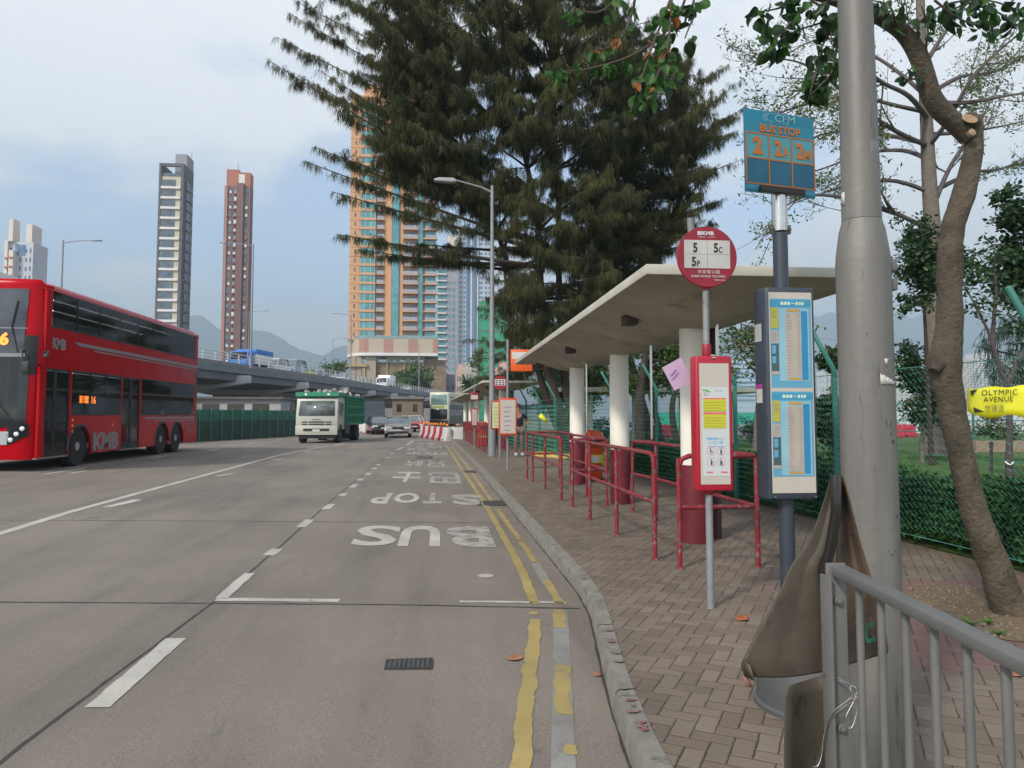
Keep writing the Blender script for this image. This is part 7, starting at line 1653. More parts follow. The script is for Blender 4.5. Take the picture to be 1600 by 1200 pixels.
# left white tower
def ex3(root, W_, zt_):
    mb = MB(); mb.bb(0, -1.2, 0, W_ * .12, 3, zt_ + 0.2); mb.bb(W_ * .24, -2.2, 0, W_ * .40, 3, zt_ - 3.2); mb.bb(W_ * .12, -1.0, zt_, W_ * .28, 3, zt_ + 7.5); mb.bb(W_ * .70, 0, zt_, W_ * .93, 6, zt_ + 6.0); mb.parts('lit_pier', M_sunlit, root)  # sunlight put into the warm colour of the piers
    mb = MB(); mb.bb(W_ * .33, -0.2, zt_ - 4.5, W_ * .48, 0, zt_ - 0.8); mb.bb(W_ * .53, -0.2, zt_ - 4.5, W_ * .70, 0, zt_ - 1); mb.parts('penthouse_window', M_bl, root)
    for i in range(14):
        z = zt_ - 6 - i * 3.0; mb = MB(); mb.bb(W_ * 0.03, -1.5, z, W_ * .11, -1.2, z + .5); mb.bb(W_ * 0.12, -1.6, z, W_ * .24, -1.0, z + .5); mb.bb(W_ * .26, -2.5, z, W_ * .38, -2.2, z + .5); mb.parts('balcony_slab', M_tc, root)
simple_tower('tower_block', 'white tower with lit balconies above the roof of the red bus at the left edge', 8, 50, 378, 255, 9, mat('pale grey render', (0.46, 0.48, 0.52), 0.85, 0, 0.04, 0.1), [(0.50, 0.56, .3, .8), (0.72, 0.77, .3, .7), (0.88, 0.92, .3, .8), (0.14, .22, .1, .8)], 3.0, M_glass_grey, z0=40, extra=ex3)
rfm = MB(); p = at(0, 425, 80); rfm.prism([(p.x - 12, p.z + 0.6), (p.x, p.z), (p.x + 1.4, zat(436, 80, 20)), (p.x + 1.5, zat(440, 80, 20) - 0.5), (p.x + 1.5, 0), (p.x - 12, 0)], 80, 88, 'XZ'); tag(rfm.build('shed', mat('grey metal shed', (0.22, 0.23, 0.25), 0.7), loc=(p.x, 80, 0)), 'grey sloping roof corner poking above the front of the red bus', 'building')
# skyline on the right and the distant blue slab
simple_tower('office_slab', 'distant pale blue slab with horizontal stripes between the two bus stop signs', 1151, 1181, 563, 520, 20, mat('pale blue cladding', (0.40, 0.50, 0.58), 0.7), [(0.02, 0.98, 0.35, 0.8)], 3.3, M_glass_blue, z0=8)
sk = [(1404, 1440, 566, 'pale yellow slab left of the kapok trunk'), (1436, 1450, 560, 'narrow white tower just left of the kapok trunk'), (1512, 1530, 560, 'cream tower just right of the curved trunk'), (1530, 1556, 552, 'tallest white tower above the yellow sign'), (1556, 1578, 569, 'yellowish tower above the right half of the yellow sign'), (1576, 1600, 558, 'white tower with twin cores near the right edge'),
      (1598, 1640, 566, 'pale tower cut by the right edge'), (1290, 1318, 580, 'small pinkish tower right of the timetable case'), (1418, 1432, 558, 'slim grey white tower behind the yellow slab')]
for i, (a, b, t, lb) in enumerate(sk):
    c = [(0.62, 0.60, 0.48), (0.62, 0.62, 0.62), (0.60, 0.56, 0.44), (0.66, 0.66, 0.66)][i % 4]
    simple_tower('distant_tower', lb, a, b, t, 900 + i * 23, 25, mat('skyline render %d' % (i % 4), c, 0.85, 0, 0.04, 0.02), [(0.08, 0.2, .3, .75), (0.3, 0.42, .3, .75), (0.55, 0.68, .3, .75), (0.8, .92, .3, .75)], 3.6, M_glass_grey if i % 2 else M_glass_blue, z0=4, group='far skyline towers')
# park edge: teal hoarding, barriers, white wall, planter, far fence
mb = MB(); A_ = at(1025, 660, 60); B_ = at(1420, 660, 60); mb.bb(A_.x, 60, 0.1, B_.x, 60.1, zat(653, 60, 1100) + 0.45); th_ = mb.build('teal_hoarding', mat('teal hoarding', (0.03, 0.33, 0.25), 0.6, 0, 0.12, 0.6), loc=(A_.x, 60, 0)); tag(th_, 'long teal site hoarding across the far edge of the lawn', 'hoarding')
mb = MB(); A2 = at(905, 660, 58); mb.bb(A2.x, 62, 0.1, A_.x - 0.1, 62.1, 1.7); tag(mb.build('pale_hoarding', mat('pale blue hoarding', (0.34, 0.40, 0.52), 0.7, 0, 0.2, 1), loc=(A2.x, 62, 0)), 'pale blue white hoarding beside the teal one behind the park', 'hoarding')
mb = MB(); A3 = at(1425, 660, 50); mb.bb(A3.x, 52, 0.1, A3.x + 22, 52.2, 2.0); tag(mb.build('white_wall', mat('white park wall', (0.50, 0.52, 0.55), 0.8, 0, 0.12, 0.5, stretch=(3, 1, 1)), loc=(A3.x, 52, 0)), 'low white wall across the park behind the yellow sign', 'wall')
for i in range(11):
    x = at(1040, 690, 44).x + i * 1.55; red = i % 2 == 0
    barrier(x, 44 + 0.1 * (i % 3), 0.12, 0, M_bred if red else M_bwht, f"{'red' if red else 'white'} barrier, number {['one','two','three','four','five','six','seven','eight','nine','ten','eleven'][i]} from the left along the teal hoarding", lamp=False, w=1.4, group='barriers along the far hoarding', nm='water_barrier')
pb_ = MB(); q = at(1525, 704, 26); pb_.bb(q.x, 26, 0.1, q.x + 3.2, 26.6, 0.55); tag(pb_.build('planter_wall', mat('tan planter stone', (0.26, 0.20, 0.14), 0.9), loc=(q.x, 26, 0)), 'low tan planter wall on the lawn below the yellow sign', 'wall')
ff = empty('park_fence', (A3.x, 40, 0.1), 0, 'teal fence with forked post tops at the far side of the park', 'fence')
for i in range(10):
    x = at(1500, 650, 40).x - 4 + i * 2.4; mb = MB(); mb.tube((x, 40, 0.1), (x, 40, 1.95), 0.07, n=8); mb.tube((x, 40, 1.9), (x + 0.4, 40, 2.35), 0.06, n=8); mb.parts('post', M_fpost, ff, world=True)
mb = MB(); x = at(1500, 650, 40).x
for z in (0.6, 1.2, 1.8): mb.tube((x - 4, 40, z), (x + 18, 40, z), 0.03, n=6)
mb.parts('rail', M_fpost, ff, world=True)
# yellow painted plinth below the green posts
mb = MB(); mb.prism([(X(822, 705, 27), 25.5), (X(860, 711, 25) + .3, 23.5), (X(860, 711, 25) + 0.9, 23.5), (X(822, 705, 27) + .5, 27)], PZ, PZ + 0.10, 'XY'); tag(mb.build('yellow_plinth', mat('faded yellow paint', (0.55, 0.40, 0.10), 0.8, 0, 0.2, 4), loc=(3.7, 25, PZ)), 'faded yellow painted kerb block at the foot of the green fence', 'kerb block')
mb = MB(); q = at(846, 652, 23.7); mb.sheet([[(q.x - .12, 23.6, q.z + .02), (q.x - .02, 23.6, q.z + .13)], [(q.x + .0, 23.6, q.z - .08), (q.x + .12, 23.6, q.z - .02)], [(q.x + .14, 23.62, q.z - .2), (q.x + .2, 23.6, q.z - .14)]]); tag(mb.build('yellow_bag', M_yellow, loc=q, solid=0.004), 'small crumpled yellow bag tied on the green fence', 'bag')

# =================================================================== TREES
def bez(a, b, c, n):
    return [a * (1 - t) ** 2 + b * 2 * t * (1 - t) + c * t * t for t in [i / n for i in range(n + 1)]]
M_casA = leafmat('casuarina needles', (0.014, 0.024, 0.008), (0.095, 0.094, 0.026), 0.7, 0.2, 0.7)
def casuarina(label, base, trunks, tips, polygon, Yr, nfill, seed, m=M_casA, dens=1.0, group='dark feathery trees'):
    random.seed(seed); rg = np.random.default_rng(seed)
    root = empty('casuarina_tree', base, 0, label, 'tree', group)
    nodes = []; mb = MB()
    for tr in trunks:
        P = curve([Vector(p) for p in tr[0]], 5); n_ = len(P); mb.path(P, [tr[1] * (1 - 0.85 * i / (n_ - 1)) for i in range(n_)], 9)
        nodes += [(p, tr[1] * (1 - 0.85 * i / (n_ - 1))) for i, p in enumerate(P) if i > n_ * 0.2]
    mb.parts('trunk', M_barkdark, root, world=True)
    bm_ = MB(); segs = []
    def inside(px, py):
        c_ = False; n_ = len(polygon)
        for i in range(n_):
            (x1_, y1_), (x2_, y2_) = polygon[i], polygon[(i + 1) % n_]
            if (y1_ > py) != (y2_ > py) and px < (x2_ - x1_) * (py - y1_) / (y2_ - y1_) + x1_: c_ = not c_
        return c_
    targets = [(at(px, py, Y + (3.4 if len(tips) > 16 else 0)), 1.0) for px, py, Y in tips]
    xs_ = [p[0] for p in polygon]; ys_ = [p[1] for p in polygon]; k = 0
    while k < nfill:
        px, py = random.uniform(min(xs_), max(xs_)), random.uniform(min(ys_), max(ys_))
        if inside(px, py): targets.append((at(px, py, random.uniform(Yr[0] + (1.6 if (px < 800 and py > 230) else 0), Yr[1])), 0.7)); k += 1
    for T, wgt in targets:
        # branch leaves the trunk below and inside of its tip
        best = None
        for p, r_ in nodes:
            d = T - p; hor = math.hypot(d.x, d.y); 
            fz = 0.08 + 0.52 * min(1, max(0, (T.z - 7) / 9))
            if d.z < hor * 0.02 - 0.7: sc = hor + abs(d.z) * 3 + 4
            else: sc = abs(d.z - hor * fz) * 1.4 + hor * 0.35
            sc += random.uniform(0, 1.2)
            if best is None or sc < best[0]: best = (sc, p, r_)
        p = best[1]; L = (T - p).length; midp = p.lerp(T, 0.5) + Vector((0, 0, L * 0.05 - 0.10 * L * (0.6 if wgt == 1 else random.uniform(-0.6, 0.6))))
        B = bez(p, midp, T, 12); r0 = min(best[2] * 0.7, 0.012 * L + 0.015); bm_.path(B, [r0 * (1 - 0.9 * i / 12) + 0.004 for i in range(13)], 5)
        segs.append((B, L))
        # side twigs
        for q in range(int(L * 1.8)):
            t = random.uniform(0.25, 0.97); i_ = int(t * 12); c0 = B[i_]; d = (B[min(12, i_ + 1)] - B[max(0, i_ - 1)]).normalized(); sdv = Vector((random.gauss(0, 1), random.gauss(0, 1), random.gauss(0.1, 0.35))); sdv = (sdv + d * 1.3).normalized()
            l_ = random.uniform(0.4, 1.15) * (1.25 - t * 0.75); e = c0 + sdv * l_ + Vector((0, 0, -0.08 * l_)); TW = bez(c0, c0.lerp(e, 0.5) + Vector((0, 0, 0.08 * l_)), e, 5); bm_.path(TW, [0.009, 0.008, 0.007, 0.005, 0.004, 0.003], 3, cap=False)
            segs.append((TW, l_))
    bm_.build('branches', M_barkdark, root, world=True, fixn=False)
    # drooping needle tufts
    P0, D0, LN = [], [], []
    for B, L in segs:
        n_ = int(L * 95 * dens * (0.55 if L > 2 else 1.0)); t = rg.uniform(0.25 if L > 2 else 0.0, 1.0, n_) ** 0.8; arr = np.array([v[:] for v in B]); m1_ = len(arr) - 1
        i_ = np.minimum((t * m1_).astype(int), m1_ - 1); f = (t * m1_ - i_)[:, None]; pts = arr[i_] * (1 - f) + arr[i_ + 1] * f
        # clump strands into tassels
        nc = max(1, n_ // 9); cl = rg.integers(0, nc, n_); off_ = rg.normal(0, 1, (nc, 3)) * np.array([0.10, 0.10, 0.05]); base_t = rg.uniform(0.25 if L > 2 else 0, 1, nc) ** 0.8
        ib = np.minimum((base_t * m1_).astype(int), m1_ - 1); fb_2 = (base_t * m1_ - ib)[:, None]; cp = arr[ib] * (1 - fb_2) + arr[ib + 1] * fb_2
        pts = cp[cl] + off_[cl] * 0.7 + rg.normal(0, 0.03, (n_, 3))
        d = off_[cl] * 1.8 + rg.normal(0, 0.26, (n_, 3)); d[:, 2] -= 0.85; d /= np.linalg.norm(d, axis=1)[:, None]
        P0.append(pts); D0.append(d); LN.append(rg.uniform(0.12, 0.40, n_))
    P0 = np.concatenate(P0); D0 = np.concatenate(D0); LN = np.concatenate(LN); n_ = len(P0)
    sd_ = rg.normal(size=(n_, 3)); sd_ -= D0 * (sd_ * D0).sum(1)[:, None]; sd_ /= np.linalg.norm(sd_, axis=1)[:, None]; wv_ = rg.uniform(0.007, 0.014, n_)[:, None]
    md_ = P0 + D0 * (LN * 0.5)[:, None]; D1 = D0.copy(); D1[:, 2] -= 0.5; D1 /= np.linalg.norm(D1, axis=1)[:, None]; tp = md_ + D1 * (LN * 0.5)[:, None]
    V_ = np.stack([P0 - sd_ * wv_ * .5, P0 + sd_ * wv_ * .5, md_ + sd_ * wv_ * .6, md_ - sd_ * wv_ * .6, tp], 1).reshape(-1, 3); b_ = np.arange(n_)[:, None] * 5
    F_ = np.concatenate([b_ + np.array([[0, 1, 2, 3]])]); F3 = b_ + np.array([[3, 2, 4, 4]])
    me_faces = np.concatenate([F_, b_ + np.array([[3, 2, 4, 4]])])
    # use quads for the upper part and a second slim quad ending in a point for the lower one
    V2 = np.stack([P0 - sd_ * wv_ * .5, P0 + sd_ * wv_ * .5, md_ + sd_ * wv_ * .6, md_ - sd_ * wv_ * .6, tp + sd_ * 0.002, tp - sd_ * 0.002], 1).reshape(-1, 3); b6 = np.arange(n_)[:, None] * 6
    F6 = np.concatenate([b6 + np.array([[0, 1, 2, 3]]), b6 + np.array([[3, 2, 4, 5]])])
    npmesh('foliage', V2, F6, m, root, base); print('casuarina strands', n_)
    return root
B1 = Vector((5.0, 27.0, 0.1)); atY = lambda px, py, Y: at(px, py, Y)
casuarina('huge dark feathery tree filling the upper middle of the view behind the shelters', B1,
    [([B1, atY(862, 600, 27), atY(846, 470, 27), atY(838, 330, 27), atY(800, 150, 27), atY(770, -80, 27)], 0.22),
     ([B1 + Vector((.35, .2, 0)), atY(885, 610, 27.2), atY(874, 450, 27.4), atY(872, 300, 27.4), atY(860, 100, 27.5), atY(855, -120, 27.5)], 0.19),
     ([B1 + Vector((-.3, .3, 0)), atY(850, 610, 27.6), atY(815, 480, 27.6), atY(765, 330, 28), atY(700, 160, 28), atY(650, -60, 28)], 0.16),
     ([B1 + Vector((.5, 0, 0)), atY(905, 600, 27.5), atY(915, 430, 27.5), atY(945, 280, 28), atY(960, 60, 28)], 0.15)],
    [(416, 92, 22), (432, 58, 24), (458, 0, 25), (478, -30, 26), (478, 253, 23), (492, 230, 25), (526, 366, 24), (560, 390, 26), (505, -20, 27), (540, -60, 25), (450, 20, 27), (500, 110, 24), (520, 300, 23), (575, 455, 27) if False else (600, 400, 26), (745, 590, 27), (640, 380, 25), (470, 120, 26), (530, 180, 25), (550, 260, 27), (765, 470, 26)],
    [(545, -130), (560, 60), (540, 150), (570, 250), (640, 300), (700, 320), (765, 380), (775, 520), (795, 575), (880, 560), (960, 470), (1000, 300), (1000, 60), (980, -130)], (24.0, 31), 600, 3, dens=2.2)
B2 = Vector((9.2, 31.0, 0.1))
casuarina('second dark feathery tree whose crown spreads to the right behind the shelter roof', B2,
    [([B2, atY(985, 560, 31), atY(975, 430, 31), atY(985, 260, 31), atY(990, 40, 31)], 0.19), ([B2 + Vector((.4, .3, 0)), atY(1010, 560, 31.5), atY(1030, 400, 31.5), atY(1060, 260, 32), atY(1075, 120, 32)], 0.15)],
    [(1162, 122, 31), (1166, 166, 32), (1150, 205, 31), (1158, 250, 31), (1135, 310, 32), (1140, 100, 33), (1100, 380, 31), (1075, 60, 31), (1110, 120, 32), (1060, 20, 32), (1120, 350, 32)],
    [(930, 20), (1050, 50), (1090, 110), (1135, 170), (1125, 260), (1095, 350), (1020, 420), (900, 500), (860, 400), (900, 200)], (28.0, 34), 380, 9, dens=2.0)
B3 = Vector((3.9, 43.0, 0.1))
casuarina('small feathery tree filling the gap behind the far bus stop signs', B3,
    [([B3, atY(800, 560, 43), atY(790, 440, 43), atY(780, 330, 43)], 0.2)], [(735, 560, 42), (745, 480, 43), (750, 600, 42), (730, 530, 43)], [(755, 430), (850, 400), (880, 560), (800, 600), (765, 570)], (40, 46), 70, 12, dens=1.3)

def leafy(name, label, base, trunk, tr, crown, nleaf, size, m, seed, aspect=0.55, bark=M_barkpale, branches=26, clump=0.35, world_leaf_spread=None, droop=0.0, cat='tree', group='park trees'):
    """crown: list of (centre, radius xyz) blobs; limbs run from the trunk to the blobs, leaves sit in clumps"""
    random.seed(seed); rg = np.random.default_rng(seed); root = empty(name, base, 0, label, cat, group)
    P = curve([Vector(p) for p in trunk], 5); n_ = len(P); mb = MB(); mb.path(P, [tr * (1 - 0.7 * i / (n_ - 1)) * (1.35 if i == 0 else 1) for i in range(n_)], 10); mb.build('trunk', bark, root, world=True)
    bm_ = MB(); C_ = []
    tot = sum(c[1][0] * c[1][1] * c[1][2] for c in crown)
    for ci, (c_, rr_) in enumerate(crown):
        c_ = Vector(c_); k = max(3, int(branches * rr_[0] * rr_[1] * rr_[2] / tot))
        for q in range(k):
            while True:
                v = Vector([random.uniform(-1, 1) for _ in range(3)])
                if 0.25 < v.length < 1: break
            e = c_ + Vector((v.x * rr_[0], v.y * rr_[1], v.z * rr_[2])); s_ = min(P[int(n_ * 0.4):], key=lambda p: (p - e).length + random.uniform(0, .5) + max(0, p.z - e.z) * 1.5)
            B = bez(s_, s_.lerp(e, 0.5) + Vector((0, 0, -0.06 * (e - s_).length)), e, 8); bm_.path(B, [max(0.006, tr * 0.28 * (1 - i / 8) + 0.006) for i in range(9)], 5, cap=False)
            for z_ in range(5):
                t = random.uniform(0.45, 1.0); o_ = B[int(t * 8)]; w2 = o_ + Vector((random.gauss(0, 1), random.gauss(0, 1), random.gauss(0, .7))) * clump; bm_.path([o_, o_.lerp(w2, .6) + Vector((0, 0, .04)), w2], [0.008, 0.006, 0.003], 3, cap=False); C_.append(w2[:]); C_.append(o_.lerp(w2, .5)[:])
    bm_.build('branches', bark, root, world=True, fixn=False)
    C_ = np.array(C_); idx = rg.integers(0, len(C_), nleaf); pts = C_[idx] + rg.normal(0, clump * 0.42, (nleaf, 3)) * np.array([1, 1, .8])
    V_, F_ = leafcloud(pts, size, aspect, 0.3, 0.4, droop=droop); npmesh('foliage', V_, F_, m, root, base); return root
M_lf1 = leafmat('mid green leaves', (0.022, 0.050, 0.010), (0.075, 0.125, 0.028), 0.9, 0.2); M_lf2 = leafmat('deep green glossy leaves', (0.010, 0.030, 0.010), (0.035, 0.075, 0.022), 1.2, 0.15, 0.4); M_lf3 = leafmat('bright bush leaves', (0.04, 0.08, 0.02), (0.09, 0.15, 0.04), 0.4, 0.15)
def T(px, py, Y): return at(px, py, Y)
b_ = T(1000, 705, 22); b_.z = 0.13
leafy('park_tree', 'dark trunked park tree seen between the two nearest shelter columns', b_, [b_, T(1000, 620, 22), T(1008, 560, 22), T(1015, 500, 22)], 0.19, [(T(1010, 560, 22.5), (1.7, 1.6, 1.0)), (T(940, 575, 23), (1.2, 1.2, 0.7)), (T(1060, 560, 23), (1.2, 1.2, .9)), (T(1030, 500, 23), (2, 1.6, 1))], 5200, 0.13, M_lf1, 21, bark=M_barkdark)
b_ = T(1060, 700, 27); b_.z = 0.13
leafy('park_tree', 'slanting trunked park tree behind the pink leaflet', b_, [b_, T(1050, 640, 27), T(1062, 590, 27), T(1080, 530, 27)], 0.14, [(T(1070, 570, 27), (1.6, 1.4, 1.0)), (T(1120, 565, 27.5), (1.6, 1.4, .8)), (T(1090, 520, 28), (2, 1.6, .9))], 4200, 0.13, M_lf1, 22, bark=M_barkdark)
b_ = T(905, 700, 36); b_.z = 0.13
leafy('park_tree', 'bushy green tree behind the two far columns of the near shelter', b_, [b_, T(905, 640, 36), T(910, 590, 36)], 0.2, [(T(905, 595, 36), (2.6, 2, 1.4)), (T(960, 590, 37), (2.4, 2, 1.4)), (T(860, 610, 36), (1.6, 1.6, 1.0))], 5200, 0.16, M_lf1, 23, bark=M_barkdark)
b_ = T(1180, 700, 16); b_.z = 0.13
leafy('park_tree', 'leafy tree whose lower boughs hang under the shelter roof behind the dark timetable case', b_, [b_, T(1186, 640, 16), T(1195, 560, 16), T(1210, 470, 16)], 0.11, [(T(1165, 545, 16), (0.7, .8, .35)), (T(1200, 500, 16.5), (0.9, .9, .5)), (T(1150, 520, 17), (.7, .8, .4))], 2200, 0.10, M_lf1, 24)
b_ = T(1300, 700, 13); b_.z = 0.13
leafy('evergreen_shrub', 'tall dark evergreen shrub between the timetable case and the big lamp post', b_, [b_, T(1300, 640, 13), T(1302, 560, 13)], 0.06, [(T(1300, 570, 13), (0.28, .3, .32)), (T(1300, 640, 13), (0.36, .4, .45)), (T(1310, 690, 13), (0.42, .4, .35)), (T(1285, 620, 13), (.2, .3, .3))], 3200, 0.11, M_lf2, 25, clump=0.14, cat='shrub', group='dark shrubs')
b_ = T(1440, 700, 20); b_.z = 0.13
leafy('evergreen_shrub', 'dark leafy shrub in front of the kapok trunk', b_, [b_, T(1440, 650, 20), T(1430, 600, 20)], 0.06, [(T(1438, 610, 20), (0.55, .5, .7)), (T(1425, 560, 20), (0.45, .5, .6)), (T(1455, 640, 20), (.6, .5, .5)), (T(1420, 530, 20), (.3, .3, .3))], 3600, 0.13, M_lf2, 26, clump=0.2, cat='shrub', group='dark shrubs')
for i, (x_, y_, h_, lb) in enumerate([(9.5, 54, 10, 'first park tree of the row hidden beyond the second shelter'), (12, 66, 11, 'second park tree of the row beyond the second shelter'), (13, 80, 12, 'third park tree of the row, nearest the flyover'), (20, 60, 11, 'park tree standing deep in the park behind the pavilion')]):
    b_ = Vector((x_, y_, 0.1)); leafy('park_tree', lb, b_, [b_, b_ + Vector((0.2, 0, h_ * .4)), b_ + Vector((0, .2, h_ * .8))], 0.25, [(b_ + Vector((0, 0, h_ * .62)), (3.2, 3.2, h_ * .33)), (b_ + Vector((-1.5, 1, h_ * .45)), (2.4, 2.4, 2)), (b_ + Vector((1.8, -1, h_ * .5)), (2.4, 2.4, 2.2))], 5000, 0.34, M_lf1, 60 + i, bark=M_barkdark, clump=0.6)
# dark broad tree top right
b_ = T(1640, 720, 16); b_.z = 0.13
leafy('broadleaf_tree', 'dense dark leaved tree at the right edge above the yellow sign', b_, [b_, T(1640, 560, 16), T(1625, 420, 16), T(1600, 340, 16)], 0.16, [(T(1570, 330, 16), (0.95, 1, .55)), (T(1620, 350, 16), (1.1, 1, .9)), (T(1560, 400, 16), (0.85, 1, .65)), (T(1590, 440, 16), (.9, .9, .4)), (T(1640, 420, 16), (1.0, 1, .9))], 10500, 0.13, M_lf2, 27, bark=M_barkdark, clump=0.26, group='right side trees')
b_ = T(1455, 705, 19); b_.z = 0.13
leafy('broadleaf_tree', 'dark leaved tree filling the gap between the big lamp post and the curved tree', b_, [b_, T(1450, 600, 19), T(1445, 500, 19), T(1440, 420, 19)], 0.08, [(T(1440, 385, 19), (0.75, .8, .5)), (T(1430, 440, 19), (0.7, .8, .55)), (T(1470, 420, 19), (.7, .7, .5)), (T(1425, 340, 19), (.35, .5, .35)), (T(1500, 400, 19), (.4, .5, .5))], 5200, 0.13, M_lf2, 28, bark=M_barkdark, clump=0.24, group='right side trees')
# sapling with forked stem
b_ = T(1575, 745, 11); b_.z = 0.13
sp = empty('sapling', b_, 0, 'forked bare stemmed sapling tied to a short stake right of the curved trunk', 'tree'); mb = MB()
mb.path(curve([b_, T(1577, 700, 11), T(1577, 660, 11), T(1572, 600, 11)]), [.055] * 8 + [.05] * 8 + [.045] * 9, 8); mb.path(curve([T(1572, 600, 11), T(1558, 560, 11), T(1545, 520, 11), T(1520, 470, 11), T(1490, 420, 11)]), [.04] * 8 + [.033] * 8 + [.022] * 8 + [0.012] * 9, 7)
mb.path(curve([T(1573, 602, 11), T(1590, 565, 11), T(1605, 540, 11)]), [.035] * 8 + [.03] * 9, 7); mb.path(curve([T(1551, 540, 11), T(1553, 500, 11), T(1556, 450, 11), T(1552, 400, 11)]), [.035] * 8 + [.03] * 8 + [.02] * 9, 7); mb.build('trunk', mat('purple grey bark', (0.07, 0.055, 0.055), 0.9, 0, 0.3, 6), sp, world=True)
rg = np.random.default_rng(5); cen = np.array([T(px, py, 11)[:] for px, py in [(1500, 430), (1520, 450), (1545, 420), (1535, 480), (1555, 400), (1600, 520), (1480, 410), (1565, 470), (1590, 500)]]); pts = cen[rg.integers(0, len(cen), 900)] + rg.normal(0, 0.13, (900, 3)); V_, F_ = leafcloud(pts, 0.09, 0.5); npmesh('foliage', V_, F_, M_lf2, sp, b_)
mb = MB(); q = T(1546, 730, 11); mb.tube((q.x, 11, 0.1), (T(1549, 695, 11)), 0.022, n=8); mb.tube(T(1549, 700, 11), T(1549, 690, 11), 0.027, n=8); tag(mb.build('stake', mat('dark stake', (0.03, 0.03, 0.03), 0.7), loc=(q.x, 11, 0.13)), 'short dark stake standing beside the sapling on the lawn', 'stake')
mb = MB(); mb.path(curve([T(1569, 720, 10.95), T(1578, 726, 10.9), T(1584, 721, 10.95)]), 0.012, 6); mb.build('tie', M_white, sp, world=True)
# pine at right edge
b_ = T(1660, 720, 14); b_.z = 0.13
casuarina('feathery tree with blue green boughs reaching in from the right edge', b_, [([b_, T(1655, 600, 14), T(1650, 450, 14), T(1645, 350, 14)], 0.12)], [(1530, 560, 14), (1520, 540, 14.5), (1535, 515, 14), (1560, 490, 14.4), (1560, 585, 14), (1570, 605, 14.5), (1580, 470, 14)], [(1560, 500), (1640, 470), (1660, 600), (1575, 590)], (13.5, 15.5), 14, 31, leafmat('blue green needles', (0.02, 0.045, 0.035), (0.05, 0.085, 0.055), 0.8, 0.1), 0.8, group='right side trees')
# podium tree, round tree on the flyover side, palm-like tuft
b_ = T(645, 612, 215); b_.z = 2
leafy('round_tree', 'round bright green tree in front of the stone podium wall', b_, [b_, T(645, 600, 215), T(645, 590, 215)], 0.6, [(T(632, 590, 215), (4.5, 4, 3.2)), (T(655, 592, 215), (5, 4, 3.5)), (T(642, 582, 215), (4, 4, 2.5)), (T(665, 600, 215), (4, 4, 2.5))], 5000, 0.9, M_lf3, 33, clump=1.3)
b_ = T(735, 622, 120); b_.z = 0
pm = empty('palm_tree', b_, 0, 'small dark palm like tree beside the flyover end', 'tree'); mb = MB(); mb.tube(b_, T(735, 604, 120), 0.25, 0.18, 8); mb.build('trunk', M_barkdark, pm, world=True); mb = MB()
for i in range(46):
    a = random.uniform(0, 6.28); el = random.uniform(-0.5, 1.3); l_ = random.uniform(1.6, 2.8); d = Vector((math.cos(a) * math.cos(el), math.sin(a) * math.cos(el), math.sin(el))); s_ = d.orthogonal().normalized() * 0.28; o_ = T(735 + random.uniform(-5, 4), 604 + random.uniform(-4, 4), 120)
    mb.sheet([[o_ + d * l_ * k / 4 - s_ * math.sin(k / 4 * 3) + Vector((0, 0, -0.7 * (k / 4) ** 2)), o_ + d * l_ * k / 4 + s_ * math.sin(k / 4 * 3) + Vector((0, 0, -0.7 * (k / 4) ** 2))] for k in range(5)])
mb.build('fronds', M_lf2, pm, world=True, fixn=False)
b_ = T(523, 590, 200); b_.z = 3
leafy('round_tree', 'small flat topped tree left of the podium columns', b_, [b_, T(523, 580, 200)], 0.3, [(T(523, 574, 200), (5.5, 3, 1.2))], 900, 0.8, M_lf3, 34, clump=0.9)
leafy('park_tree', 'pale leaved thin tree by the scaffolded building', T(748, 640, 90), [T(748, 640, 90), T(748, 600, 90), T(746, 560, 90)], 0.12, [(T(748, 560, 90), (1.2, 1.2, 1.6)), (T(752, 590, 90), (1.5, 1.2, 1.6)), (T(740, 545, 90), (1.0, 1, 1.2))], 700, 0.35, M_lf3, 35, clump=0.4)
# shrubs along the park
for i, (px, py, Y, r_, lb) in enumerate([(940, 672, 40, 0.9, 'round clipped bush between the shelter columns'), (1010, 668, 38, 1.0, 'dark rounded bush left of the teal hoarding'), (1480, 690, 30, 1.0, 'low bush behind the curved trunk'), (1560, 685, 30, 1.2, 'low wide bush under the yellow sign'), (1180, 640, 34, 0.8, 'narrow bush seen beside the timetable case')]):
    b_ = T(px, 710, Y); b_.z = 0.13; leafy('bush', lb, b_, [b_, b_ + Vector((0, 0, r_))], 0.04, [(b_ + Vector((0, 0, r_ * .8)), (r_, r_, r_ * 0.7))], 1500, 0.12, M_lf1 if i % 2 else M_lf2, 40 + i, clump=0.25, branches=18, cat='bush', group='bushes in the park')

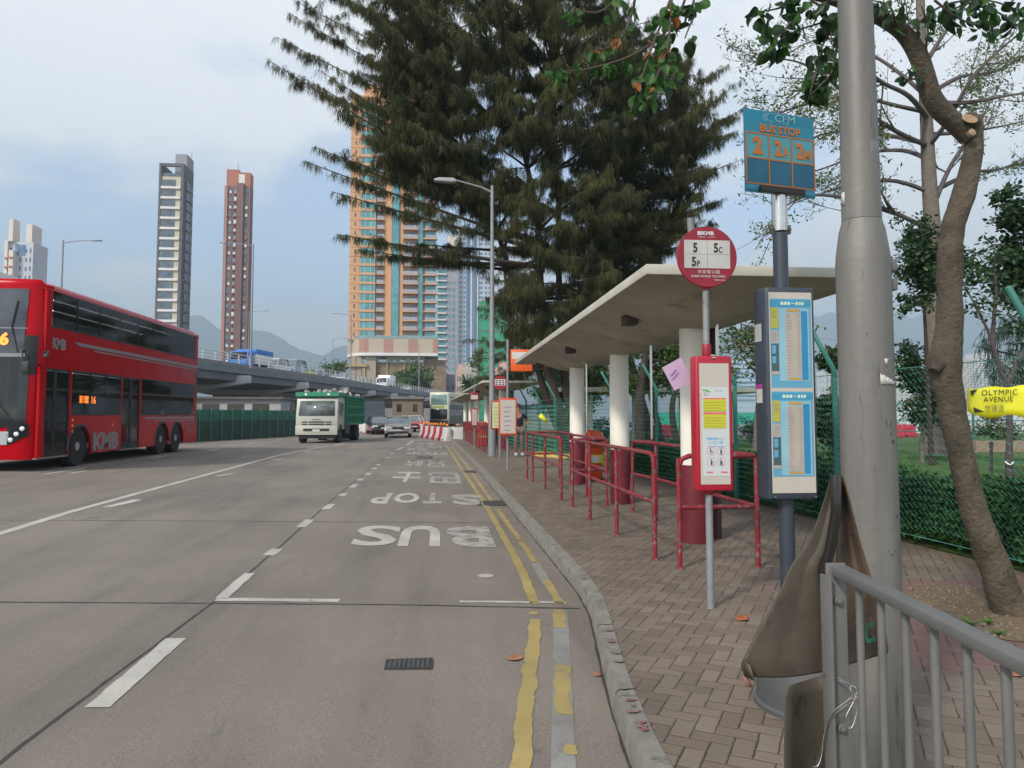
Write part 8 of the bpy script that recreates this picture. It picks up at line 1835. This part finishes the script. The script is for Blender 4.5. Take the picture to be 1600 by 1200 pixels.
# kapok: straight trunk, level limbs, sparse leaves
def kapok():
    random.seed(4); Y = 24.0; b = T(1462, 712, Y); b.z = 0.13
    root = empty('kapok_tree', b, 0, 'pale straight trunked tree with bare level branches and sparse small leaves behind the lamp post', 'tree')
    mb = MB(); P = curve([b, T(1462, 600, Y), T(1462, 480, Y), T(1460, 400, Y), T(1453, 300, Y), T(1447, 180, Y), T(1440, 60, Y), T(1436, -80, Y)], 4); n_ = len(P)
    mb.path(P, [0.42 * (1 - 0.72 * i / (n_ - 1)) * (1.25 if i < 2 else 1) for i in range(n_)], 14); mb.build('trunk', M_barkpale, root, world=True)
    limbs = [[(1455, 360, 24), (1410, 338, 23), (1370, 322, 22.6), (1300, 306, 22), (1255, 308, 21.6), (1220, 330, 21.4), (1180, 390, 21)], [(1452, 300, 24), (1400, 283, 24), (1340, 285, 24.4), (1290, 300, 25), (1240, 318, 25)],
             [(1450, 228, 24), (1400, 205, 23), (1340, 165, 22), (1290, 120, 21.5), (1240, 95, 21), (1170, 90, 21)], [(1450, 225, 24), (1390, 212, 25), (1320, 205, 26), (1270, 215, 26.5), (1225, 240, 27)],
             [(1447, 150, 24), (1400, 110, 25), (1350, 80, 25.5), (1280, 60, 26), (1190, 110, 26.5)], [(1447, 175, 24), (1400, 165, 23.4), (1330, 150, 22.8), (1250, 165, 22), (1190, 190, 21.6)], [(1445, 120, 24), (1420, 60, 23), (1370, 10, 22), (1310, -20, 21)],
             [(1455, 330, 24), (1480, 270, 24), (1500, 235, 24.5), (1530, 190, 25), (1570, 120, 25)], [(1450, 230, 24), (1480, 190, 23), (1520, 120, 22), (1560, 80, 22), (1620, 30, 22)], [(1448, 150, 24), (1500, 120, 25), (1560, 110, 25.5), (1640, 60, 26)],
             [(1456, 300, 24), (1520, 270, 25), (1570, 262, 25.5), (1630, 230, 26)], [(1446, 100, 24), (1470, 60, 24), (1500, 20, 24), (1540, -40, 24)], [(1450, 185, 24), (1420, 150, 22.5), (1380, 130, 21), (1330, 100, 20), (1270, 130, 19.4), (1215, 170, 19)],
             [(1452, 250, 24), (1410, 235, 25.5), (1350, 240, 27), (1290, 262, 28), (1215, 285, 29)], [(1448, 160, 24), (1510, 160, 22), (1570, 150, 21), (1640, 140, 20)], [(1450, 210, 24), (1520, 205, 25), (1600, 190, 26)]]
    bm_ = MB(); tips = []
    def grow(P_, r, lvl):
        n2 = len(P_); bm_.path(P_, [max(0.006, r * (1 - 0.85 * i / (n2 - 1))) for i in range(n2)], 6 if lvl == 0 else 4, cap=False)
        L = sum((P_[i + 1] - P_[i]).length for i in range(n2 - 1))
        if lvl >= 3: tips.append(P_[-1]); tips.append(P_[n2 // 2]); return
        for q in range(int((6.0 if lvl == 0 else 4.0) + L * 0.6)):
            t = random.uniform(0.2, 1.0); i_ = min(n2 - 2, int(t * (n2 - 1))); d = (P_[i_ + 1] - P_[i_]).normalized(); v = Vector((random.gauss(0, .8), random.gauss(0, .8), random.gauss(0.15, .6))); v = (d * 1.2 + v).normalized(); l_ = L * random.uniform(0.20, 0.42) * (1.15 - 0.5 * t)
            a = P_[i_]; e = a + v * l_ + Vector((0, 0, 0.1 * l_)); grow(bez(a, a.lerp(e, .5) + Vector((0, 0, -0.12 * l_)), e, 5), max(0.008, r * (1 - .8 * t) * 0.5), lvl + 1)
    for lm in limbs: grow(curve([T(*q) for q in lm], 4), 0.095, 0)
    bm_.build('branches', mat('violet grey bark', (0.10, 0.08, 0.08), 0.9, 0, 0.25, 3), root, world=True, fixn=False)
    tp = np.array([t[:] for t in tips]); n = 9500; rg = np.random.default_rng(2); sel = tp[rg.permutation(len(tp))[:int(len(tp) * .45)]]; pts = sel[rg.integers(0, len(sel), n)] + rg.normal(0, 0.13, (n, 3))
    V_, F_ = leafcloud(pts, 0.13, 0.42, 0.1); npmesh('foliage', V_, F_, leafmat('sparse yellow green leaves', (0.05, 0.10, 0.02), (0.14, 0.20, 0.05), 1.2, 0.35), root, b); print('kapok tips', len(tips))
kapok()

# the curved tree near the fence with big leaves
def curved():
    random.seed(8); b = Vector((4.02, 4.98, PZ)); root = empty('curved_tree', b, 0, 'grey brown tree with a curved trunk and sawn off stub leaning over the right side', 'tree')
    D = 5.0; path_ = [(1585, 985), (1578, 950), (1556, 890), (1530, 820), (1510, 750), (1497, 690), (1484, 620), (1476, 570), (1482, 520), (1484, 460), (1484, 400), (1491, 350), (1506, 300), (1518, 255), (1522, 215), (1521, 183)]
    wd_ = [86, 74, 64, 56, 53, 52, 56, 70, 55, 52, 51, 49, 47, 43, 40, 38]
    P = [T(px, py, D + 0.0) for px, py in path_]; P[0].z = PZ - 0.03; P[0].x += .02; rads = [w2 * 0.5 * D / 1150 * 0.76 for w2 in wd_]
    Pc = []; Rc = []
    Pc = curve(P, 5); Rc = [rads[min(len(rads) - 1, i // 5)] * (1 - (i % 5) / 5) + rads[min(len(rads) - 1, i // 5 + 1)] * ((i % 5) / 5) for i in range(len(Pc))]
    mb = MB(); mb.path(Pc, Rc, 22)
    # uneven bark
    for i, v in enumerate(mb.v):
        q = Vector(v); nn_ = noise.noise(q * 6) * 0.012 + noise.noise(q * 17) * 0.005; c_ = min(Pc, key=lambda p: (p - q).length_squared); dvec = (q - c_); 
        if dvec.length > 1e-4: q += dvec.normalized() * nn_
        mb.v[i] = tuple(q)
    mb.path([T(1480, 575, D), T(1462, 568, D - 0.06), T(1458, 580, D - .08)], [0.08, 0.06, 0.035], 12); mb.path([T(1484, 600, D), T(1468, 592, D - 0.03)], [0.085, 0.055], 12)
    mb.path([T(1519, 195, D), T(1516, 186, D - 0.08)], [0.062, 0.056], 14)
    tr = mb.build('trunk', M_bark, root, world=True)
    mb = MB(); mb.lathe((0, 0, 0), [(0.050, 0), (0.054, 0.004), (0.04, 0.010), (0.001, 0.012)], 20); o = mb.build('sawn_stub', M_cut, root); c_ = T(1515, 186, D - 0.10); o.location = c_ - b; o.rotation_euler = (R(55), R(-10), 0)
    mb = MB(); mb.lathe((0, 0, 0), [(0.024, 0), (0.028, 0.03), (0.022, 0.034)], 12); o = mb.build('small_stub', M_cut, root); o.location = T(1515, 210, D - 0.09) - b; o.rotation_euler = (R(80), 0, 0)
    # limb sweeping up and left
    L1 = [(1512, 215, 5.0), (1495, 196, 4.98), (1470, 172, 4.95), (1455, 150, 4.92), (1446, 120, 4.9), (1434, 85, 4.88), (1412, 52, 4.85), (1380, 30, 4.8), (1340, 12, 4.7), (1290, -5, 4.6), (1220, -22, 4.5), (1150, -30, 4.4), (1080, -40, 4.35), (980, -60, 4.3), (880, -85, 4.3)]
    Pl = curve([T(*q) for q in L1], 4); n_ = len(Pl); r_ = [0.062, 0.068, 0.072, 0.068, 0.066, 0.064, 0.058, 0.052, 0.046, 0.040, 0.034, 0.027, 0.02, 0.014, 0.009]
    mb = MB(); mb.path(Pl, [r_[min(14, i // 4)] * (1 - (i % 4) / 4) + r_[min(14, i // 4 + 1)] * ((i % 4) / 4) for i in range(n_)], 14); mb.build('limb', M_bark, root, world=True)
    tw = MB(); anchors = []
    def twig(pts, r=0.007):
        P_ = curve([T(*q) for q in pts], 4); n2 = len(P_); tw.path(P_, [r * (1 - 0.7 * i / (n2 - 1)) + 0.0012 for i in range(n2)], 6); return P_
    T1 = [twig(p, .009) for p in ([(1060, -40, 4.4), (1040, 20, 4.3), (1020, 70, 4.25), (1000, 130, 4.2), (985, 175, 4.15)], [(1080, -40, 4.4), (1070, 0, 4.4), (1050, 40, 4.4), (1000, 80, 4.3), (950, 100, 4.3), (905, 110, 4.3), (870, 112, 4.25)], [(1000, -60, 4.3), (960, 0, 4.35), (930, 20, 4.3), (890, 10, 4.3)], [(1050, -20, 4.3), (1045, 60, 4.2), (1030, 110, 4.1), (1010, 160, 4.1)],
           [(1000, -50, 4.4), (985, 30, 4.5), (960, 70, 4.4), (920, 80, 4.4)], [(1090, -35, 4.4), (1082, 10, 4.4), (1072, 30, 4.4)], [(1280, -8, 4.6), (1240, 30, 4.5), (1210, 60, 4.4), (1190, 30, 4.4)], [(1330, 5, 4.7), (1290, 60, 4.6), (1275, 110, 4.5), (1262, 160, 4.5)], [(1260, -15, 4.6), (1225, 10, 4.5), (1180, 20, 4.4)],
           [(1330, 10, 4.7), (1300, 30, 4.6), (1240, 50, 4.5), (1200, 80, 4.5)], [(1310, 60, 4.6), (1300, 110, 4.55), (1285, 130, 4.5), (1265, 150, 4.5)], [(1240, -20, 4.5), (1290, 20, 4.5), (1300, 70, 4.5)], [(1420, 50, 4.9), (1470, 10, 4.9), (1540, 0, 4.8), (1600, 20, 4.7)], [(1500, 0, 4.9), (1560, 20, 4.9), (1590, 40, 4.9)], [(1400, 40, 4.8), (1390, 10, 4.6), (1360, 0, 4.5)],
           [(1440, 100, 4.9), (1450, 50, 4.8), (1440, 10, 4.7)], [(1360, 20, 4.7), (1330, -5, 4.5), (1280, -10, 4.4)], [(1446, 120, 4.9), (1415, 125, 4.85), (1405, 120, 4.85)], [(1060, 20, 4.4), (1085, 15, 4.4), (1070, 60, 4.3)], [(1030, 110, 4.2), (1045, 120, 4.2), (1050, 118, 4.2)], [(1460, 0, 4.8), (1500, 30, 4.8), (1560, 50, 4.75)])]
    tw.build('twigs', mat('thin twig bark', (0.07, 0.055, 0.04), 0.9), root, world=True, fixn=False)
    ms = [leafmat('broad green leaf', (0.02, 0.07, 0.012), (0.06, 0.16, 0.03), 9, 0.45, 0.45), leafmat('dark broad leaf', (0.012, 0.035, 0.012), (0.03, 0.07, 0.02), 9, 0.3, 0.4), leafmat('orange dying leaf', (0.38, 0.16, 0.02), (0.20, 0.06, 0.02), 9, 0.4)]
    groups_ = [MB(), MB(), MB()]
    def leaf(mb, p, d, s_, roll):
        d = d.normalized(); sdv = d.orthogonal().normalized(); sdv = Matrix.Rotation(roll, 3, d) @ sdv; up = d.cross(sdv); rows = []
        for k in range(7):
            u = k / 6; wv_ = 0.36 * s_ * math.sin(math.pi * u ** 0.75) ** 0.8 if 0 < k < 6 else 0.002; c2 = p + d * (s_ * (u + 0.18)) - up * (0.18 * s_ * u * u)
            rows.append([c2 - sdv * wv_ + up * wv_ * 0.35, c2 - sdv * wv_ * .5 + up * wv_ * 0.12, c2, c2 + sdv * wv_ * .5 + up * wv_ * 0.12, c2 + sdv * wv_ + up * wv_ * 0.35])
        mb.sheet(rows); mb.path([p, p + d * s_ * 0.2], 0.0009, 3, cap=False)
    for ti, P_ in enumerate(T1):
        left_side = ti < 6
        cnt = {0: 20, 1: 24, 2: 7, 3: 22, 4: 9, 5: 4, 6: 15, 7: 17, 8: 15, 9: 14, 10: 13, 11: 12, 12: 22, 13: 18, 14: 10, 15: 7, 16: 10, 17: 3, 18: 5, 19: 4, 20: 12}[ti]
        for q in range(int(cnt * 1.9)):
            t = random.uniform(0.2, 1.0); i_ = int(t * (len(P_) - 1)); p = P_[i_] + Vector((random.gauss(0, .03), random.gauss(0, .03), random.gauss(0, .025))); d = Vector((random.gauss(0, .6), random.gauss(0, .5), -0.9 + random.gauss(0, .35))); s_ = random.uniform(0.055, 0.10) * (1.0 if left_side else 1.15)
            gi = 2 if (left_side and random.random() < 0.045) else (0 if (left_side and random.random() < 0.75) or random.random() < 0.25 else 1); leaf(groups_[gi], p, d, s_, random.uniform(0, 6.28))
    for g2, m_, nm_ in zip(groups_, ms, ('green_leaves', 'dark_leaves', 'orange_leaves')): g2.build(nm_, m_, root, world=True, fixn=False)
curved()

# =================================================================== AIR
hz = MB(); hz.bb(-5200, -30, -1.2, 5200, 6800, 960)
m, t, b = newmat('pale haze'); o_ = t.nodes['Material Output']; t.nodes.remove(b); pvn = nn(t, 'ShaderNodeVolumePrincipled'); pvn.inputs['Color'].default_value = (0.68, 0.86, 1.0, 1); pvn.inputs['Density'].default_value = 0.00033; pvn.inputs['Anisotropy'].default_value = 0.0
t.links.new(pvn.outputs[0], o_.inputs['Volume'])
tag(hz.build('haze', m, smooth=False), kind='stuff')
print('objects', len(bpy.data.objects))
